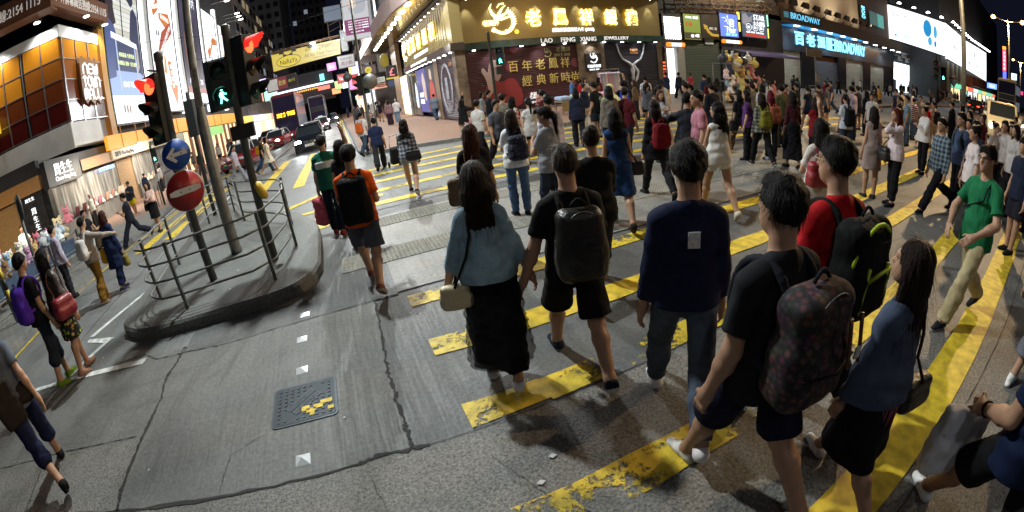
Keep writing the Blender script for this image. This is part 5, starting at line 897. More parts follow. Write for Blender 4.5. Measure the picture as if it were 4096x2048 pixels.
def strands(o,HC,Rh,HS,hk,n):
    """fine loose hairs added to a hair mesh"""
    me=o.data;co=np.empty(len(me.vertices)*3,np.float32);me.vertices.foreach_get('co',co);co=co.reshape(-1,3);no=np.empty_like(co);me.vertices.foreach_get('normal',no.ravel());no=np.array([v.normal[:] for v in me.vertices],np.float32)
    r_=np.random.default_rng(len(co));up=Rh @ np.array([0,0,1.]);ok=np.nonzero(((no @ up) >-.55) & (((co-HC) @ (Rh @ np.array([0,1.,0]))) < (.03 if hk in ('long','vlong','wavy','mid','bob','pony') else .09)*HS))[0]
    if len(ok) < 10:return
    lng=hk in ('long','vlong','wavy','mid','bob','pony');V=[];Fc=[]
    crown=HC+Rh @ np.array([0,-.03,.12])*HS
    for k in r_.choice(ok,n):
        p,q=co[k].astype(float),no[k].astype(float);d=p-crown;d -=q*(d @ q);d=nz(nz(d)+r_.normal(0,.22,3)) if np.linalg.norm(d) > 1e-3 else nz(r_.normal(0,1,3))
        L=(.1 if lng else .045)*r_.uniform(.6,1.5);lift=r_.uniform(.15,.4) if r_.random() < .2 else .04;s_=nz(np.cross(d,q))*.0011;P=p-q*.003
        for i in range(5):
            V += [P+s_*(1-i*.2),P-s_*(1-i*.2)]
            if i:b=len(V);Fc.append((b-4,b-3,b-1,b-2))
            P=P+(d+q*(lift+.25*(i == 0))+np.array([0,0,-.35 if lng else -.1])*i*.3)*L/4
    bm=bmesh.new();bm.from_mesh(me);vs=[bm.verts.new(v) for v in V]
    for f in Fc:bm.faces.new([vs[i] for i in f]).smooth=True
    bm.to_mesh(me);bm.free()
def make_person(x,y,h=1.7,f=0,sex='m',leg='s',arms='dd',hair=('short','#141010'),top=('tee','plain','#222222'),bot=('trousers','plain','#15161c'),shoe='#1a1a1a',sole=None,head=(0,0),lean=2,w=1.,vox=None,label='',skin=0,z=0.,extra=(),mirror=False,group=None):
    D=math.hypot(x,y);vox=vox or (.0075 if D < 4.2 else .0105 if D < 6.5 else .0145 if D < 11 else .02 if D < 20 else .028 if D < 35 else .036)
    s=h/1.705;fem=sex == 'f'
    aL,kL,aR,kR=LEG[leg] if isinstance(leg,str) else leg
    th,sh_,ank=.43*s,.405*s,.085*s;hx=.088*s*(1.02 if fem else 1)
    J={};feet=[]
    for sd,a,k in ((-1,aL,kL),(1,aR,kR)):
        hip=np.array([sd*hx,0,0]);d1=np.array([sd*.02,math.sin(R_(a)),-math.cos(R_(a))]);kn=hip+th*nz(d1)
        a2=a-k;an=kn+sh_*nz(np.array([-sd*.03,math.sin(R_(a2)),-math.cos(R_(a2))]))
        pit=min(0,a2+6)*.95 if leg != 'sit' else 0
        Rf=rod((1,0,0),pit) @ rod((0,0,1),-sd*7);J[sd]=[hip,kn,an,Rf]
        feet += [(an+Rf @ np.array([0,-.05*s,-ank]))[2],(an+Rf @ np.array([0,.16*s,-ank]))[2]]
    dz=-min(feet);off=np.array([0,0,dz])
    for sd in J:J[sd]=[J[sd][0]+off,J[sd][1]+off,J[sd][2]+off,J[sd][3]]
    T=rod((1,0,0),-lean);O=off.copy()
    tp=lambda a,b,c:O+T @ (np.array([a*w,b*w,c])*s)
    skn=SKIN[skin];el=lambda c,r,k=None:ell(tp(*c),np.array(r)*s*np.array([w,w,1]),T,k)
    # ---- torso
    if fem:torso=[el((0,-.01,.0),(.158,.112,.115)),el((0,0,.13),(.12,.088,.13)),el((0,-.005,.31),(.138,.094,.16)),el((0,.055,.315),(.115,.06,.065)),cap(tp(-.1,-.012,.425),tp(.1,-.012,.425),.05*s),cap(tp(0,-.02,.47),tp(-.11,-.015,.425),.035*s),cap(tp(0,-.02,.47),tp(.11,-.015,.425),.035*s)]
    else:torso=[el((0,-.005,.0),(.155,.108,.12)),el((0,0,.13),(.142,.098,.14)),el((0,-.005,.31),(.158,.108,.17)),cap(tp(-.112,-.014,.42),tp(.112,-.014,.42),.054*s),cap(tp(0,-.025,.48),tp(-.125,-.015,.42),.04*s),cap(tp(0,-.025,.48),tp(.125,-.015,.42),.04*s)]
    nb=tp(0,-.015,.46);hc0=tp(0,.012,.66)
    Rh=T @ rod((1,0,0),lean) @ rod((0,0,1),-head[0]) @ rod((1,0,0),-head[1]);HC=nb+rod((1,0,0),-head[1]*.5) @ (hc0-nb)
    HS=s*(.945 if not fem else .94);hp=lambda a,b,c:HC+Rh @ (np.array([a,b,c])*HS)
    he=lambda c,r,k=None,op='u':ell(hp(*c),np.array(r)*HS,Rh,k,op)
    neck=[cap(nb,hp(0,-.02,-.06),(.05 if fem else .058)*s,(.046 if fem else .054)*s),cap(tp(-.04,-.02,.44),tp(.04,-.02,.44),.05*s)]
    hd=[he((0,-.012,.03),(.074,.094,.09)),he((0,.03,-.035),(.06,.062,.075)),cap(hp(0,.05,-.092),hp(0,.062,-.088),.026*HS)]
    if vox < .022:
        hd += [cap(hp(0,.088,.012),hp(0,.105,-.022),.009*HS,.014*HS,k=.02),cap(hp(-.03,.078,.03),hp(.03,.078,.03),.016*HS,k=.02),cap(hp(-.016,.08,-.056),hp(.016,.08,-.056),.012*HS,k=.015)]
        hd += [he((sd*.076,-.008,-.006),(.011,.022,.032),.012) for sd in (-1,1)]
    body=torso+neck+hd;sleeves={};hands={}
    kind=top[0];sl={'tee':.62,'long':9,'jacket':9,'none':0,'three':4,'cap':.3}[kind if kind in ('tee','long','jacket','none','three','cap') else 'tee']
    loose={'jacket':.018,'tee':.016,'long':.016,'three':.017,'none':.013,'cap':.015}[kind]
    ua,fa=.285*s,.245*s;cl_top=[]
    ra=(.041,.034,.036,.024) if fem else (.047,.039,.041,.027)
    for sd,code in ((-1,arms[0]),(1,arms[1])):
        sw,ab,e,tw=ARM[code] if isinstance(code,str) else code
        A=rod((0,sd,0),-ab) @ rod((1,0,0),sw);S=tp(sd*(.135 if fem else .16),-.012,.408);d1=T @ A @ np.array([0,0,-1.]);ax=T @ A @ np.array([1.,0,0])
        E=S+ua*d1;axe=rod(d1,-sd*tw) @ ax;d2=rod(axe,e) @ d1;Wp=E+fa*d2
        rw=[q*s*(.6+.4*w) for q in ra]
        body += [cap(S,E,rw[0],rw[1]),cap(E,E+(Wp-E)*.3,rw[1],rw[2]),cap(E+(Wp-E)*.3,Wp,rw[2],rw[3])]
        pn=nz(np.cross(d2,axe)*0+(-sd)*axe);side=nz(np.cross(d2,pn)) ;fwd=nz(np.cross(axe,d2));fwd=fwd if np.dot(fwd,T @ np.array([0,1.,0])) >-2 else -fwd
        hs=s*(.92 if fem else 1);hands[sd]=Wp+d2*.075*hs;J[('arm',sd)]=(S,E,Wp,d2)
        curl=-nz(axe)*sd      # palms face the body
        body += [cap(Wp,Wp+d2*.03*hs,.026*hs,.03*hs),rbox(Wp+d2*.055*hs,np.array([.015,.04,.045])*hs,.014*hs,np.stack([curl,fwd,d2],1),.02)]
        if vox < .0125:
            fr=max(.0085*hs,vox*1.05)
            for i,(o_,l_) in enumerate(((.03,.068),(.0105,.077),(-.0095,.071),(-.029,.055))):
                b0=Wp+(d2*.09+fwd*o_)*hs;dd=rod(fwd,0) @ nz(d2+curl*(.25+.08*i));b1=b0+dd*l_*.52*hs;b2=b1+nz(d2+curl*(.85+.12*i))*l_*.48*hs
                body += [cap(b0,b1,fr,fr*.95,k=.006),cap(b1,b2,fr*.95,fr*.82,k=.006)]
            t0=Wp+(d2*.035+fwd*.034)*hs;t1=t0+nz(d2+fwd*.8+curl*.5)*.04*hs;body += [cap(t0,t1,.0125*hs,.011*hs,k=.01),cap(t1,t1+nz(d2+fwd*.15+curl*.5)*.03*hs,.0105*hs,.009*hs,k=.008)]
        else:body += [cap(Wp+d2*.09*hs,Wp+nz(d2+curl*.5)*.165*hs,.024*hs,.014*hs,q=.8)]
        g=loose
        if sl:
            if sl < 3:
                en=S+d1*ua*sl*(1.08);cl_top.append(cap(S,en+d1*.06,rw[0]+g*.8,rw[1]+g*1.6,cl=[(d1,float(d1 @ en))]))
            else:
                fr_=1. if sl > 5 else .35;en=E+d2*fa*fr_*.98
                cl_top += [cap(S,E,rw[0]+g*.9,rw[1]+g),cap(E,en+d2*.03,rw[1]+g,rw[3]+g*1.0+(.006 if fr_ < 1 else 0),cl=[(d2,float(d2 @ en))])]
    # ---- legs
    rl=(.08,.056,.056,.036) if fem else (.077,.057,.057,.04)
    rl=[q*s*(.5+.5*w) for q in rl];shoes=[]
    for sd in (-1,1):
        hip,kn,an,Rf=J[sd];m=kn+(an-kn)*.28+np.array([0,-.012,0])*s
        body += [cap(hip+np.array([0,-.01,0]),kn,rl[0],rl[1]),cap(kn,m,rl[1]*.95,rl[2]),cap(m,an,rl[2],rl[3]),cap(an,an+Rf @ np.array([0,.03,-.035])*s,rl[3],.036*s),cap(an+Rf @ np.array([0,0,-.05])*s,an+Rf @ np.array([0,.11,-.06])*s,.034*s,.026*s)]
    ptmp=body
    fpt=Vector((x,y,z));eyes=None
    E1,E2,MO=hp(-.031,.078,.008),hp(.031,.078,.008),hp(0,.088,-.052)
    def mf(C):
        r=np.zeros(len(C),int)
        for e_ in (E1,E2):r[(((C-e_) @ Rh) ** 2/(np.array([.015,.022,.006])*HS) ** 2).sum(1) < 1]=1
        r[(((C-MO) @ Rh) ** 2/(np.array([.022,.022,.009])*HS) ** 2).sum(1) < 1]=2
        return r
    root=flesh('person',ptmp,vox,[skn,EYE,LIP],.03,mfun=mf)
    root.location=fpt;root.rotation_euler=(0,0,-R_(f));tag(root,label,'person',group)
    gm=max(0,vox-.012)
    # ---- shoes
    sm=cloth('plain',shoe);so=cloth('plain',sole) if sole else sm
    barefoot=False
    for sd in (-1,1):
        hip,kn,an,Rf=J[sd];fp=lambda a,b,c:an+Rf @ (np.array([a,b,c])*s);up=Rf @ np.array([0,0,1.])
        base=float(-up @ fp(0,0,-.085));hb=an+Rf @ np.array([0,0,-.064*s])
        pr=[cap(fp(0,-.035,-.048),fp(0,.045,-.05),(.042+gm)*s,(.041+gm)*s),cap(fp(0,.045,-.052),fp(sd*.006,.135,-.064),(.042+gm)*s,(.031+gm)*s),cap(fp(0,-.02,-.04),fp(0,.0,-.012),(.044+gm)*s,(.047+gm)*s,cl=[(up,float(up @ fp(0,0,-.005)))])]
        flesh('shoe',pr,min(vox,.016),[sm,so],.02,root,clips=[(-up,fp(0,0,-.086))],mfun=lambda C,u=up,b_=fp(0,0,-.062):((C-b_) @ u < 0).astype(int))
    # ---- bottoms
    bk=bot[0];bm_=cloth(*bot[1:4]) if len(bot) > 2 else cloth('plain',bot[1]);g=.014+gm
    waist=(T @ np.array([0,0,1.]),tp(0,0,.13));pel=[grow(p,g*.8) for p in torso[:2]]
    pants={'trousers':(1,.016,.03),'jeans':(1,.012,.016),'slim':(.93,.017,.014),'leggings':(.97,.011,.009),'shorts':(.0,.03,.0),'hotpants':(-.5,.02,0),'culottes':(.62,.03,.06),'capri':(.45,.022,.03)}
    if bk in pants:
        fr,g1,g2=pants[bk];pr=list(pel);g1 += gm;g2 += gm
        for sd in (-1,1):
            hip,kn,an,Rf=J[sd];d1,d2=nz(kn-hip),nz(an-kn)
            if fr <= 0:
                en=hip+d1*th*(.88 if fr == 0 else .42);pr.append(cap(hip,kn,rl[0]+.012+gm,rl[1]+.03+g1,cl=[(d1,float(d1 @ en))]))
            else:
                en=kn+d2*sh_*fr;hang=np.array([0,-.01,0])
                pr += [cap(hip+hang,kn,rl[0]+g1,rl[1]+g1),cap(kn,kn+(an-kn)*.4+hang,rl[1]+g1,rl[2]+g1*.9+.3*g2),cap(kn+(an-kn)*.4+hang,an+d2*.06,rl[2]+g1*.9+.3*g2,rl[3]+g2+.004,cl=[(d2,float(d2 @ en))])]
        flesh('shorts' if fr <= 0 else 'trousers',pr,vox,[bm_],.025,root,noise=(.0028+.0015*(bk == 'trousers'),26,x),clips=[waist],folds=(.0045,(J[-1][1][2],J[-1][2][2]+.06,O[2]-.08),.075))
    elif bk in ('skirt','longskirt','dress','midi'):
        L_={'skirt':.43,'longskirt':.73,'dress':.39,'midi':.62}[bk]*s
        km=(J[-1][1]+J[1][1])/2;am=(J[-1][2]+J[1][2])/2;c0=tp(0,0,.02)
        c1=c0+nz((km-c0)*.6+np.array([0,0,-.35]))*L_;wid=max(.19,abs(J[-1][1][1]-J[1][1][1])*.55+.1)*s if bk != 'longskirt' else max(.22,abs(J[-1][2][1]-J[1][2][1])*.5+.06)*s
        pr=pel+[cap(c0,c1+np.array([0,0,-.1]),.145*s*w+gm,wid+gm,q=.85,cl=[(np.array([0,0,-1.]),float(-c1[2]))])]
        for sd in (-1,1):
            hip,kn,an,Rf=J[sd];pr.append(cap(hip,kn,rl[0]+.02,rl[1]+.045,cl=[(np.array([0,0,-1.]),float(-c1[2]))]))
            if bk == 'longskirt':pr.append(cap(kn,an,rl[1]+.045,rl[3]+.06,cl=[(np.array([0,0,-1.]),float(-c1[2]))]))
        if bk == 'dress':
            pr += [grow(p,.012+gm) for p in torso[1:]];flesh('dress',pr,vox,[bm_],.04,root,noise=(.004,24,y))
        else:flesh('skirt',pr,vox,[bm_],.04,root,noise=(.006 if bk != 'skirt' else .004,30,x),clips=[waist])
    # ---- top
    if bk != 'dress' or kind == 'jacket':
        gt=loose*(1.1 if kind == 'jacket' else .95)+gm;hem={'jacket':.14,'tee':.115,'long':.1,'three':.1,'none':.1,'cap':.12}[kind]
        if bk in ('skirt','midi','longskirt') and kind not in ('jacket','three'):hem=-.03
        if len(top) > 4 and top[4]:hem=top[4]
        pr=[grow(p,gt) for p in torso]+[grow(neck[1],gt*.7)]+[grow(p,gm) for p in cl_top]
        if hem > 0:hw=max((.152 if fem else .143)*s*w+gt+.01,hx+rl[0]+.024+gm+(.012 if 'kirt' in bk else 0));pr.append(cap(tp(0,0,.09),tp(0,0,-hem-.1),hw*.93,hw+.016+.1*max(0,hem-.2),q=.76,R=T,k=.06))
        tm=cloth(*top[1:4]) if len(top) > 3 and top[3] else cloth(top[1],top[2])
        dn=T @ np.array([0,0,-1.]);cl_=[(dn,tp(0,0,-hem))]
        nm={'tee':'shirt','long':'shirt','jacket':'jacket','none':'vest_top','three':'shirt','cap':'shirt'}[kind]
        flesh(nm,pr,vox,[tm],.017,root,noise=(.0032 if kind != 'jacket' else .0045,24,x+y),clips=cl_,folds=(.0042,(tp(0,0,.08)[2],tp(0,0,.26)[2]),.08,48.))
    # ---- hair
    hk=hair[0];hm=cloth('hair',hair[1]);gh=.5*max(0,vox-.012)
    fl=Rh @ np.array([0,.62,-.78])
    cut=(fl,hp(0,.086,.064)) if hk not in ('bald',) else None
    shell=he((0,-.016,.032),np.array((.087,.105,.104))+gh)
    if hk in ('short','crop','quiff','mop'):
        pr=[shell];vol={'short':.008,'crop':-.006,'quiff':.004,'mop':.016}[hk];pr[0]=he((0,-.016,.034),np.array((.081,.101,.099))+vol+gh)
        if hk == 'mop':cut=(Rh @ np.array([0,.5,-.86]),hp(0,.08,.03));
        if hk in ('quiff','short'):pr += [cap(hp(-.03,.03,.1),hp(.035,.055,.092),.036*HS,.026*HS),cap(hp(.02,-.04,.112),hp(-.03,-.02,.112),.026*HS)]
        ho=flesh('hair',pr,min(vox,.016),[hm],.02,root,noise=(.0042,44,y),streak=(.0012,HC,41),clips=[cut,(Rh @ np.array([0,.0,-1.]),hp(0,0,-.075))])
    elif hk == 'bald':ho=flesh('hair',[he((0,-.03,-.0),(.082,.085,.06))],min(vox,.016),[hm],.02,root,clips=[(Rh @ np.array([0,.9,.35]),hp(0,-.0,.04))])
    else:
        Ln={'long':.34,'vlong':.46,'mid':.2,'bob':.1,'pony':.06,'bun':.05,'wavy':.38}[hk]*s
        b0,b1=hp(0,-.035,.0),hp(0,-.06,-.09);b2=b1+T @ np.array([0,-.035,-1.])*(Ln*.5);b3=b1+T @ np.array([0,-.045,-1.])*Ln
        dn=T @ np.array([0,0,-1.])
        pr=[he((0,-.016,.03),np.array((.085,.104,.102))+gh),cap(b0,b1,.088*HS,.094*HS,q=.82,R=Rh)]
        if hk in ('pony',):
            p0,p1=hp(0,-.115,.035),hp(0,-.15,-.02);pr=[pr[0],cap(p0,p1,.03,.036),cap(p1,p1+np.array([0,-.02,-.24])*s,.038,.018)]
            cut=(Rh @ np.array([0,.7,-.71]),hp(0,.08,.045))
        elif hk == 'bun':pr=[pr[0],ell(hp(0,-.1,.1),(.05,.05,.045))];cut=(Rh @ np.array([0,.7,-.71]),hp(0,.08,.045))
        else:
            ww=(.1,.085) if hk != 'wavy' else (.115,.1)
            pr += [cap(b1,b2,.095*HS,ww[0]*HS,q=.62,R=T),cap(b2,b3,ww[0]*HS,ww[1]*HS*(.8 if hk != 'vlong' else .95),q=.5,R=T,cl=[(dn,float(dn @ b3)+.01)])]
            if Ln > .15:pr += [cap(hp(sd*.078,.0,-.02),hp(sd*.088,.01,-.02)+np.array([0,.0,-Ln*.62]),.022,.018) for sd in (-1,1)]
        face=ell(hp(0,.09,-.045),np.array((.066,.085,.108))*HS,Rh,op='s');pr.append(face)
        cl_=[]
        if hk in ('pony','bun'):
            f0=[p for p in pr if p.get('op') != 's'];cl_=[]
            pr=f0+[face,ell(hp(0,.03,-.12),np.array((.1,.1,.1))*HS,Rh,op='s')]
        ho=flesh('hair',pr,min(vox,.018),[hm],.03,root,clips=cl_,streak=(.0022 if hk != 'wavy' else .005,HC,23),noise=(.002 if hk != 'wavy' else .006,40,x))
    if vox < .012 and hk != 'bald':strands(ho,HC,Rh,HS,hk,900 if vox < .009 else 350)
    for ex in extra:
        if ex[0] == 'cap':
            cm=cloth('plain',ex[1]);pr=[he((0,-.012,.045),(.098,.114,.098)),cap(hp(-.04,.12,.05),hp(.04,.12,.05),.045,q=.5,R=Rh)]
            dr=Rh @ np.array([0,0,-1.]);flesh('cap',pr,min(vox,.014),[cm],.02,root,clips=[(dr,hp(0,0,.035))])
        elif ex[0] == 'glasses':
            b=MB();gmt=mat('glasses_frame',srgb(ex[1]),.4)
            for sd in (-1,1):
                b.tube([hp(sd*.034+.022*math.cos(t),.099,.01+.018*math.sin(t)) for t in np.linspace(0,6.28,13)[:-1]],.0022,gmt,6,True);b.tube([hp(sd*.056,.097,.014),hp(sd*.083,.0,.012)],.0022,gmt,6)
            b.tube([hp(-.012,.102,.014),hp(.012,.102,.014)],.0022,gmt,6);b.build('glasses',root)
        elif ex[0] == 'watch':
            sd=ex[1];S,E,Wp,d2=J[('arm',sd)];b=MB();c_=Wp-d2*.035;a_=nz(np.cross(d2,(0,.3,1)));e_=np.cross(d2,a_)
            wm=mat('watch',srgb(ex[2]),.3);b.tube([c_+(a_*math.cos(t)+e_*math.sin(t))*.034*s for t in np.linspace(0,6.28,15)[:-1]],.008,wm,6,True);b.build('watch',root)
    fr=dict(root=root,O=O,T=T,s=s,w=w,tp=tp,hands=hands,J=J,M=Matrix.Translation(fpt) @ Matrix.Rotation(-R_(f),4,'Z'),vox=vox,hp=hp)
    return fr
def put(o,F):o.location=F['M'].translation;o.rotation_euler=F['M'].to_euler();return o
def straps_(F,m,root,w_=.02,x0=.085):
    tp=F['tp'];b={}
    for sd in (-1,1):
        b_=MB();path=[tp(sd*x0,-.15,.3),tp(sd*x0,-.1,.445),tp(sd*(x0+.005),-.01,.492),tp(sd*(x0+.012),.09,.45),tp(sd*(x0+.03),.13,.3),tp(sd*.15,.05,.14),tp(sd*.13,-.13,.09)]
        # flat ribbon following the shoulder
        vs=[];fs=[];pts=[]
        for i in range(len(path)-1):
            for t in np.linspace(0,1,5)[:-1]:pts.append(path[i]*(1-t)+path[i+1]*t)
        pts.append(path[-1]);q=np.array(pts)
        for _ in range(3):q[1:-1]=(q[:-2]+2*q[1:-1]+q[2:])/4
        flesh('strap',[cap(q[i],q[i+1],w_) for i in range(len(q)-1)][::1],max(.009,min(F['vox'],.02)),[m],.01,root)
def backpack(F,col,label,kind='plain',col2=None,size=(.15,.085,.23),z=.2,pocket=True,strap=None,group=None,trim=None,drop=0.):
    tp,T,s=F['tp'],F['T'],F['s'];m=cloth(kind,col,col2);v=max(.009,min(F['vox'],.025));r=np.array(size)*s;c=tp(0,-(.135+size[1]*.8)/F['w'],z-drop)
    root=flesh('backpack',[rbox(c,r,min(r)*.85,T),rbox(c+T @ np.array([0,-.0,-r[2]*.35]),r*np.array([1.04,1.06,.6]),min(r)*.8,T)],v,[m],.05,noise=(.005,22,F['root'].location.x));put(root,F);tag(root,label,'backpack',group)
    if pocket:flesh('front_pocket',[rbox(c+T @ np.array([0,-r[1]*.8,-r[2]*.38]),r*np.array([.78,.42,.45]),r[1]*.38,T)],v,[m],.02,root,noise=(.003,30,1))
    sm=cloth('plain',strap or col);straps_(F,sm,root)
    b=MB();b.tube([c+T @ (np.array([a,-.0,r[2]+.01+.04*math.sin((a/.05+1)*1.57)])) for a in np.linspace(-.05,.05,7)],.009,sm,6);b.build('carry_handle',root)
    if pocket or trim:
        b=MB();tm=mat('zip',srgb(trim or '#3a3a3c'),.5,noise=.1);rr=.0045 if not trim else .011
        for q_ in ((.93,.99,.3,.93),):
            pts=[c+T @ np.array([r[0]*.9*math.cos(t),-r[1]*(.55+.35*math.sin(t)),r[2]*(.1+.86*math.sin(t))]) for t in np.linspace(0,math.pi,17)]
            b.tube(pts,rr,tm,6)
        if trim:
            for xx in (-.45,.5):b.tube([c+T @ np.array([r[0]*xx,-r[1]*1.14,r[2]*.2]),c+T @ np.array([r[0]*xx*1.3,-r[1]*1.1,-r[2]*.7])],rr,tm,6)
            b.tube([c+T @ np.array([-r[0]*.5,-r[1]*1.2,-r[2]*.05]),c+T @ np.array([r[0]*.6,-r[1]*1.2,r[2]*.1])],rr,tm,6)
        b.build('zip',root)
    return root
def bagbox(F,c,r,col,label,cat,name,kind='leather',strap=None,shoulder=None,handle=None,rot=0.,group=None,col2=None,lump=.0,taper=True):
    """a bag as its own thing; strap goes over a shoulder, handle to a hand"""
    v=max(.008,min(F['vox'],.022));T=F['T'] @ rod((0,0,1),rot);m=cloth(kind,col,col2);c=np.asarray(c,float);r=np.asarray(r,float)*F['s']
    pr=[rbox(c,r,min(r)*.7,T)]
    if taper:pr.append(rbox(c+T @ np.array([0,0,-r[2]*.35]),r*np.array([1.08,1.15,.6]),min(r)*.8,T))
    root=flesh(name,pr,v,[m],.03,noise=(.003+lump,26,c[0]*9));put(root,F);tag(root,label,cat,group)
    b=MB();sm=cloth('plain',strap or col)
    if shoulder:
        sd=shoulder;tp=F['tp'];a0=c+T @ np.array([0,r[1]*.8,r[2]*.9]);a1=c+T @ np.array([0,-r[1]*.8,r[2]*.9])
        sx=sd*.1
        path=[a0,tp(np.sign(c[0])*.15,.1,.2),tp(sx,.125,.33),tp(sx,.085,.43),tp(sx,-.005,.49),tp(sx,-.09,.44),tp(sx,-.125,.33),tp(np.sign(c[0])*.15,-.11,.18),a1]
        b.tube(path,.009,sm,6);b.build('shoulder_strap',root)
    elif handle is not None:
        hpt=np.asarray(handle,float)
        for o in (-.4,.4):b.tube([c+T @ np.array([r[0]*.6,r[1]*o,r[2]*.9]),hpt+np.array([.02,o*.05,-.02]),c+T @ np.array([-r[0]*.6,r[1]*o,r[2]*.9])],.006,sm,6)
        b.build('handle',root)
    return root
# ================================================================ street furniture
GALV=mat('galvanised_steel',(.2,.205,.2),.5,.55,noise=.3,scale=9);DGREY=mat('grey_green_pole',(.07,.075,.072),.55,.3,noise=.3,scale=6);RAILM=mat('railing_steel',(.13,.135,.13),.45,.6,noise=.35,scale=10);SIGB=mat('signal_black',(.012,.014,.014),.5);SIGG=mat('signal_backing',(.008,.035,.03),.45)
def pole(t,x,y,z0,prof,m=GALV):b=MB();b.lathe(prof,m,Matrix.Translation((x,y,z0)),14);return b.build('pole',t)
def signal(t,p,ang,lit=None,n=3,s=1.,ped=False,backing=False):
    """signal head; ang = direction the lenses face (degrees from +x)"""
    M=Matrix.Translation(p) @ Matrix.Rotation(R_(ang+90),4,'Z');w,h=.15*s,.34*s
    b=MB();b.box((-w,-.02,-h*n/2+.17*s*(3-n)*0),(w,.2*s,h*n/2),SIGB,M);o=b.build('signal_head',t,bevel=.015)
    if backing:b=MB();b.box((-w-.1*s,.1*s,-h*n/2-.08),(w+.1*s,.125*s,h*n/2+.08),SIGB,M);b.build('backing_board',t)
    for i in range(n):
        z=h*(n/2-.5-i);on=lit == i
        c={0:(1,.07,.02),1:(1,.5,.02),2:(.05,1,.55)}[i if n == 3 else (0 if i == 0 else 2)]
        L_=Matrix.Translation((0,-.022,z)) @ Matrix.Rotation(R_(90),4,'X');b=MB()
        if not ped:b.lathe([(.115*s,0),(.1*s,.015),(.05*s,.035),(.005,.04)],glow('lit_lens',c,5) if on else mat('dark_lens',tuple(q*.05 for q in c),.3),M @ L_,16)
        else:b.lathe([(.115*s,0),(.1*s,.01),(.005,.012)],mat('dark_lens',(.01,.03,.025),.3),M @ L_,16)
        b.build('lens',t)
        vm=glow('lit_visor',(1,.03,.02),.9) if on and not ped and i == 0 else SIGB;b=MB();k=13;r=.125*s;L0=.26*s  # red lens light on the visor is put in as emission
        ts=np.linspace(-.35,math.pi+.35,k);vs=[M @ Vector((r*math.cos(q),-.02,z+r*math.sin(q))) for q in ts]+[M @ Vector((r*math.cos(q),-.02-L0*(.35+.65*max(0,math.sin(q)) if ped is False else .5),z+r*math.sin(q))) for q in ts]
        vs += [M @ Vector((r*.93*math.cos(q),-.02,z+r*.93*math.sin(q))) for q in ts]+[M @ Vector((r*.93*math.cos(q),-.02-L0*(.35+.65*max(0,math.sin(q)) if ped is False else .5),z+r*.93*math.sin(q))) for q in ts]
        b.add(vs,[(j,j+1,k+j+1,k+j) for j in range(k-1)]+[(2*k+j+1,2*k+j,3*k+j,3*k+j+1) for j in range(k-1)]+[(k+j,k+j+1,3*k+j+1,3*k+j) for j in range(k-1)],vm);b.build('visor',t)
        if ped and on:
            G_=glow('green_man',(.15,1,.7),9);b=MB();q=s*.105
            for pts,r0,r1 in (([(0,.78),(.0,.72)],.17,.15),([(0,.5),(-.02,-.05)],.2,.16),([(.08,.48),(.3,.2),(.62,.12)],.09,.07),([(-.08,.46),(-.32,.12),(-.28,-.12)],.09,.07),([(.03,-.05),(.28,-.45),(.62,-.78)],.14,.09),([(-.05,-.05),(-.16,-.5),(-.3,-.95)],.14,.09)):b.tube([M @ Vector((x*q,-.045,z+y*q)) for x,y in pts],list(np.linspace(r0*q,r1*q,len(pts))),G_,7)
            b.build('green_man',t)
    return M
# island lamp post
t=thing('lamp_post','thick grey steel lamp post on the railed island with number plate','lamp post',(-2.24,7.26,.16));pole(t,0,0,0,[(.105,0),(.1,.1),(.095,2.25),(.07,2.42),(.062,4.5),(.05,8.2)]);b=MB();b.tube([(0,0,8.15),(.3,.4,8.55),(1.04,1.34,8.65)],.035,GALV,8);b.build('arm',t);b=MB();b.cbox((1.04,1.34,8.62),(.3,.75,.1),GALV,None,.04);b.cbox((1.04,1.34,8.56),(.22,.6,.02),WG);b.build('lamp_head',t)
b=MB();PL=Vector((0,0,0));fd=Vector((2.24,-7.26,0)).normalized();RM=Matrix((Vector((fd.y*-1,fd.x,0)),-fd,Vector((0,0,1)))).transposed().to_4x4()
b.box((-.05,-.078,2.48),(.05,-.068,3.12),mat('number_plate',(.17,.165,.16),.6),RM);b.build('number_plate',t)
for i,c in enumerate('BBF 0495'):
    if c != ' ':lettering('lettering',c,.07,Vector((-2.24,7.26,.16))+fd*.085+Vector((0,0,3.07-i*.075)),fd,DLT,t,.003,height=.055)
# right signal pole of the island
t=thing('traffic_signal','dark signal pole with green walking man and red lamp facing right','traffic light',(-1.4,6.3,.16));pole(t,0,0,0,[(.06,0),(.058,3.3),(.066,3.31),(.066,3.42),(.03,3.45)],DGREY)
a_=math.degrees(math.atan2(-6.3,1.4));signal(t,(-.17,-.04,2.63),a_-6,1,2,1.02,ped=True)
b=MB();Mx=Matrix.Translation((-.2,.02,2.63)) @ Matrix.Rotation(R_(a_+84),4,'Z');b.box((-.2,-.01,-.36),(.2,.06,.37),SIGG,Mx);b.build('signal_backing',t);signal(t,(.28,.04,2.73),-24,0,3,.98)
b=MB();b.cbox((.1,0,3.2),(.3,.04,.04),DGREY);b.cbox((.1,0,2.3),(.3,.04,.04),DGREY);b.cbox((.03,-.06,1.9),(.34,.1,.2),SIGB);b.build('bracket',t)
b=MB();b.lathe([(.075,-.05),(.095,0),(.075,.05)],mat('yellow_button_box',(.55,.36,.02),.5),Matrix.Translation((.09,-.05,1.04)) @ Matrix.Rotation(R_(70),4,'Y') @ Matrix.Scale(1.6,4,(1,0,0)),12);b.build('push_button',t)
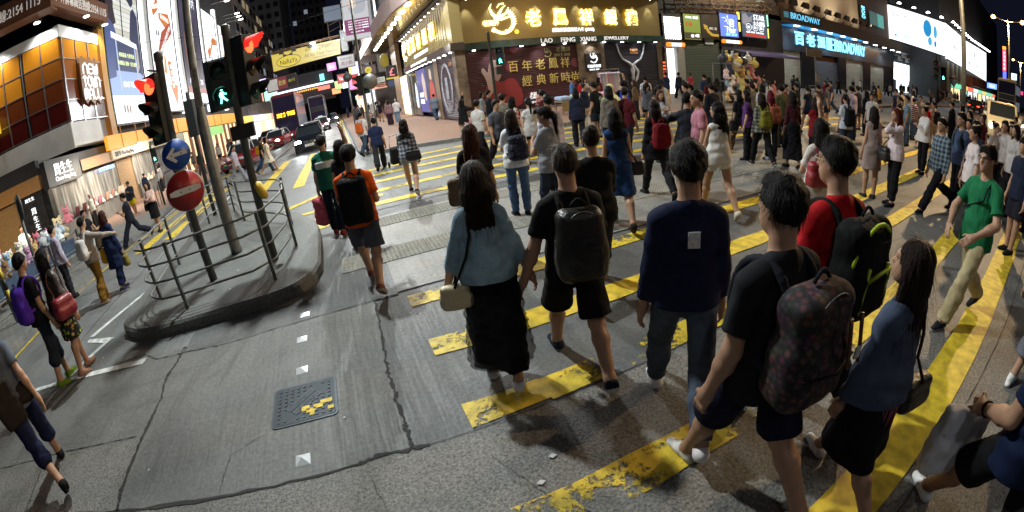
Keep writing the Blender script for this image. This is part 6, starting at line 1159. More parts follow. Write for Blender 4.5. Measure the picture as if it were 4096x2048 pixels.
# left sign pole
t=thing('traffic_signal','dark signal pole carrying a red lamp, blue arrow sign and no entry sign','traffic light',(-2.39,6.13,.16));pole(t,0,0,0,[(.062,0),(.06,3.2),(.07,3.21),(.07,3.32),(.03,3.34)],DGREY);signal(t,(-.17,-.06,2.56),246,0,3,.95)
b=MB();b.tube([(0,0,3.05),(-.18,-.06,3.12)],.015,DGREY,5);b.tube([(0,0,2.15),(-.18,-.06,2.12)],.02,DGREY,5);b.build('bracket',t)
fd=Vector((2.39,-6.13,0)).normalized()
def disc(t,name,z,r,m,off=.085,th=.012):b=MB();b.lathe([(r,0),(r,th)],m,Matrix.Translation(fd*off+Vector((0,0,z))) @ fd.to_track_quat('Z','Y').to_matrix().to_4x4(),40);return b.build(name,t)
Wd=Wall((0,0),0);Wd.n=fd.copy();Wd.u=Vector((-fd.y,fd.x,0));Wd.o=Vector((0,0,0))
SB=mat('sign_blue',(.012,.06,.3),.4,noise=.08);SR=mat('sign_red',(.3,.018,.018),.4,noise=.08);SW=mat('sign_white',(.6,.62,.64),.4,noise=.1,scale=30)
disc(t,'blue_sign_plate',1.87,.215,mat('sign_rim',(.4,.42,.45),.5),.078,.01);disc(t,'blue_sign_face',1.87,.208,SB,.0885,.004);b=MB();Wd.poly(b,[(-.155,1.87),(-.03,1.98),(.0,1.955),(-.05,1.9),(.16,1.9),(.16,1.845),(-.05,1.845),(.0,1.785),(-.03,1.76)],.093,.097,SW);b.build('white_arrow',t)
disc(t,'no_entry_plate',1.36,.285,mat('sign_rim',(.4,.42,.45),.5),.078,.01);disc(t,'no_entry_face',1.36,.275,SR,.0885,.004);b=MB();Wd.poly(b,smooth_poly([(-.235,1.315),(.235,1.315),(.235,1.405),(-.235,1.405)],1),.093,.097,SW);b.build('white_bar',t)
b=MB()
for a,z in ((-.07,1.36),(.07,1.36),(-.07,1.87),(.07,1.87)):b.lathe([(.011,0),(.008,.006)],BLACK,Matrix.Translation(fd*.097+Wd.u*a+Vector((0,0,z))) @ fd.to_track_quat('Z','Y').to_matrix().to_4x4(),8)
b.build('bolt',t)
# thin post at the back of the island
t=thing('traffic_signal','thin signal post at the back of the island, seen from behind','traffic light',(-3.9,11.7,.15));pole(t,0,0,0,[(.055,0),(.05,3.3),(.06,3.31),(.03,3.36)],DGREY);signal(t,(.02,.12,2.65),80,None,3,.95)
# perimeter railing of the island
t=thing('railing','grey tubular steel railing with four rails round the traffic island','railing',(0,0,.16));RP=[(-1.28,5.41),(-2.57,5.28),(-2.95,5.32),(-3.25,5.6),(-3.33,6.06),(-3.53,7.61),(-3.69,9.17),(-3.78,10.7),(-3.55,11.5),(-3.2,11.5),(-2.61,9.79),(-2.0,9.1),(-1.3,8.17),(-1.09,6.7)]
b=MB();q=smooth_poly(RP,1)
for z in (.2,.43,.66,.88):b.tube([(x,y,z) for x,y in q],.015,RAILM,6,True)
b.build('rails',t)
for x,y in ((-1.28,5.41),(-2.57,5.28),(-3.33,6.06),(-3.53,7.61),(-3.69,9.17),(-3.78,10.7),(-3.25,11.45),(-2.61,9.79),(-2.0,9.1),(-1.3,8.17),(-1.09,6.7),(-1.2,7.4)):b=MB();b.cbox((x,y,.455),(.042,.042,.91),RAILM);b.build('post',t)
# left pavement: railing, striped post, round sign back
t=thing('railing','grey kerb railing in front of the plush toy stalls on the left','railing',(0,0,.13));RP2=[(-9.2,3.6),(-8.6,5.5),(-8.15,7.5),(-7.75,9.2),(-7.6,10.4)];b=MB()
for z in (.25,.6,1.0):b.tube([(x,y,z) for x,y in RP2],.018,RAILM,6)
b.build('rails',t)
for x,y in RP2:b=MB();b.cbox((x,y,.52),(.06,.06,1.06),RAILM);b.build('post',t)
t=thing('striped_post','black and yellow striped warning post at the left kerb','post',(-8.08,7.53,.13));YB=mat('yellow_post',(.5,.36,.03),.5,noise=.3)
for i in range(6):b=MB();b.lathe([(.045,i*.24),(.045,i*.24+.239)],YB if i % 2 == 0 else BLACK,None,10);b.build('band',t)
t=thing('sign_post','grey round sign seen from behind on a leaning post by the left stalls','sign',(-8.15,8.95,.13));pole(t,0,0,0,[(.04,0),(.04,2.4)],DGREY);b=MB();b.lathe([(.3,0),(.3,.015)],GALV,Matrix.Translation((.0,.05,2.15)) @ Matrix.Rotation(R_(-90),4,'X') @ Matrix.Rotation(R_(35),4,'Y'),24);b.build('sign_back',t)
t=thing('traffic_signal','small green walking man signal across the bus street','traffic light',(-8.4,18.6,.13));pole(t,0,0,0,[(.05,0),(.05,2.6)],DGREY);signal(t,(.12,-.06,2.15),-70,1,2,.9,ped=True);b=MB();b.tube([(-.3,.0,0),(-.3,0,.9),(-.35,.5,.9),(-.35,.5,0)],.02,RAILM,5);b.build('hoop_rail',t);b=MB();b.cbox((.0,-.07,1.2),(.16,.05,.3),WHITEP);b.build('notice',t)
# jeweller's corner
t=thing('traffic_signal','grey signal pole with small green man in front of the maroon shutter','traffic light',(5.77,15.75,.13));pole(t,0,0,0,[(.06,0),(.055,3.75),(.065,3.76),(.03,3.85)],DGREY);signal(t,(.32,-.08,2.85),-120,1,2,1.05,ped=True);b=MB();b.tube([(0,0,3.25),(.3,-.05,3.1)],.02,DGREY,5);b.cbox((.24,-.05,2.3),(.24,.2,.3),SIGB);b.build('bracket',t)
t=thing('lamp_post','slim pale lamp post with black traffic lights at the brick corner','lamp post',(1.25,20.0,.13));pole(t,0,0,0,[(.09,0),(.075,1.5),(.06,5),(.045,9.4)]);b=MB();b.tube([(0,0,9.3),(1.0,.2,9.45)],.035,GALV,6);b.cbox((1.05,.2,9.4),(.75,.3,.1),GALV,None,.04);b.cbox((1.05,.2,9.34),(.6,.22,.02),WG);b.build('lamp_head',t);signal(t,(.14,-.1,2.75),-95,None,3,.9);signal(t,(-.22,.0,2.7),185,None,3,.9)
t=thing('sign_post','grey round sign back on a short post beside the corner lamp post','sign',(1.5,18.9,.13));pole(t,0,0,0,[(.045,0),(.045,3.0)]);b=MB();b.lathe([(.33,0),(.33,.015)],GALV,Matrix.Translation((0,-.06,2.75)) @ Matrix.Rotation(R_(90),4,'X'),28);b.build('sign_back',t);b=MB();b.cbox((-.1,-.05,1.6),(.16,.03,.35),WHITEP);b.build('notice',t)
t=thing('sign_post','thin grey post further along the brick pavement','post',(.95,30,.13));pole(t,0,0,0,[(.05,0),(.045,4.2)]);b=MB();b.lathe([(.3,0),(.3,.02)],DGREY,Matrix.Translation((0,-.06,3.8)) @ Matrix.Rotation(R_(90),4,'X'),20);b.build('sign_back',t)
t=thing('railing','short steel railing with a beige sign plate before the grey shutters','railing',(29.4,16.3,.13));b=MB();pole(t,0,0,0,[(.05,0),(.05,3.5)])
for z in (.3,.65,1.0):b.tube([(-.8,0,z),(2.2,-.3,z)],.025,GALV,5)
for x in (-.8,.7,2.2):b.cbox((x,-.1*x,.5),(.06,.06,1.05),GALV)
b.build('rails',t);b=MB();b.cbox((-.2,-.05,3.3),(2.3,.04,.55),mat('beige_plate',(.42,.4,.33),.6));b.build('sign_plate',t);b=MB();b.cbox((.2,-.06,1.6),(.55,.03,.6),WHITEP);b.build('notice',t)
# right median
t=thing('lamp_post','tall dark lamp post on the right median in front of the white billboards','lamp post',(22.1,4.0,.14));pole(t,0,0,0,[(.14,0),(.12,2),(.09,10)],DGREY);b=MB();b.tube([(0,0,9.5),(-1.6,-.8,9.7)],.04,DGREY,6);b.cbox((-1.6,-.8,9.65),(.8,.35,.12),DGREY,None,.05);b.cbox((-1.6,-.8,9.58),(.6,.25,.02),glow('sodium_lamp',(1,.5,.12),20));b.build('lamp_head',t)
t=thing('traffic_signal','black signal with small green man at the far side of the right crossing','traffic light',(48,11.7,0));pole(t,0,0,0,[(.13,0),(.11,5.3)],DGREY);signal(t,(-1.0,-.2,3.7),190,None,3,1.9);signal(t,(1.0,-.5,3.5),195,1,2,2.0,ped=True);b=MB();b.tube([(-1,-.1,4.2),(1,-.3,4.2)],.06,DGREY,5);b.build('arm',t)
t=thing('give_way_sign','red and white triangular give way sign by the right crossing','sign',(51,10.4,0));pole(t,0,0,0,[(.06,0),(.06,3.6)]);b=MB()
for r_,m,d in ((.62,mat('sign_red',(.3,.018,.018),.4),0),(.38,mat('sign_white',(.6,.62,.64),.4),.02)):b.add([Vector((-.1-d,r_,3.0+r_*.55)),Vector((-.1-d,-r_,3.0+r_*.55)),Vector((-.1-d,0,3.0-r_*1.1))],[(0,1,2)],m)
b.build('triangle_plate',t)
for px,py,hz,lab in ((60,4.8,11.4,'tall twin armed sodium street lamp before the dark tower'),(118,6.5,11.6,'farther sodium street lamp beyond the twin armed one')):
    t=thing('street_lamp',lab,'street lamp',(px,py,0));pole(t,0,0,0,[(.16,0),(.12,hz*.5),(.08,hz)],GALV);b=MB();b.tube([(0,-1.9,hz-.2),(0,0,hz-.35),(0,1.9,hz)],.05,GALV,6);b.build('arm',t)
    for s in (-1,1):b=MB();z=hz+(.0 if s > 0 else -.2);b.lathe([(.12,.2),(.3,.0),(.22,-.18),(.02,-.25)],glow('sodium_lamp',(1,.5,.12),20),Matrix.Translation((0,1.9*s,z)),12);b.build('lamp_head',t)
    lamp('sodium','POINT',(px-.3,py,hz-.6),2600,(1,.55,.2),None,.3)
# ================================================================ vehicles
TYRE=mat('tyre',(.015,.015,.016),.8);RIM=mat('rim',(.4,.41,.42),.35,.8);CGL=mat('car_glass',(.02,.025,.03),.05);HL=glow('headlight',(.9,.95,1),45);HLW=glow('headlight_warm',(1,.95,.85),18);TL=glow('tail_light',(1,.05,.02),5);CHR=mat('chrome',(.6,.6,.62),.15,1.)
def car(x,y,rz,col,label,roof=None,plate='',light=True,L=4.6,w=.9,h=1.45,group=None,taxi=False,pcol=(.75,.75,.72),tail=False,second=None,hlm=None):
    """front faces local -y"""
    t=thing('parked_car' if False else ('taxi' if taxi else 'car'),label,'taxi' if taxi else 'car',(x,y,.0),rz,group);CP=mat('car_paint',col,.1,.0);C2=mat('car_paint',second,.22,.2) if second else CP
    def loft(st,m,name,cap=True):
        b=MB();n=len(st[0][1]);vs=[]
        for yy,pr in st:vs += [(px,yy,pz) for px,pz in pr]
        fs=[(i*n+j,i*n+j+1,(i+1)*n+j+1,(i+1)*n+j) for i in range(len(st)-1) for j in range(n-1)]
        fs += [tuple(range(n))[::-1],tuple(range((len(st)-1)*n,len(st)*n))];b.add(vs,fs,m,False);return b.build(name,t,bevel=.05)
    def sec(wd,z0,z1,tum):return [(-wd*.93,z0),(-wd,z0+.15),(-wd,(z0+z1)*.5+.08),(-wd*tum,z1),(wd*tum,z1),(wd,(z0+z1)*.5+.08),(wd,z0+.15),(wd*.93,z0)]
    yf=-L/2
    loft([(yf,sec(w*.86,.25,.62,.93)),(yf+.12,sec(w*.95,.2,.72,.93)),(yf+.7,sec(w,.2,.82,.93)),(yf+1.35,sec(w,.2,.93,.93)),(yf+2.4,sec(w,.2,.95,.93)),(L/2-.9,sec(w,.2,.98,.93)),(L/2-.1,sec(w*.95,.24,.94,.92)),(L/2,sec(w*.86,.3,.75,.93))],CP,'body')
    def cab(yy,wd,z):return [(yy,wd,z)]
    b=MB();bz,tz=.9,h;A=[(-w*.86,yf+1.25,bz),(w*.86,yf+1.25,bz),(w*.86,L/2-.5,bz),(-w*.86,L/2-.5,bz),(-w*.68,yf+1.98,tz),(w*.68,yf+1.98,tz),(w*.68,L/2-1.15,tz),(-w*.68,L/2-1.15,tz)];b.add(A,[(0,1,5,4),(1,2,6,5),(2,3,7,6),(3,0,4,7),(4,5,6,7)],CGL);b.build('windows',t)
    b=MB();b.add([(-w*.7,yf+1.9,tz-.03),(w*.7,yf+1.9,tz-.03),(w*.7,L/2-1.08,tz-.03),(-w*.7,L/2-1.08,tz-.03),(-w*.6,yf+2.1,tz+.05),(w*.6,yf+2.1,tz+.05),(w*.6,L/2-1.3,tz+.05),(-w*.6,L/2-1.3,tz+.05)],[(0,1,5,4),(1,2,6,5),(2,3,7,6),(3,0,4,7),(4,5,6,7)],C2)
    for s in (-1,1):
        for (p,q) in (((w*.86,yf+1.25,bz),(w*.7,yf+1.95,tz-.01)),((w*.865,-.05,bz),(w*.7,.05,tz-.01)),((w*.86,L/2-.5,bz),(w*.7,L/2-1.1,tz-.01))):b.tube([(s*p[0],p[1],p[2]),(s*q[0],q[1],q[2])],.035,C2,5)
    b.build('roof',t)
    for s in (-1,1):
        for yy in (yf+.82,L/2-.85):
            b=MB();M=Matrix.Translation((s*(w-.09),yy,.31)) @ Matrix.Rotation(R_(90)*s,4,'Y');b.lathe([(.2,-.1),(.3,-.09),(.315,0),(.3,.09),(.2,.1)],TYRE,M,18);wh=b.build('wheel',t);b=MB();b.lathe([(.2,.1),(.17,.085),(.05,.1),(.01,.1)],RIM,M,12);b.build('rim',wh)
        b=MB();M=Matrix.Translation((s*w*.68,yf+.06,.64)) @ Matrix.Rotation(R_(90),4,'X') @ Matrix.Scale(1.5,4,(1,0,0));b.lathe([(.13,0),(.11,.03),(.01,.05)],(hlm or HL) if light else mat('headlamp_off',(.5,.52,.55),.1),M,14);b.build('headlight',t)
        b=MB();b.cbox((s*(w+.1),yf+1.5,.98),(.2,.1,.13),CP);b.build('mirror',t);b=MB();b.cbox((s*w*.72,L/2-.02,.8),(.36,.06,.14),TL if tail else mat('tail_off',(.2,.01,.01),.3));b.build('tail_light',t)
    b=MB()
    if taxi:b.cbox((0,yf+.03,.62),(w*.95,.06,.13),mat('grille',(.03,.03,.03),.4));b.cbox((0,yf+.0,.4),(w*1.8,.1,.14),mat('bumper',(.05,.05,.05),.5));b.cbox((0,yf+.0,.68),(w*.95,.05,.02),CHR)
    else:
        for s in (-1,1):
            b.cbox((s*.17,yf+.03,.6),(.28,.06,.17),mat('grille',(.03,.03,.03),.4))
            for k in range(5):b.cbox((s*.17+(k-2)*.05,yf+.0,.6),(.012,.03,.15),CHR)
        b.cbox((0,yf+.05,.33),(w*1.3,.06,.14),mat('grille',(.03,.03,.03),.4))
    b.build('grille',t)
    if plate:
        b=MB();b.cbox((0,yf-.03,.43),(.52,.02,.13),mat('licence_plate',pcol,.5));p=b.build('licence_plate',t);me=text_mesh(plate,.12,.004);me.materials.clear();me.materials.append(DLT);o=bpy.data.objects.new('lettering',me);COL.objects.link(o);o.parent=p;o.matrix_local=Matrix.Translation((0,yf-.042,.43)) @ Matrix.Rotation(R_(90),4,'X')
    if taxi:
        b=MB();b.cbox((0,-.1,h+.12),(.5,.16,.14),glow('roof_sign',(.9,.9,.85),.9),None,.02);b.build('roof_sign',t);b=MB();b.lathe([(.13,0),(.13,.01)],mat('green_disc',(.02,.25,.08),.5),Matrix.Translation((-w*.55,yf-.03,.45)) @ Matrix.Rotation(R_(90),4,'X'),16);b.build('seat_badge',t)
        me=text_mesh('TAXI',.13,.004);me.materials.clear();me.materials.append(DLT);o=bpy.data.objects.new('lettering',me);COL.objects.link(o);o.parent=t;o.matrix_local=Matrix.Translation((0,-.19,h+.12)) @ Matrix.Rotation(R_(90),4,'X')
    if light:
        for s in (-1,1):l=lamp('headlamp_beam','SPOT',(s*w*.68,yf-.06,.64),90,(.92,.96,1),(s*w*.68,yf-6,0),.05,70,.6);l.parent=t
    return t
RED=(.25,.012,.015);SILV=(.5,.5,.5)
car(-2.0,27.1,R_(2),(.008,.009,.014),'black saloon car with glaring headlights waiting at the crossing',plate='JT 618')
car(-6.25,27.3,R_(-6),RED,'red taxi with silver roof waiting beside the left pavement',taxi=True,plate='NV 81',second=SILV,light=False)
car(-5.6,38.5,R_(-8),RED,'red taxi with silver roof just behind the couple crossing',taxi=True,second=SILV,plate='HK 215',hlm=HLW)
car(-2.3,36,R_(2),(.45,.46,.46),'silver car right behind the black saloon',light=False);car(-2.1,50,0,(.2,.02,.025),'maroon taxi with lit headlights further back in the lane',taxi=True,second=SILV,hlm=HLW)
car(-4.6,47,R_(2),(.01,.012,.014),'black car in front of the double decker bus',light=False);car(-8.6,52,0,(.5,.5,.5),'white car behind the red taxis on the bus street',light=False);car(-6.9,60,0,RED,'red taxi far back in the left queue',taxi=True,second=SILV,light=False)
t=car(-1.1,70,0,(.1,.1,.11),'distant car with dazzling starry headlights on the bus street',light=True)
def bus(x,y,label,col,adv=True,sc=1.,glass=True):
    t=thing('bus',label,'bus',(x,y,0));w,L,H=1.12,10.5,4.55;BP=mat('bus_paint',col,.3);b=MB();b.box((-w,0,.3),(w,L,H),BP);b.build('body',t,bevel=.12)
    b=MB();b.box((-w+.08,-.03,2.95),(w-.08,.02,4.25),mat('bus_glass',(.03,.025,.06),.06));b.build('upper_windscreen',t);b=MB();b.box((-w+.08,-.03,1.0),(w-.08,.02,2.25),mat('bus_glass',(.03,.025,.06),.06));b.build('lower_windscreen',t)
    b=MB();b.box((-w+.1,-.04,2.32),(w-.1,.02,2.88),BLACK);b.build('destination_box',t)
    if adv:
        for tx,xx,w_ in (('荔枝角',-.42,.85),('905',.5,.75)):lettering('destination_lettering',tx,.4,(x+xx,y-.05,2.6),(0,-1,0),glow('amber_led',(1,.6,.02),5),t,.004,.01,w_,height=.4)
    for s in (-1,1):
        b=MB();b.box((s*w-.05,-.06,.5),(s*w+.03,.05,4.4),mat('bus_trim',(.4,.42,.42),.4));b.build('corner_trim',t);b=MB();b.box((s*w-.01 if s > 0 else -w-.02,.6,3.1),(s*w+.02 if s > 0 else -w+.01,L-.3,4.1),mat('bus_glass_lit',(.1,.1,.12),.1,emit=(.8,.85,1),es=.12));b.box((s*w-.01 if s > 0 else -w-.02,.9,1.2),(s*w+.02 if s > 0 else -w+.01,L-.3,2.3),mat('bus_glass_lit',(.1,.1,.12),.1,emit=(.8,.85,1),es=.12));b.build('side_windows',t)
        b=MB();b.cbox((s*.8,-.04,.7),(.3,.06,.18),HLW);b.build('headlight',t)
        for yy in (2.2,7.8):b=MB();b.lathe([(.3,-.14),(.48,-.12),(.5,0),(.48,.12),(.3,.14)],TYRE,Matrix.Translation((s*(w-.12),yy,.5)) @ Matrix.Rotation(R_(90),4,'Y'),16);b.build('wheel',t)
    return t
bus(-4.85,41.5,'dark red double decker bus with amber destination display',(.16,.02,.03));bus(-3.0,66,'far double decker bus with dark front on the bus street',(.06,.05,.06),False)
t=sign('bus_billboard','row of dark red and black billboard panels above the bus roof',-6.4,-3.5,5.1,6.3,(.25,.02,.04),.6,NF(44),.3,'billboard');b=MB();W44=NF(44);W44.box(b,-4.4,-3.52,5.13,6.27,.3,.32,BLACK);W44.box(b,-6.38,-5.35,5.13,6.2,.3,.32,WHITEP);b.build('panel',t);W44.text('lettering','歡樂',-4.9,5.7,.33,glow('olive_letters2',(.6,.5,.1),.8),t,.7,.5);W44.text('lettering','金行',-3.95,5.75,.33,glow('olive_letters2',(.6,.5,.1),.8),t,.7,.3)
# right street: van, cars, bus
t=thing('van','pale cream minivan with lit headlamps waiting at the right median','van',(27.2,2.6,0),R_(-80));b=MB();VP=mat('van_paint',(.55,.52,.38),.25,.1)
pr=[(-2.2,.3),(-2.25,.8),(-2.05,1.05),(-1.5,1.25),(-.95,1.95),(2.1,2.0),(2.25,1.2),(2.25,.3)];vs=[(-.88,y,z) for y,z in pr]+[(.88,y,z) for y,z in pr];n=len(pr);b.add(vs,[tuple(range(n)),tuple(range(2*n-1,n-1,-1))]+[(i,n+i,n+(i+1) % n,(i+1) % n) for i in range(n)],VP);b.build('body',t,bevel=.08)
b=MB();b.add([(-.76,-1.47,1.3),(.76,-1.47,1.3),(.7,-1.02,1.9),(-.7,-1.02,1.9)],[(0,1,2,3)],CGL);b.v=[(p[0],p[1]-.03,p[2]+.02) for p in b.v];b.build('windscreen',t)
for s in (-1,1):
    b=MB();b.box((s*.885-.01,-.9,1.2),(s*.885+.012,2.0,1.8),CGL);b.build('side_windows',t);b=MB();b.lathe([(.13,0),(.11,.05),(.01,.07)],HLW,Matrix.Translation((s*.66,-2.24,.82)) @ Matrix.Rotation(R_(90),4,'X'),14);b.build('headlight',t);b=MB();b.cbox((s*1.0,-1.35,1.3),(.2,.1,.2),WHITEP);b.build('mirror',t)
    for yy in (-1.4,1.4):b=MB();b.lathe([(.2,-.1),(.33,-.08),(.33,.08),(.2,.1)],TYRE,Matrix.Translation((s*.8,yy,.33)) @ Matrix.Rotation(R_(90),4,'Y'),16);b.build('wheel',t)
b=MB();b.cbox((0,-2.25,.72),(1.0,.06,.14),BLACK);b.build('grille',t)
for i,(x,y,c,lab) in enumerate(((62,9.4,(.02,.02,.022),'dark car with red tail lights under the lit right shops'),(74,9.2,(.15,.15,.16),'grey car with red tail lights further along the billboard street'),(88,9.6,(.3,.02,.02),'small red car with tail lights far along the billboard street'))):car(x,y,R_(90),c,lab,light=False,tail=True)
for i,(x,y,c,lab) in enumerate(((33,-1.2,(.02,.02,.03),'dark car with bright headlights facing the cream minivan'),(40,1.0,(.35,.35,.36),'silver car behind the cream minivan'),(50,.6,(.3,.02,.02),'red car with lamps lit behind the minivan'))):car(x,y,R_(-90),c,lab,hlm=HLW)
t=bus(0,0,'pale yellow double decker bus beyond the cream minivan',(.5,.42,.16),False);t.location=(58,4.9,0);t.rotation_euler=(0,0,R_(-90))
# ================================================================ stalls
PLC=['#e8c9d2','#d9a3b0','#e9e3d6','#cdb27c','#8fb0d0','#c9d8e6','#b98fb4','#d8d08a','#a8c8a0','#8a6a4a','#e2e2ea','#d07080']
def plush(x,y,z,s,col,label,group='plush toys on the stalls',kind=0,lean=0.):
    m=mat('plush',srgb(col),.95,noise=.2,scale=20,bump=.4,bscale=80);z=z-.02;E3=np.array
    pr=[ell(E3([0,0,.26])*s,E3([.2,.17,.26])*s),ell(E3([0,-.02,.62])*s,E3([.19,.18,.17])*s)]+[cap(E3([sd*.12,0,.4])*s,E3([sd*.3,-.1,.24])*s,.075*s,.07*s) for sd in (-1,1)]+[cap(E3([sd*.1,-.05,.1])*s,E3([sd*.16,-.26,.07])*s,.09*s,.085*s) for sd in (-1,1)]
    pr += [ell(E3([sd*.14,0,.79])*s,E3([.065,.04,.07 if kind == 0 else .16])*s) for sd in (-1,1)]+[ell(E3([0,-.18,.58])*s,E3([.08,.07,.06])*s)]
    ey=lambda C:(((np.abs(C[:,0])-.075*s) ** 2+(C[:,1]+.185*s) ** 2+(C[:,2]-.66*s) ** 2) < (.035*s) ** 2).astype(int)
    o=flesh('plush_toy',pr,.022 if s < 1 else .03,[m,EYE],.05*s,mfun=ey);o.location=(x,y,z);o.rotation_euler=(0,lean,R_(random.uniform(20,70)));tag(o,label,'plush toy',group);return o
def parcel(x,y,z,s,col,label,group,cat='plastic bag'):
    m=mat('plastic_bag',srgb(col),.3,noise=.15,scale=9,bump=.6,bscale=14);o=flesh('plastic_bag',[ell(np.array([0,0,.2])*s,np.array([.26,.2,.2])*s),cap(np.array([0,0,.35])*s,np.array([.03,0,.5])*s,.09*s,.03*s),ell(np.array([.02,0,.54])*s,np.array([.09,.06,.05])*s)],.03,[m],.07*s,noise=(.009,24,x*7+y));o.location=(x,y,z);o.rotation_euler=(0,0,random.uniform(0,6));tag(o,label,cat,group);return o
def table(name,lab,x,y,rz,w,d,h,col):
    t=thing(name,lab,'stall',(x,y,.13),rz);b=MB();b.cbox((0,0,h),(w,d,.05),mat('stall_top',srgb(col),.8,noise=.2));b.build('tabletop',t);b=MB();b.cbox((0,-d/2+.02,h*.62),(w,.02,h*.7),mat('stall_cloth',srgb(col),.9,noise=.25));b.build('cloth',t)
    for sx in (-1,1):
        for sy in (-1,1):b=MB();b.cbox((sx*(w/2-.05),sy*(d/2-.05),h/2),(.04,.04,h),GALV);b.build('leg',t)
    return t
random.seed(21)
table('market_stall','folding table stall heaped with plush toys behind the left railing',-10.6,11.2,R_(72),3.6,1.1,.6,'#3a4a60');table('market_stall','folding table stall with bagged toys at the far left edge',-11.6,8.2,R_(72),2.6,1.1,.6,'#4a3a44')
for i in range(30):
    u=random.uniform(-1.6,1.6);v=random.uniform(-.45,.45);c=PLC[i % len(PLC)];x,y=-10.6+u*.31-v*.95,11.2+u*.95+v*.31;plush(x,y,.76+.12*(i % 3),random.uniform(.42,.6),c,'small plush toy in the heap on the left stall table','small plush toys heaped on the left stall',i % 2)
for i in range(14):
    u=random.uniform(-1.1,1.1);v=random.uniform(-.4,.4);x,y=-11.6+u*.31-v*.95,8.2+u*.95+v*.31;plush(x,y,.76+.1*(i % 2),random.uniform(.42,.6),PLC[(i*5+2) % 12],'small plush toy on the stall table at the left edge','small plush toys on the edge stall',i % 2)
for i in range(10):parcel(-10.2+random.uniform(-.4,.4),12.6+random.uniform(-.8,.9),.76+.18*(i % 2),.75,('#dfe6ea','#c8d4dc','#d4dfe0','#9fb8d0')[i % 4],'clear plastic bag of toys at the end of the left stall','clear plastic bags on the left stall')
for x,y,z,s,c,lab in ((-10.9,13.9,.76,.95,'#d8c8a0','big cream plush bear at the far end of the left stall, by the marble pillar'),(-10.8,14.5,1.15,.7,'#e08a9c','pink plush rabbit on top of the cream bear'),(-12.2,10.6,1.0,1.0,'#e2b8c4','big pale pink plush toy hanging high over the left stall'),(-12.4,10.1,.9,1.1,'#cdb27c','tan plush bear hugging a pink toy'),(-12.7,11.0,1.6,.9,'#7a4aa0','purple plush toy at the top of the hanging pile'),(-12.0,11.3,.7,.95,'#d48a98','long pink plush toy leaning beside the shutter')):plush(x,y,z,s,c,lab,None,1 if 'rabbit' in lab else 0)
t=thing('stall_frame','wire frame rack holding up the hanging plush toys on the left','rack',(-12.3,10.8,.13));b=MB()
for x in (-.7,.7):b.tube([(x,.2,0),(x,.2,2.3)],.025,GALV,5)
for z in (.8,1.4,2.3):b.tube([(-.7,.2,z),(.7,.2,z)],.02,GALV,5)
b.build('frame',t)
# toy cart near the jeweller
t=thing('toy_cart','wheeled toy cart buried under plush toys and bags before the green shutter','cart',(20.4,16.8,.13));b=MB();b.cbox((0,0,.5),(2.6,1.2,.08),mat('cart_wood',(.2,.13,.08),.8));b.build('deck',t);b=MB()
for x in (-1.2,1.2):
    for y in (-.5,.5):b.tube([(x,y,0),(x,y,2.2)],.03,GALV,5)
for z in (1.2,2.2):b.tube([(-1.2,-.5,z),(1.2,-.5,z),(1.2,.5,z),(-1.2,.5,z)],.025,GALV,5,True)
b.build('frame',t)
for x in (-1,1):b=MB();b.lathe([(.05,-.05),(.22,-.04),(.22,.04),(.05,.05)],TYRE,Matrix.Translation((x,-.62,.22)) @ Matrix.Rotation(R_(90),4,'X'),14);b.build('wheel',t)
for i in range(34):a=random.uniform(-1.7,1.7);z=random.choice([.3,.7,1.1,1.5]);plush(20.4+a,16.2+random.uniform(-.25,.2)+.1*z,z,random.uniform(.55,.85),PLC[(i*7) % 12],'plush toy hanging on the toy cart before the green shutter','plush toys on the cart',i % 2)
for i in range(12):parcel(20.4+random.uniform(-1.8,2),16.5+random.uniform(-.5,.5),2.1+.15*(i % 3),1.15,('#cfd8e2','#d8c66a','#39424f','#b9cfe0','#c9a8c0')[i % 5],'stuffed plastic bag piled on the toy cart roof','plastic bags on the cart roof')
for x,y,z,s,c,lab in ((19.9,16.2,1.9,1.15,'#a08c6c','giant tan plush bear upside down atop the toy cart'),(19.7,15.6,.55,1.2,'#b8ac6a','giant yellow plush banana toy at the front of the cart'),(20.7,15.7,.3,1.3,'#e08ab0','long pink plush toy at the front of the cart')):plush(x,y,z,s,c,lab,None)
# clothes rack and market table at the shutters
t=thing('clothes_rack','clothes rail hung with pale printed dresses before the navy shutter','rack',(14.0,20.2,.13));b=MB()
for x in (-.7,.7):b.tube([(x,0,0),(x,0,2.0)],.02,GALV,5);b.tube([(x,-.3,.02),(x,.3,.02)],.02,GALV,5)
b.tube([(-.7,0,2.0),(.7,0,2.0)],.02,GALV,5);b.build('rail',t)
for i in range(7):
    o=flesh('dress',[cap(np.array([-.6+i*.2,0,1.75]),np.array([-.6+i*.2,0,.8]),.07,.14,q=1.),cap(np.array([-.6+i*.2,-.17,1.78]),np.array([-.6+i*.2,.17,1.78]),.05)],.03,[cloth('dots',('#c8b0c8','#b8c4dc','#d8ccd8','#c8a8b8')[i % 4],'#6a6a90')],.06,noise=(.012,20,i));o.location=(14.0,20.2,.13);tag(o,'pale printed dress on the clothes rail before the navy shutter','dress','dresses on the rail')
t=table('market_table','low trestle table with folded cloth before the jewellery shutters',11.2,18.2,R_(-4),3.0,.9,.62,'#8a7a5a')
for i,(dx,c) in enumerate(((-1.2,'#9fb8dc'),(-.4,'#c8b890'),(.3,'#b09a78'),(1.0,'#c8a0b0'))):o=flesh('folded_cloth',[rbox(np.array([0,0,.12]),(.32,.35,.1+.04*(i % 2)),.08)],.03,[cloth('plain' if i else 'dots',c,None if i else '#5a78b0')],.05,noise=(.012,18,i));o.location=(11.2+dx,18.2-dx*.07,.77);tag(o,('blue and white','cream','tan','dusty pink')[i]+' folded cloth pile on the trestle table','cloth')
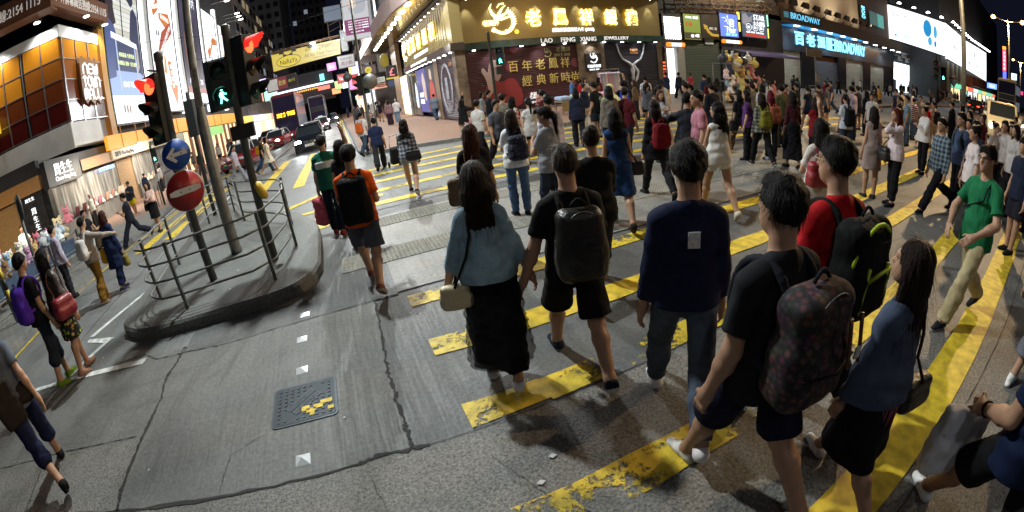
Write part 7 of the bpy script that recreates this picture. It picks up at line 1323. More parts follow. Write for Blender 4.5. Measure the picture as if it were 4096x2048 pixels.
t=thing('stool','low black stool under the seated woman by the maroon shutter','stool',(10.75,22.4,.13));b=MB();b.cbox((0,.1,.42),(.4,.35,.05),BLACK);b.build('seat',t);
for sx in (-1,1):
    for sy in (-1,1):b=MB();b.tube([(sx*.17,.1+sy*.14,0),(sx*.15,.1+sy*.12,.41)],.015,GALV,5);b.build('leg',t)
t=thing('folding_stool','black folding stool under the man sitting at the left stall','stool',(-8.75,12.6,.13));b=MB();b.cbox((0,0,.44),(.4,.38,.04),BLACK);b.build('seat',t)
for sx in (-1,1):b=MB();b.tube([(sx*.17,-.2,0),(sx*.17,.2,.43)],.014,GALV,5);b.tube([(sx*.17,.2,0),(sx*.17,-.2,.43)],.014,GALV,5);b.build('leg',t)
# ================================================================ the people of the crossing
F=make_person(0.70,2.46,1.60,12,'f','l','gg',('long','#2a1c16'),('three','denim','#8199a8',None,.015),('longskirt','plain','#0c0c0e'),'#d8dcdc',vox=.0075,w=.9,label='woman in light denim jacket and long sheer black skirt, holding hands with a man')
flesh('sheer_overlay',[cap(F['tp'](0,0,.0),F['tp'](0,-.02,-.8),.165,.25,q=.85)],.012,[mat('black_net',(.01,.01,.012),.8,alpha=.5)],.03,F['root'],noise=(.014,34,2),clips=[(np.array([0,0,1.]),F['tp'](0,0,-.1)),(np.array([0,0,-1.]),F['tp'](0,0,-.66))])
bagbox(F,F['tp'](-.27,-.06,-.1),(.105,.045,.085),'#b8ad8c','cream flap handbag hanging at the hip of the woman in light denim','handbag','handbag',shoulder=-1,strap='#1a1512')
F=make_person(1.24,2.31,1.68,12,'m','w','gd',('quiff','#3a2c1e'),('tee','plain','#131315'),('shorts','plain','#101012'),'#1d2530','#c8c8c0',vox=.0075,label='young man in black tee and shorts holding the hand of the woman in light denim')
backpack(F,'#1b1a18','black leather backpack on the man holding hands','leather')
F=make_person(1.49,1.51,1.76,32,'m','w','dd',('mop','#0f0d0d'),('long','plain','#171c36',None,.035),('slim','denim','#4a5362'),'#dcd6d6','#e0dcd8',vox=.007,w=.93,label='young man in navy sweatshirt with white back label and dark jeans')
b=MB();c_=[F['tp'](sx*.032,-.148,.345+sz*.04) for sx,sz in ((-1,-1),(1,-1),(1,1),(-1,1))];b.add([Vector(v) for v in c_]+[Vector(v)+Vector((0,-.004,0)) for v in c_],[(4,5,6,7),(0,1,5,4),(1,2,6,5),(2,3,7,6),(3,0,4,7)],mat('woven_label',(.55,.55,.56),.8,noise=.35,scale=60));b.build('back_label',F['root'])
F=make_person(1.38,0.86,1.74,6,'m','w','dd',('short','#12100f'),('tee','plain','#17181d'),('shorts','plain','#14162a'),'#d8d4d0','#e8e8e8',vox=.0065,w=1.06,label='man in black tee and navy shorts carrying a big dark floral backpack')
K=backpack(F,'#17151a','big dark floral backpack with brown straps on the man with navy shorts','camo','#5a3a40',size=(.165,.1,.25),strap='#1c1e26')
b=MB();bs=cloth('leather','#5a3320')
for sx in (.03,.1):b.tube([F['tp'](sx,-.335,.36),F['tp'](sx+.02,-.345,.24),F['tp'](sx+.045,-.345,.14)],.009,bs,5)
b.tube([F['tp'](-.15,-.31,.16),F['tp'](0,-.345,.15),F['tp'](.15,-.31,.16)],.006,cloth('plain','#0c0c0e'),5);b.build('bag_strap',K);b=MB();b.cbox(F['tp'](.11,-.35,.2),(.035,.01,.05),mat('bag_tag',(.4,.45,.42),.6));b.build('bag_tag',K)
F=make_person(2.15,1.02,1.80,12,'m','w','dd',('short','#15110f'),('tee','plain','#a01018'),('trousers','plain','#22242c'),'#222222',vox=.0075,w=1.08,head=(-14,0),extra=[('glasses','#a89878')],label='tall man in red tee and glasses looking left over the crowd')
backpack(F,'#101012','black backpack with lime green piping on the man in red','plain',size=(.17,.1,.25),trim='#9fb81e')
F=make_person(1.83,0.43,1.52,18,'f','v','dd',('vlong','#2a1914'),('jacket','denim','#454e62',None,.05),('skirt','plain','#0e0d12'),'#dcdcdc','#e4e4e4',vox=.0065,w=.92,head=(-22,-4),label='woman with long straight hair in dark denim jacket over a jagged black skirt')
fr_=[F['tp'](.17*math.sin(t),-.15*math.cos(t)-.01,-.04) for t in np.linspace(-1.3,1.3,16)]
b=MB()
for q in fr_:b.tube([q,q+np.array([random.uniform(-.012,.012),-.006,-.16*random.uniform(.6,1.1)])],.005,cloth('plain','#8a4a58'),5)
b.build('pink_fringe',F['root'])
bagbox(F,F['tp'](.27,-.1,-.08),(.12,.055,.1),'#121214','black shoulder bag with gold chain beside the fringed skirt','shoulder bag','shoulder_bag',shoulder=1,strap='#2a2018')
F=make_person(1.97,-0.42,1.72,48,'m','W','hf',('short','#12100f'),('tee','plain','#141f3a'),('shorts','plain','#131316'),'#e2e2e4','#e8e8e8',vox=.0065,extra=[('watch',-1,'#101012')],label='man in navy tee and black shorts striding in from the lower right corner')
K=bagbox(F,F['hands'][-1]+np.array([0,.02,-.24]),(.15,.05,.2),'#d0d0d6','white plastic shopping bag with red print at the lower right','plastic bag','plastic_bag','plain',handle=F['hands'][-1],lump=.003)
lettering('red_print','優衣',.1,F['M']@Vector(F['hands'][-1]+np.array([-.13,.02,-.2])),F['M'].to_3x3()@Vector((-1,0,0)),mat('red_print_ink',(.5,.02,.03),.6),K,.004,.004,.1,height=.12)
F=make_person(4.50,0.50,1.72,-62,'m','w','mm',('short','#171210'),('tee','plain','#1a6440'),('trousers','plain','#a89a78'),'#23232a','#9a9a9a',vox=.0085,extra=[('glasses','#26262a')],label='man in green polo and khaki trousers striding left across the stripes')
bagbox(F,F['tp'](.2,-.14,.02),(.17,.09,.2),'#1a1a1c','black satchel slung behind the man in green polo','satchel','satchel','camo',shoulder=-1,strap='#141416',col2='#2c2c30')
F=make_person(4.25,-0.35,1.62,-70,'f','w','dd',('bob','#6a4a2c'),('none','plain','#d0ccc8'),('culottes','plain','#5a5c66'),'#d8d8d8',vox=.009,label='curly haired woman in white vest and grey culottes at the right edge')
F=make_person(3.75,-0.55,1.72,-70,'m','W','dd',('short','#12100f'),('tee','plain','#2a2c30'),('jeans','denim','#6a87a0'),'#2a3038',vox=.009,label='man in pale blue jeans mostly outside the right edge')
F=make_person(0.01,4.79,1.70,8,'m','w','pe',('mop','#0d0c0d'),('tee','plain','#d2581c'),('shorts','plain','#4a4c56'),'#6a4038','#8a8278',label='man in bright orange tee and grey shorts beside the railed island')
backpack(F,'#0f0f11','black backpack with grey zip strip on the orange tee','plain',size=(.16,.085,.25))
F=make_person(-0.38,7.26,1.68,10,'m','l','dd',('short','#0f0e0e'),('tee','plain','#1c5c4a'),('trousers','plain','#141a28'),'#7a3034',label='man in green and white striped polo carrying a pink bag')
b=MB();c_=F['tp'](0,0,0)
flesh('white_stripe',[grow(q,.026) for q in [ell(F['tp'](0,-.005,.31),np.array((.168,.108,.17))*F['s'],F['T'])]],F['vox'],[cloth('plain','#c8ccc8')],.02,F['root'],clips=[(F['T']@np.array([0,0,1.]),F['tp'](0,0,.36)),(F['T']@np.array([0,0,-1.]),F['tp'](0,0,.24))])
bagbox(F,F['hands'][-1]+np.array([-.02,.0,-.3]),(.12,.09,.24),'#b0505e','pink plastic bag in the hand of the striped polo man','plastic bag','plastic_bag','plain',handle=F['hands'][-1],lump=.012)
F=make_person(-0.09,6.33,1.62,14,'f','s','du',('long','#100d0d'),('cap','plain','#2a2a30'),('trousers','plain','#1c1c22'),'#222222',label='dark haired woman with raised arm walking beyond the orange tee')
bagbox(F,F['tp'](.2,-.02,.0),(.11,.06,.13),'#a07a50','tan shoulder bag on the woman beyond the orange tee','shoulder bag','shoulder_bag',shoulder=1)
F=make_person(1.22,8.87,1.63,12,'f','w','pd',('wavy','#1c1412'),('long','plaid','#8a8f9c','#2c3040'),('hotpants','denim','#8a95a0'),'#17171a','#c8c8c8',label='woman in grey plaid shirt and denim shorts on the far crossing')
bagbox(F,F['tp'](.12,-.2,-.0),(.15,.04,.11),'#121214','black clutch bag with yellow patch on the plaid shirt woman','handbag','handbag',shoulder=-1)
F=make_person(0.94,12.97,1.61,8,'m','v','dd',('short','#0f0e0e'),('tee','plain','#1c2440'),('trousers','plain','#26262a'),'#222222',label='man in navy tee pulling a folded trolley')
t=thing('shopping_trolley','black folding shopping trolley pulled by the navy tee man','trolley',(F['root'].location.x+.42,F['root'].location.y-.1,0),.2);b=MB();b.box((-.14,-.1,.12),(.14,.1,.62),cloth('plain','#1c1c20'),Matrix.Rotation(.3,4,'X'));b.build('bag',t,bevel=.03);b=MB()
for s in (-1,1):b.tube([(s*.12,.1,.1),(s*.12,-.2,.95)],.012,RIM,5)
b.tube([(-.12,-.2,.95),(.12,-.2,.95)],.014,RIM,5);b.build('handle',t)
for s in (-1,1):b=MB();b.lathe([(.03,-.02),(.09,-.015),(.09,.015),(.03,.02)],TYRE,Matrix.Translation((s*.17,.12,.09))@Matrix.Rotation(R_(90),4,'Y'),14);b.build('wheel',t)
F=make_person(0.77,17.22,1.78,35,'m','w','pd',('short','#0f0e0e'),('tee','plain','#c8c8cc'),('jeans','denim','#3a4a60'),'#222222',label='man in white tee and black apron looking at his phone by the kerb')
backpack(F,'#c8602a','orange backpack on the man in white tee by the kerb','plain',size=(.13,.08,.2))
flesh('apron',[cap(F['tp'](0,.09,.32),F['tp'](0,.1,-.3),.12,.17,q=.35)],F['vox'],[cloth('plain','#1a1c24')],.03,F['root'])
F=make_person(3.45,31.04,1.90,-8,'f','s','dd',('bob','#2a201c'),('long','floral','#a88088','#6a4a50'),('trousers','plain','#3a2a30'),'#2a2a2a',w=1.12,label='stout woman in dusty pink floral blouse walking up the brick pavement')
F=make_person(4.17,32.47,1.90,-8,'m','s','dd',('bald','#c8c8c8'),('tee','plain','#d0d0d0'),('jeans','denim','#7088a0'),'#8a8a8a',label='grey haired man in white shirt beside the pink blouse')
bagbox(F,F['tp'](.2,-.03,-.02),(.12,.06,.11),'#1a1a1e','black side bag on the grey haired man','shoulder bag','shoulder_bag',shoulder=-1)
F=make_person(5.96,27.47,1.85,0,'m','v','dd',('crop','#15110f'),('tee','plain','#6a7484'),('jeans','denim','#3c4c66'),'#23232a',w=1.25,label='heavy man in grey polo walking past the lit jewellery windows')
bagbox(F,F['hands'][1]+np.array([.02,0,-.28]),(.16,.1,.2),'#dadade','white plastic bag in the hand of the heavy man','plastic bag','plastic_bag','plain',handle=F['hands'][1],lump=.012)
F=make_person(3.86,13.81,1.62,60,'f','s','uq',('long','#100e0e'),('long','plain','#141418'),('trousers','plain','#b8a088'),'#2a2a2a',label='woman in black with raised arms and a pink jacket round her waist')
bagbox(F,F['tp'](0,.06,-.02),(.19,.16,.13),'#c79aa8','pink jacket tied round the waist of the woman in black','jacket','jacket','plain',lump=.012)
F=make_person(5.90,17.95,1.66,95,'f','s','df',('bob','#15110f'),('tee','plain','#7a8084'),('trousers','plain','#131318'),'#1a1a1a',label='woman in grey top pointing, with purple and blue bags')
bagbox(F,F['tp'](-.22,-.05,.1),(.07,.14,.2),'#7a5aa0','purple tote bag on the shoulder of the grey top woman','tote bag','tote_bag','plain',shoulder=-1)
bagbox(F,F['tp'](-.2,.14,-.06),(.1,.08,.12),'#30407a','blue printed bag hanging in front of the grey top woman','bag','handbag','dots',col2='#a0a8d0',handle=F['hands'][-1])
F=make_person(5.34,15.39,1.74,100,'m','s','de',('short','#0f0e0e'),('jacket','plain','#16171c'),('trousers','plain','#121216'),'#0c0c0c',label='man in black suit standing at the pavement edge')
F=make_person(4.51,11.89,1.66,85,'m','s','dd',('short','#0f0e0e'),('tee','plain','#b8bcc0'),('trousers','plain','#16161a'),'#1a1a1a',extra=[('cap','#101012')],label='person in black baseball cap and black and white top')
F=make_person(4.10,10.15,1.62,70,'f','s','dd',('wavy','#0f0c0c'),('tee','floral','#c8a0b0','#201018'),('trousers','plain','#16161a'),'#1a1a1a',label='woman with wavy black hair in pink floral top near the pavement edge')
backpack(F,'#16161a','small black backpack on the pink floral top woman','plain',size=(.12,.07,.17))
F=make_person(2.36,5.93,1.62,6,'f','s','pd',('long','#2a1d16'),('tee','plain','#d6d8dc'),('jeans','denim','#4a6284'),'#2a2a2a',label='woman in white tee and blue jeans with a dotted navy backpack')
backpack(F,'#181c30','navy backpack with white dots on the white tee','dots','#9aa0b8',size=(.14,.08,.19))
F=make_person(1.32,4.55,1.63,14,'f','l','dd',('vlong','#4a2416'),('tee','plain','#141416'),('trousers','plain','#17171c'),'#222222',label='woman with long auburn hair in black, ahead of the denim jacket woman')
bagbox(F,F['tp'](-.24,-.02,.02),(.1,.07,.16),'#5a4634','brown print shoulder bag on the auburn haired woman','shoulder bag','shoulder_bag','dots',col2='#a08a70',shoulder=-1)
F=make_person(2.55,5.18,1.64,-20,'f','l','pd',('pony','#1f1512'),('tee','plain','#8a8c94'),('jeans','denim','#30384a'),'#222222',extra=[('cap','#17171a')],head=(-25,0),label='woman in black baseball cap with ponytail and grey tee')
F=make_person(3.44,6.83,1.72,0,'m','s','dd',('short','#0f0e0e'),('long','plain','#b8b4c4'),('trousers','plain','#1a1a22'),'#1a1a1a',label='man in pale lilac dress shirt seen from behind')
F=make_person(1.99,3.21,1.64,22,'f','v','dp',('bun','#241713'),('long','plain','#0f0f11'),('slim','denim','#22283a'),'#16161a','#8a8a8a',w=1.15,label='person in loose black top with tied back hair and dark jeans')
F=make_person(8.10,13.29,1.66,160,'f','s','dd',('bun','#15110f'),('long','denim','#1c2438'),('trousers','plain','#c8c4c0'),'#d0d0d0',label='woman in dark denim shirt and white trousers facing the crowd')
bagbox(F,F['hands'][-1]+np.array([0,0,-.12]),(.16,.07,.13),'#8a5a34','brown leather handbag of the white trousers woman','handbag','handbag',handle=F['hands'][-1])
F=make_person(7.40,11.41,1.74,165,'m','v','dd',('short','#0f0e0e'),('tee','plain','#15161a'),('jeans','denim','#4a6484'),'#2a2a2a',label='man in black and white jersey with large numerals walking towards the camera')
lettering('numerals','91',.22,F['M']@Vector(F['tp'](0,.165,.3)),F['M'].to_3x3()@Vector((0,1,0)),cloth('plain','#b8b8b0'),F['root'],.004,.01,.22,height=.2)
F=make_person(3.21,4.57,1.65,24,'f','w','dd',('vlong','#0f0c0d'),('none','plain','#1f3a64'),('dress','plain','#1c355e'),'#2a2420',label='woman with long black hair in a sleeveless blue dress')
bagbox(F,F['tp'](.27,.02,-.06),(.09,.05,.09),'#121214','small black shoulder bag beside the blue dress','handbag','handbag',shoulder=1)
F=make_person(4.48,5.28,1.64,14,'f','w','dd',('vlong','#241414'),('jacket','plain','#15151a',None,.2),('leggings','plain','#202024'),'#1a1a1a',label='woman in black cardigan with very long dark hair')
backpack(F,'#6a141c','dark red backpack with a yellow badge on the black cardigan','plain',size=(.14,.08,.2))
F=make_person(4.59,4.07,1.66,20,'f','w','fd',('wavy','#171011'),('none','plain','#c8c4c0'),('hotpants','plain','#d0d0d4'),'#c0b8a8',head=(-40,0),label='woman in white sleeveless top and white shorts with an arm round her shoulder')
F=make_person(4.88,4.96,1.68,60,'m','s','op',('short','#0f0e0e'),('jacket','plain','#1c1e26'),('trousers','plain','#16161c'),'#1a1a1a',head=(20,0),label='person in dark hooded jacket standing close to the white shorts woman')
F=make_person(4.92,4.75,1.72,-60,'m','s','dd',('short','#100e0e'),('tee','plain','#a06a78'),('trousers','plain','#20202a'),'#1a1a1a',label='man in dusty pink tee face to face with the hooded jacket')
F=make_person(6.32,7.27,1.62,200,'f','s','pp',('long','#5a3420'),('long','plain','#a8a8b0'),('jeans','denim','#3a4658'),'#2a2a2a',head=(0,12),label='woman with brown hair and pale grey jacket eating while standing')
F=make_person(7.77,5.62,1.64,26,'f','w','dd',('vlong','#241814'),('long','plaid','#2a2c2a','#6a6a60'),('leggings','plain','#121214'),'#2a2a2c','#c8c8c8',label='woman in dark plaid shirt with very long brown hair and black leggings')
backpack(F,'#6a6420','yellow and olive backpack on the plaid shirt woman','plain',size=(.13,.08,.19))
F=make_person(8.59,5.95,1.60,26,'f','s','dd',('mid','#6a1428'),('long','plain','#16161a'),('leggings','plain','#121214'),'#8a94a8','#d0d0d8',label='woman with dark crimson hair in black beside the yellow backpack')
backpack(F,'#8a4a34','salmon brown backpack on the crimson haired woman','plain',size=(.14,.08,.2))
F=make_person(8.30,5.17,1.64,24,'f','l','dd',('vlong','#1c1413'),('long','plain','#3c1822'),('longskirt','plain','#15141a'),'#1a1a1a',label='woman in maroon top and long black skirt with straight hair')
F=make_person(8.41,4.64,1.58,28,'f','s','pd',('vlong','#24140f'),('cap','plain','#6a1018'),('trousers','plain','#15151c'),'#1a1a1a',label='woman in dark red tee with long hair holding her phone')
F=make_person(4.30,2.30,1.60,30,'f','s','pu',('mid','#17110f'),('tee','plain','#c0b8b0'),('trousers','plain','#121216'),'#1a1a1a',label='woman holding up a phone just beyond the man in red')
bagbox(F,F['tp'](-.12,-.17,.18),(.13,.08,.14),'#8a2028','red leather backpack of the woman holding up a phone','backpack','backpack','leather',shoulder=-1)
F=make_person(7.68,3.02,1.60,40,'f','s','dd',('vlong','#1f1512'),('none','plain','#8a7a76'),('dress','plain','#8a7a76'),'#2a2a2a',label='woman in greyish pink long dress with very long hair')
F=make_person(7.61,2.54,1.64,-50,'f','s','qd',('vlong','#5a2414'),('long','plain','#c4b4ba'),('slim','plain','#121218'),'#1a1a1e',label='woman with auburn hair in pale pink shirt touching her head')
bagbox(F,F['tp'](.1,.2,-.02),(.16,.06,.12),'#121216','black crossbody bag on the pale pink shirt woman','crossbody bag','crossbody_bag',shoulder=-1)
F=make_person(11.24,3.01,1.60,-60,'f','s','pd',('bun','#120f0f'),('long','plain','#ccc8c8'),('leggings','plain','#121218'),'#1a1a1a',label='woman in white shirt and black leggings facing left on the crossing')
F=make_person(8.13,1.82,1.70,-58,'m','W','dd',('short','#0f0e0e'),('long','plaid','#1c2a34','#6a7a88'),('trousers','plain','#15151c'),'#1c1c20','#8a8a8a',extra=[('watch',1,'#b0b0a8')],label='man in dark tartan shirt striding left over the yellow stripes')
F=make_person(8.69,1.56,1.72,-50,'m','s','dd',('short','#0f0e0e'),('long','denim','#3a4660'),('trousers','plain','#191920'),'#1c1c20',label='man in blue denim shirt behind the tartan shirt man')
backpack(F,'#3c4a50','grey green backpack on the denim shirt man','plain',size=(.14,.08,.2))
F=make_person(7.58,1.12,1.62,-40,'f','s','dd',('bun','#120f0f'),('tee','plain','#c8bcbc'),('trousers','plain','#15151c'),'#c8c8c8',label='woman in white tee with hair tied up behind the green polo')
F=make_person(10.91,1.15,1.60,-150,'f','s','dd',('bun','#120f0f'),('tee','plain','#a89a94'),('trousers','plain','#222228'),'#1a1a1a',label='woman in beige top looking left near the right edge')
F=make_person(11.01,0.91,1.68,-70,'m','s','dd',('short','#120f0f'),('long','plain','#c4bcbc'),('trousers','plain','#222228'),'#1a1a1a',label='man in white shirt with a dark strap near the right edge')
F=make_person(5.90,-0.35,1.20,-75,'m','w','dd',('short','#120f0f'),('tee','plain','#7a1620'),('trousers','plain','#22262e'),'#1a1a1a',label='child in red with a red backpack near the right edge')
backpack(F,'#8a1c2c','red and blue school backpack on the child','plain',size=(.11,.07,.15))
F=make_person(12.16,0.47,1.60,-80,'f','w','dd',('long','#15110f'),('none','plain','#c8c4c4'),('dress','plain','#ccc8c8'),'#c0c0c0',label='woman in long white dress at the far right edge')
F=make_person(15.59,0.95,1.70,-60,'m','s','dd',('short','#120f0f'),('jacket','plain','#17171c'),('trousers','plain','#17171c'),'#111111',label='man in black jacket beside the white dress at the right edge')
F=make_person(17.60,5.21,1.56,120,'m','s','dd',('short','#15110f'),('tee','stripe','#7a2028','#c8b8b8'),('jeans','denim','#4a5a70'),'#2a2a2a',extra=[('cap','#1c2a5a')],label='man in red striped tee and blue cap on the crossing')
F=make_person(16.34,4.30,1.53,150,'m','s','dd',('short','#15110f'),('tee','plain','#9a1420'),('trousers','plain','#20242c'),'#2a2a2a',label='man in bright red tee beside the striped tee')
F=make_person(16.76,4.16,1.59,20,'m','s','dd',('crop','#15110f'),('tee','plain','#c8b4a8'),('shorts','plain','#a8988a'),'#2a2a2a',label='man in beige with a dark backpack on the crossing')
backpack(F,'#23201e','dark brown backpack on the man in beige','plain')
F=make_person(21.43,6.99,1.70,60,'m','s','dd',('short','#15110f'),('tee','plain','#8a8478'),('trousers','plain','#2a2a2a'),'#2a2a2a',label='man in khaki grey tee at the pavement edge right of centre')
F=make_person(15.45,4.80,1.66,-20,'m','s','dd',('short','#15110f'),('tee','plain','#6a8098'),('jeans','denim','#4a5a70'),'#2a2a2a',label='man in pale blue tee beside the striped tee man')
F=make_person(17.39,3.56,1.70,10,'m','s','dd',('short','#120f0f'),('long','plain','#15161a'),('trousers','plain','#17171c'),'#111111',label='man in black top standing by the median lamp post')
F=make_person(17.44,3.16,1.66,10,'f','s','dd',('vlong','#100d0d'),('jacket','plain','#15151a'),('trousers','plain','#131318'),'#111111',label='woman with long black hair in black coat by the lamp post')
F=make_person(10.47,4.91,1.62,30,'f','s','dd',('pony','#120f0f'),('tee','plain','#b4b8c4'),('jeans','denim','#2c3444'),'#2a2a2a',label='woman in pale grey tee with a big black backpack and ponytail')
backpack(F,'#141417','big black backpack on the pale grey tee','plain')
F=make_person(14.04,6.37,1.74,20,'m','s','dd',('mop','#100e0e'),('long','plain','#a89cb4'),('trousers','plain','#20202a'),'#1a1a1a',label='man in lilac shirt with a dark shoulder strap')
F=make_person(15.72,6.51,1.62,20,'f','s','dd',('vlong','#120f0f'),('jacket','plain','#17171c'),('leggings','plain','#15151a'),'#1a1a1a',label='woman in black coat with a navy backpack on the far crossing')
backpack(F,'#1c2238','navy backpack on the black coat woman','plain')
F=make_person(17.05,7.46,1.70,10,'m','s','dd',('short','#120f0f'),('tee','plain','#17181c'),('shorts','plain','#2a2a34'),'#1a1a1a',label='man in black tee beyond the lilac shirt')
F=make_person(21.92,11.22,1.75,-50,'m','w','dd',('short','#120f0f'),('tee','plain','#1f2638'),('jeans','denim','#2c3a5a'),'#1a1a1a',label='man in navy tee walking left by the steel railing')
F=make_person(25.41,13.41,1.68,-60,'m','w','dd',('crop','#15110f'),('tee','plain','#6a1424'),('trousers','plain','#17171c'),'#1a1a1a',label='man in dark red polo beyond the navy tee')
F=make_person(29.26,11.26,1.70,40,'m','w','dd',('short','#120f0f'),('tee','plain','#c8b8a8'),('shorts','plain','#23231f'),'#8a8a8a',label='person in cream tee with an orange bag before the grey shutters')
backpack(F,'#d08a1c','orange sling bag on the cream tee','plain',size=(.1,.07,.22))
F=make_person(8.41,6.75,1.62,15,'f','w','dd',('bob','#120f0f'),('tee','plain','#141418'),('leggings','floral','#2a2014','#b87a20'),'#b8a020',label='woman in black tee and printed trousers with yellow shoes')
bagbox(F,F['tp'](-.26,-.05,-.1),(.11,.06,.13),'#1a1618','dark print handbag beside the printed trousers','handbag','handbag','dots',col2='#5a4a50',shoulder=-1)
F=make_person(8.09,6.26,1.60,-30,'f','s','dd',('long','#171010'),('tee','plain','#4a2a5c'),('trousers','plain','#17171c'),'#1a1a1a',label='woman in purple tee behind the embracing group')
F=make_person(29.66,18.39,1.76,50,'m','s','dd',('short','#120f0f'),('tee','plain','#4a5058'),('trousers','plain','#17171c'),'#1a1a1a',label='man in grey tee and dark backpack before the first grey shutter')
backpack(F,'#2a1f22','dark brown backpack before the first grey shutter','plain')
F=make_person(29.30,17.85,1.68,50,'f','w','dd',('mid','#120f0f'),('long','plain','#6a4450'),('leggings','plain','#15151c'),'#1a1a1a',label='woman in dusky pink with a teal backpack before the first grey shutter')
backpack(F,'#186a6a','teal backpack on the dusky pink top','plain')
F=make_person(39.91,20.77,1.72,40,'m','w','dd',('short','#120f0f'),('tee','plain','#1c3a4a'),('trousers','plain','#1a1a20'),'#1a1a1a',label='man with sky blue backpack walking along the dark shutters')
backpack(F,'#1a7aa8','sky blue backpack along the dark shutters','plain')
F=make_person(43.61,21.38,1.72,40,'m','w','dd',('short','#120f0f'),('tee','plain','#15161c'),('trousers','plain','#1a1a20'),'#1a1a1a',label='person all in black before the dark pillar')
F=make_person(53.84,24.28,1.72,40,'m','w','dd',('short','#120f0f'),('tee','plain','#17181c'),('trousers','plain','#1a1a20'),'#1a1a1a',label='person in black tee before the second grey shutter')
F=make_person(57.02,24.66,1.72,40,'m','w','dd',('short','#120f0f'),('tee','plain','#c4c0bc'),('trousers','plain','#1a1a20'),'#1a1a1a',label='man in white tee before the second grey shutter')
F=make_person(46.04,18.34,1.72,40,'m','w','dd',('short','#120f0f'),('tee','plain','#5a6a78'),('trousers','plain','#1a1a20'),'#1a1a1a',label='man in pale blue with a black backpack before the last shutter')
backpack(F,'#17171a','black backpack before the last grey shutter','plain')
F=make_person(59.13,21.57,1.72,40,'m','w','dd',('short','#120f0f'),('tee','plain','#1a1a1e'),('trousers','plain','#1a1a20'),'#1a1a1a',label='person in black by the end of the store')
F=make_person(56.81,20.19,1.72,40,'m','w','dd',('short','#120f0f'),('tee','plain','#b0b0b8'),('trousers','plain','#1a1a20'),'#1a1a1a',label='person in white near the end of the store')
F=make_person(17.05,18.95,1.85,0,'m','s','dd',('short','#120f0f'),('tee','plain','#1c2a4a'),('trousers','plain','#b4a078'),'#b8b8b8',label='man in navy polo and khaki trousers facing the lit doorway')
F=make_person(20.04,21.05,1.85,10,'m','w','dd',('short','#120f0f'),('jacket','plain','#1f2638'),('trousers','plain','#15161c'),'#111111',label='man in dark blue suit walking towards the lit doorway')
bagbox(F,F['hands'][1]+np.array([0,.05,-.25]),(.17,.08,.2),'#b8a890','pale paper shopping bag carried by the man in blue suit','paper bag','paper_bag','plain',handle=F['hands'][1])
F=make_person(21.96,21.93,1.72,75,'f','s','xx',('bun','#15110f'),('tee','plain','#c24a60'),('trousers','plain','#15151a'),'#1a1a1a',w=1.1,label='woman in coral pink top with folded arms by the green shutter')
F=make_person(22.38,23.02,1.55,180,'f','sit','dd',('long','#15110f'),('tee','plain','#3a2c30'),('trousers','plain','#15151a'),'#1a1a1a',label='girl in dark top sitting by the green shutter')
F=make_person(15.10,14.15,1.78,0,'m','s','dd',('short','#0f0e0e'),('long','plain','#1c2c50'),('trousers','plain','#20202a'),'#1a1a1a',label='man in blue sweatshirt with his back turned near the toy cart')
F=make_person(19.12,13.65,1.75,10,'m','s','dd',('short','#120f0f'),('tee','plain','#2a2c38'),('trousers','plain','#20202a'),'#1a1a1a',label='young man in dark tee with a blue grey backpack near the toy cart')
backpack(F,'#4a5468','blue grey backpack near the toy cart','plain')
F=make_person(17.95,12.30,1.66,150,'f','s','dd',('mid','#15110f'),('tee','plain','#8a5a60'),('trousers','plain','#20202a'),'#1a1a1a',extra=[('glasses','#15151a')],label='woman in glasses facing the camera by the toy cart')
F=make_person(10.28,6.77,1.68,20,'m','s','dd',('mop','#15110f'),('jacket','plain','#4a4a2c'),('trousers','plain','#2a2a24'),'#1a1a1a',label='person in olive jacket beside the crimson hair')
F=make_person(10.75,22.45,1.60,175,'f','sit','mm',('bob','#1a1514'),('tee','plain','#b48a84'),('trousers','denim','#2c3444'),'#1a1a1a',label='old woman in dusty pink top sitting against the maroon shutter')
bagbox(F,F['tp'](0,.24,-.0),(.13,.07,.1),'#17171c','black bag on the lap of the seated old woman','handbag','handbag')
F=make_person(12.02,20.88,1.80,-60,'m','s','dd',('crop','#15110f'),('long','plain','#4a6a9c'),('jeans','denim','#5a7494'),'#2a2a2a',label='man in bright blue shirt and jeans by the trestle table')
F=make_person(12.38,20.61,1.66,90,'m','s','dd',('short','#15110f'),('tee','plain','#a01c24'),('trousers','plain','#2a2a30'),'#1a1a1a',label='person in red shirt beside the bright blue shirt')
F=make_person(12.49,20.32,1.75,180,'f','s','xx',('long','#15110f'),('tee','plain','#d0d0d4'),('trousers','plain','#2a2a30'),'#1a1a1a',label='woman in white tee with folded arms before the marble pillar')
F=make_person(12.82,19.51,1.75,70,'f','s','dd',('long','#15110f'),('long','plain','#5a1c2a'),('trousers','plain','#17171c'),'#1a1a1a',label='woman in maroon cardigan beside the dress rail')
F=make_person(8.24,11.18,1.72,25,'m','s','du',('short','#120f0f'),('tee','plain','#1f2028'),('trousers','plain','#2c2e38'),'#1a1a1a',label='man with bright blue backpack hoisting a big plastic sack')
backpack(F,'#1c3aa0','bright blue backpack near the dress rail','plain')
parcel(F['root'].location.x-.55,F['root'].location.y-.1,.62,1.75,'#c8cc98','big pale yellow plastic sack held by the bright blue backpack man',None)
F=make_person(11.91,14.55,1.76,30,'m','s','dd',('short','#120f0f'),('tee','plain','#c0c2c8'),('trousers','plain','#20222c'),'#1a1a1a',label='man in white tee with a navy backpack by the navy shutter')
backpack(F,'#1a2036','navy backpack by the navy shutter','plain')
F=make_person(11.04,14.18,1.64,-40,'f','s','dd',('long','#4a3020'),('long','plain','#5a4a3c'),('trousers','plain','#20222c'),'#1a1a1a',label='woman with brown hair half hidden by the navy backpack')
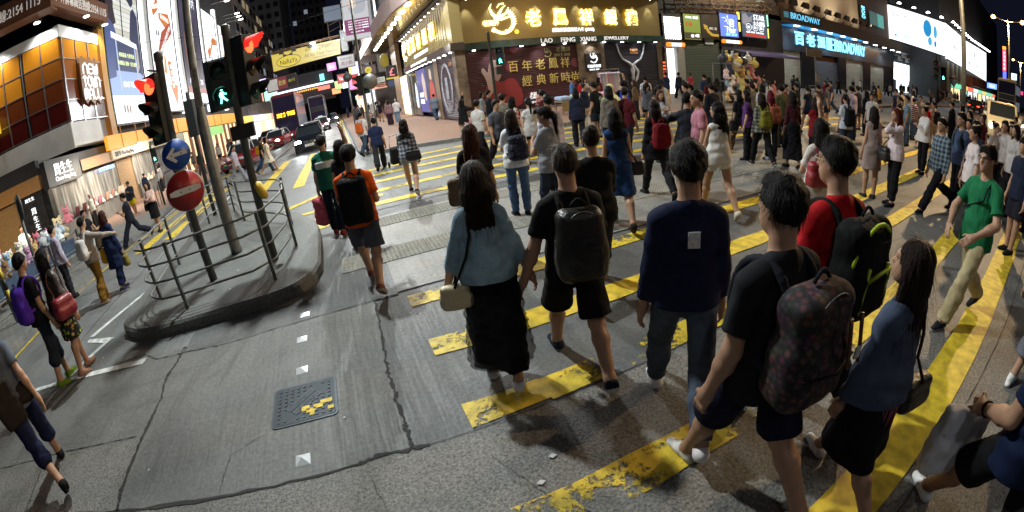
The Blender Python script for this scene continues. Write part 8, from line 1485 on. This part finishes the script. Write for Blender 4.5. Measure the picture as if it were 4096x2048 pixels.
F=make_person(-5.20,7.32,1.60,18,'m','l','do',('short','#0f0e0e'),('long','plain','#8a8078'),('trousers','plain','#7a5a24'),'#7a6048','#b0a090',label='man in taupe shirt and mustard trousers with his arm round a woman')
backpack(F,'#c0bcb8','white drawstring bag on the back of the taupe shirt','plain',size=(.13,.08,.2),pocket=False)
F=make_person(-4.92,7.71,1.55,18,'f','l','dd',('mid','#4a2018'),('jacket','plain','#1c2848',None,.42),('slim','denim','#1c2644'),'#1c2238','#a8a8b0',label='woman in long navy coat walking with the taupe shirt man')
bagbox(F,F['hands'][1]+np.array([.02,0,-.16]),(.07,.06,.12),'#8a7a3a','small olive paper bag in the hand of the navy coat woman','paper bag','paper_bag','plain',handle=F['hands'][1])
bagbox(F,F['tp'](-.24,-.05,-.12),(.08,.1,.16),'#c89a1c','yellow shopping bag between the couple','shopping bag','shopping_bag','plain')
F=make_person(-6.73,12.07,1.62,-110,'m','W','pd',('short','#0f0e0e'),('tee','plain','#171a24'),('trousers','plain','#1c2030'),'#3a3a38',label='man in dark tee striding left in the road with his phone')
bagbox(F,F['tp'](.2,-.03,-.04),(.15,.07,.12),'#15151a','black messenger bag on the man striding left','messenger bag','messenger_bag','plain',shoulder=-1)
F=make_person(-10.40,19.41,1.60,175,'m','l','pd',('mop','#15110f'),('jacket','plain','#2a3440'),('shorts','plain','#c8b01c'),'#8a8a8a',extra=[],label='man in yellow shorts and hooded jacket walking towards the camera')
F=make_person(-6.19,12.76,1.55,185,'f','l','xx',('long','#15110f'),('long','plain','#c8a8a0'),('skirt','plain','#15151a'),'#2a2420',label='woman in pale pink cardigan with folded arms walking towards the camera')
bagbox(F,F['tp'](.22,0,-.02),(.1,.06,.12),'#17171a','black handbag on the pale pink cardigan woman','handbag','handbag',shoulder=1)
F=make_person(-12.21,25.05,1.60,10,'m','s','dd',('crop','#15110f'),('long','plain','#1f2c48'),('trousers','plain','#17181f'),'#1a1a1a',label='man in navy shirt carrying a white bag past the shop window')
F=make_person(-4.73,18.70,1.70,100,'m','w','dd',('short','#0f0e0e'),('tee','plain','#a8a4b4'),('trousers','plain','#8a8c98'),'#2a2a30',label='man in grey tee and grey trousers crossing before the taxi')
F=make_person(-3.75,20.19,1.68,95,'m','w','pd',('short','#0f0e0e'),('tee','plain','#17181d'),('jeans','denim','#3a4a62'),'#6a4a30',label='man in black tee with yellow backpack crossing the bus street')
backpack(F,'#c8921c','yellow disc shaped backpack on the man crossing','plain',size=(.14,.09,.2))
F=make_person(-3.41,19.44,1.64,95,'f','w','pd',('long','#15110f'),('none','plain','#d0ccbc'),('dress','plain','#d4d0c0'),'#c8b08a',label='woman in cream dress crossing the bus street')
F=make_person(-4.40,4.47,1.68,24,'m','l','dd',('mop','#0f0d10'),('tee','plain','#17171c'),('capri','plain','#232834'),'#5c7a22','#6a9020',label='young man in black with purple backpack and lime green shoes')
backpack(F,'#4a2aa0','purple backpack on the young man with lime shoes','plain',size=(.14,.08,.23),strap='#5a34b0')
F=make_person(-4.09,4.61,1.62,22,'f','l','dd',('vlong','#100d0d'),('jacket','leather','#2a2423'),('skirt','floral','#151312','#c8b060'),'#8a6a58',label='woman in dark leather jacket and flowered skirt with very long hair')
bagbox(F,F['tp'](.25,-.06,.02),(.09,.16,.14),'#7a2028','red leather shoulder bag on the flowered skirt woman','shoulder bag','shoulder_bag',shoulder=1,strap='#6a4a40')
F=make_person(-3.40,2.62,1.64,-52,'f','v','db',('vlong','#4a1c18'),('tee','plain','#4e5664'),('capri','plain','#171d3a'),'#17171c',label='woman with long reddish hair in grey top and navy trousers at the lower left')
bagbox(F,F['tp'](-.1,-.16,.02),(.12,.05,.2),'#2a2420','dark brown bag over the shoulder of the reddish haired woman','tote bag','tote_bag','plain',shoulder=-1)
bagbox(F,F['tp'](0,.0,-.0),(.2,.15,.1),'#26201e','dark brown waistcoat hem on the reddish haired woman','waistcoat','waistcoat','plain')
F=make_person(-6.86,8.38,1.62,30,'m','s','dd',('short','#0f0e0e'),('long','plain','#9a94a8'),('trousers','plain','#23242c'),'#1a1a1a',label='man in lilac grey shirt walking along the left railing')
F=make_person(-8.75,12.60,1.66,100,'m','sit','mm',('short','#0f0e0e'),('tee','plain','#17181d'),('trousers','plain','#4a3c2c'),'#1a1a1a',label='stall keeper in black sitting on a folding stool by the toys',z=0.13)
F=make_person(-12.40,13.40,1.66,120,'m','s','mm',('crop','#15110f'),('tee','plain','#d0d0d0'),('jeans','denim','#4a5a74'),'#1a1a1a',label='man in white tee behind the left toy stall',z=0.13)
F=make_person(-9.55,7.70,1.66,110,'m','s','dm',('mop','#0f0e0e'),('tee','plain','#15151a'),('shorts','plain','#17171c'),'#c0a090',label='man in black printed tee and shorts facing right by the left railing',z=0.13)
lettering('chest_print','★',.3,F['M']@Vector(F['tp'](0,.17,.28)),F['M'].to_3x3()@Vector((0,1,0)),cloth('plain','#8a8878'),F['root'],.004,0,.2,height=.28)
F=make_person(-12.90,19.60,1.60,100,'m','s','dd',('bald','#a8a8a8'),('none','plain','#b0b4b0'),('trousers','plain','#2a2a2a'),'#1a1a1a',label='old bald man in pale vest standing by the stone window plinth',z=0.13)
F=make_person(-10.30,6.90,1.66,60,'m','s','dd',('short','#0f0e0e'),('tee','plain','#a02414'),('shorts','plain','#1a1a1a'),'#222222',label='person in orange red top at the far left stall',z=0.13)
F=make_person(-11.00,6.30,1.60,60,'f','s','dd',('mid','#0f0e0e'),('tee','plain','#c83a1c'),('trousers','plain','#1a1a1a'),'#222222',label='person in bright orange at the left edge of the view',z=0.13)
# distant walkers: a few prototypes copied with their parts and dressed anew
def recolor(o,cols):
    for c in [o]+list(o.children):
        for i,s in enumerate(c.material_slots):
            k={'shirt':0,'jacket':0,'vest_top':0,'dress':0,'trousers':1,'shorts':1,'skirt':1,'shoe':2}.get(c.name.split('.')[0])
            if k is not None:s.link='OBJECT';s.material=cloth('plain',cols[k])
protos=[]
def crowd(x,y,h,f,cols,label,group,z=0.):
    random.shuffle(protos)
    if len(protos) < 6:
        i=len(protos);sx='mf'[i % 2];F=make_person(x,y,1.7,f,sx,('w','s','v','l','s','w')[i],'dd',(('short','long','short','vlong','mop','pony')[i],'#120f0f'),(('tee','tee','long','jacket','tee','cap')[i],'plain',cols[0]),(('trousers','jeans','jeans','trousers','shorts','hotpants')[i],'plain',cols[1]),cols[2],vox=.022,label=label,group=group);o=F['root'];protos.append(o)
    else:o=clone(random.choice(protos));recolor(o,cols);tag(o,label,'person',group)
    o.location=(x,y,z);o.rotation_euler=(0,0,-R_(f));o.scale=(h/1.7,)*3
CC=[('#121317','black'),('#b0acaa','white'),('#1c2234','navy'),('#4a4c54','grey'),('#4c161c','dark red'),('#17191e','charcoal'),('#6a6258','khaki')]
random.seed(5)
for i in range(26):
    c,n=CC[(i*3) % 7];x=66+i*1.35+random.uniform(-.4,.4);y=random.uniform(15.5,24);crowd(x,y,random.uniform(1.65,1.85),random.choice([90,-90,60,-60]),(c,'#1c1c24','#1a1a1a'),'distant walker in %s among the crowd before the bright corner shop' % n,'walkers before the bright corner shop in '+n,.13)
for i in range(22):
    c,n=CC[(i*5+1) % 7];crowd(52+i*3.2+random.uniform(-1,1),random.uniform(13.4,16),random.uniform(1.65,1.85),random.choice([90,-90]),(c,'#1c1c24','#1a1a1a'),'distant walker in %s along the kerb under the white billboards' % n,'walkers under the white billboards in '+n,.13)
for i in range(16):
    c,n=CC[(i*4+2) % 7];crowd(random.uniform(1.2,5.0),38+i*2.3+random.uniform(-.8,.8),random.uniform(1.7,1.85),random.choice([0,180,10]),(c,'#1c1c24','#1a1a1a'),'distant walker in %s on the brick pavement beyond the jeweller' % n,'walkers beyond the jeweller in '+n,.13)
for i in range(18):
    c,n=CC[(i*2+1) % 7];crowd(random.uniform(-12.6,-9),27+i*1.25+random.uniform(-.5,.5),random.uniform(1.6,1.75),random.choice([0,180,170]),(c,'#2a2a34','#1a1a1a'),'walker in %s on the lit pavement behind the taxis' % n,'walkers behind the taxis in '+n,.13)
for i in range(26):
    c,n=CC[(i*2) % 7];crowd(6.6+(i % 13)*.8,-1.0+1.3*math.sin(i*2.2)+(i % 13)*.2+.5*(i // 13),random.uniform(1.6,1.75),-70+20*(i % 3),(c,'#1c1c24','#1a1a1a'),'walker in %s in the packed crowd at the right edge' % n,'walkers at the right edge in '+n)
for i in range(30):
    c,n=CC[(i*5+3) % 7];crowd(3.4+(i % 15)*.95+random.uniform(-.3,.3),8.6+(i // 15)*2.6+random.uniform(-.8,.8),random.uniform(1.6,1.75),random.choice([10,20,-30,160,60]),(c,'#1c1c24','#1a1a1a'),'walker in %s on the far half of the crossing before the jeweller' % n,'walkers on the far half of the crossing in '+n)
for i in range(8):
    c,n=CC[(i*3+1) % 7];crowd(14.0+i*1.5,5.6+(i*1.7) % 3.4,random.uniform(1.6,1.75),-90+30*(i % 4),(c,'#1c1c24','#1a1a1a'),'walker in %s midway over the right half of the crossing' % n,'walkers over the right half of the crossing in '+n)
# ================================================================ repeated parts become objects of their own
def split_loose(o):
    me=o.data;n=len(me.vertices);par=list(range(n))
    def find(a):
        while par[a] != a:par[a]=par[par[a]];a=par[a]
        return a
    for p in me.polygons:
        v=p.vertices
        for k in v[1:]:par[find(k)]=find(v[0])
    isl={}
    for p in me.polygons:isl.setdefault(find(p.vertices[0]),[]).append(p)
    if len(isl) < 2:return
    for ps in isl.values():
        ids=sorted({k for p in ps for k in p.vertices});mp={k:i for i,k in enumerate(ids)};m2=bpy.data.meshes.new(o.name.split('.')[0]);m2.from_pydata([me.vertices[k].co[:] for k in ids],[],[[mp[k] for k in p.vertices] for p in ps])
        for m in me.materials:m2.materials.append(m)
        for a,p in zip(m2.polygons,ps):a.material_index=p.material_index;a.use_smooth=p.use_smooth
        c=bpy.data.objects.new(o.name.split('.')[0],m2);COL.objects.link(c);c.parent=o.parent;c.matrix_local=o.matrix_local.copy()
    bpy.data.objects.remove(o)
for o in [o for o in bpy.data.objects if o.type == 'MESH' and o.parent and o.name.split('.')[0] in ('soffit_light','downlight','band_trim','light_strip','pillar','column','shop_pier','end_cap','pier','window','sign_edge_light','dark_window_','marble_pillar','fascia','paint_blot','bolt','bokeh_print','logo_cutout','dark_letter')]:split_loose(o)
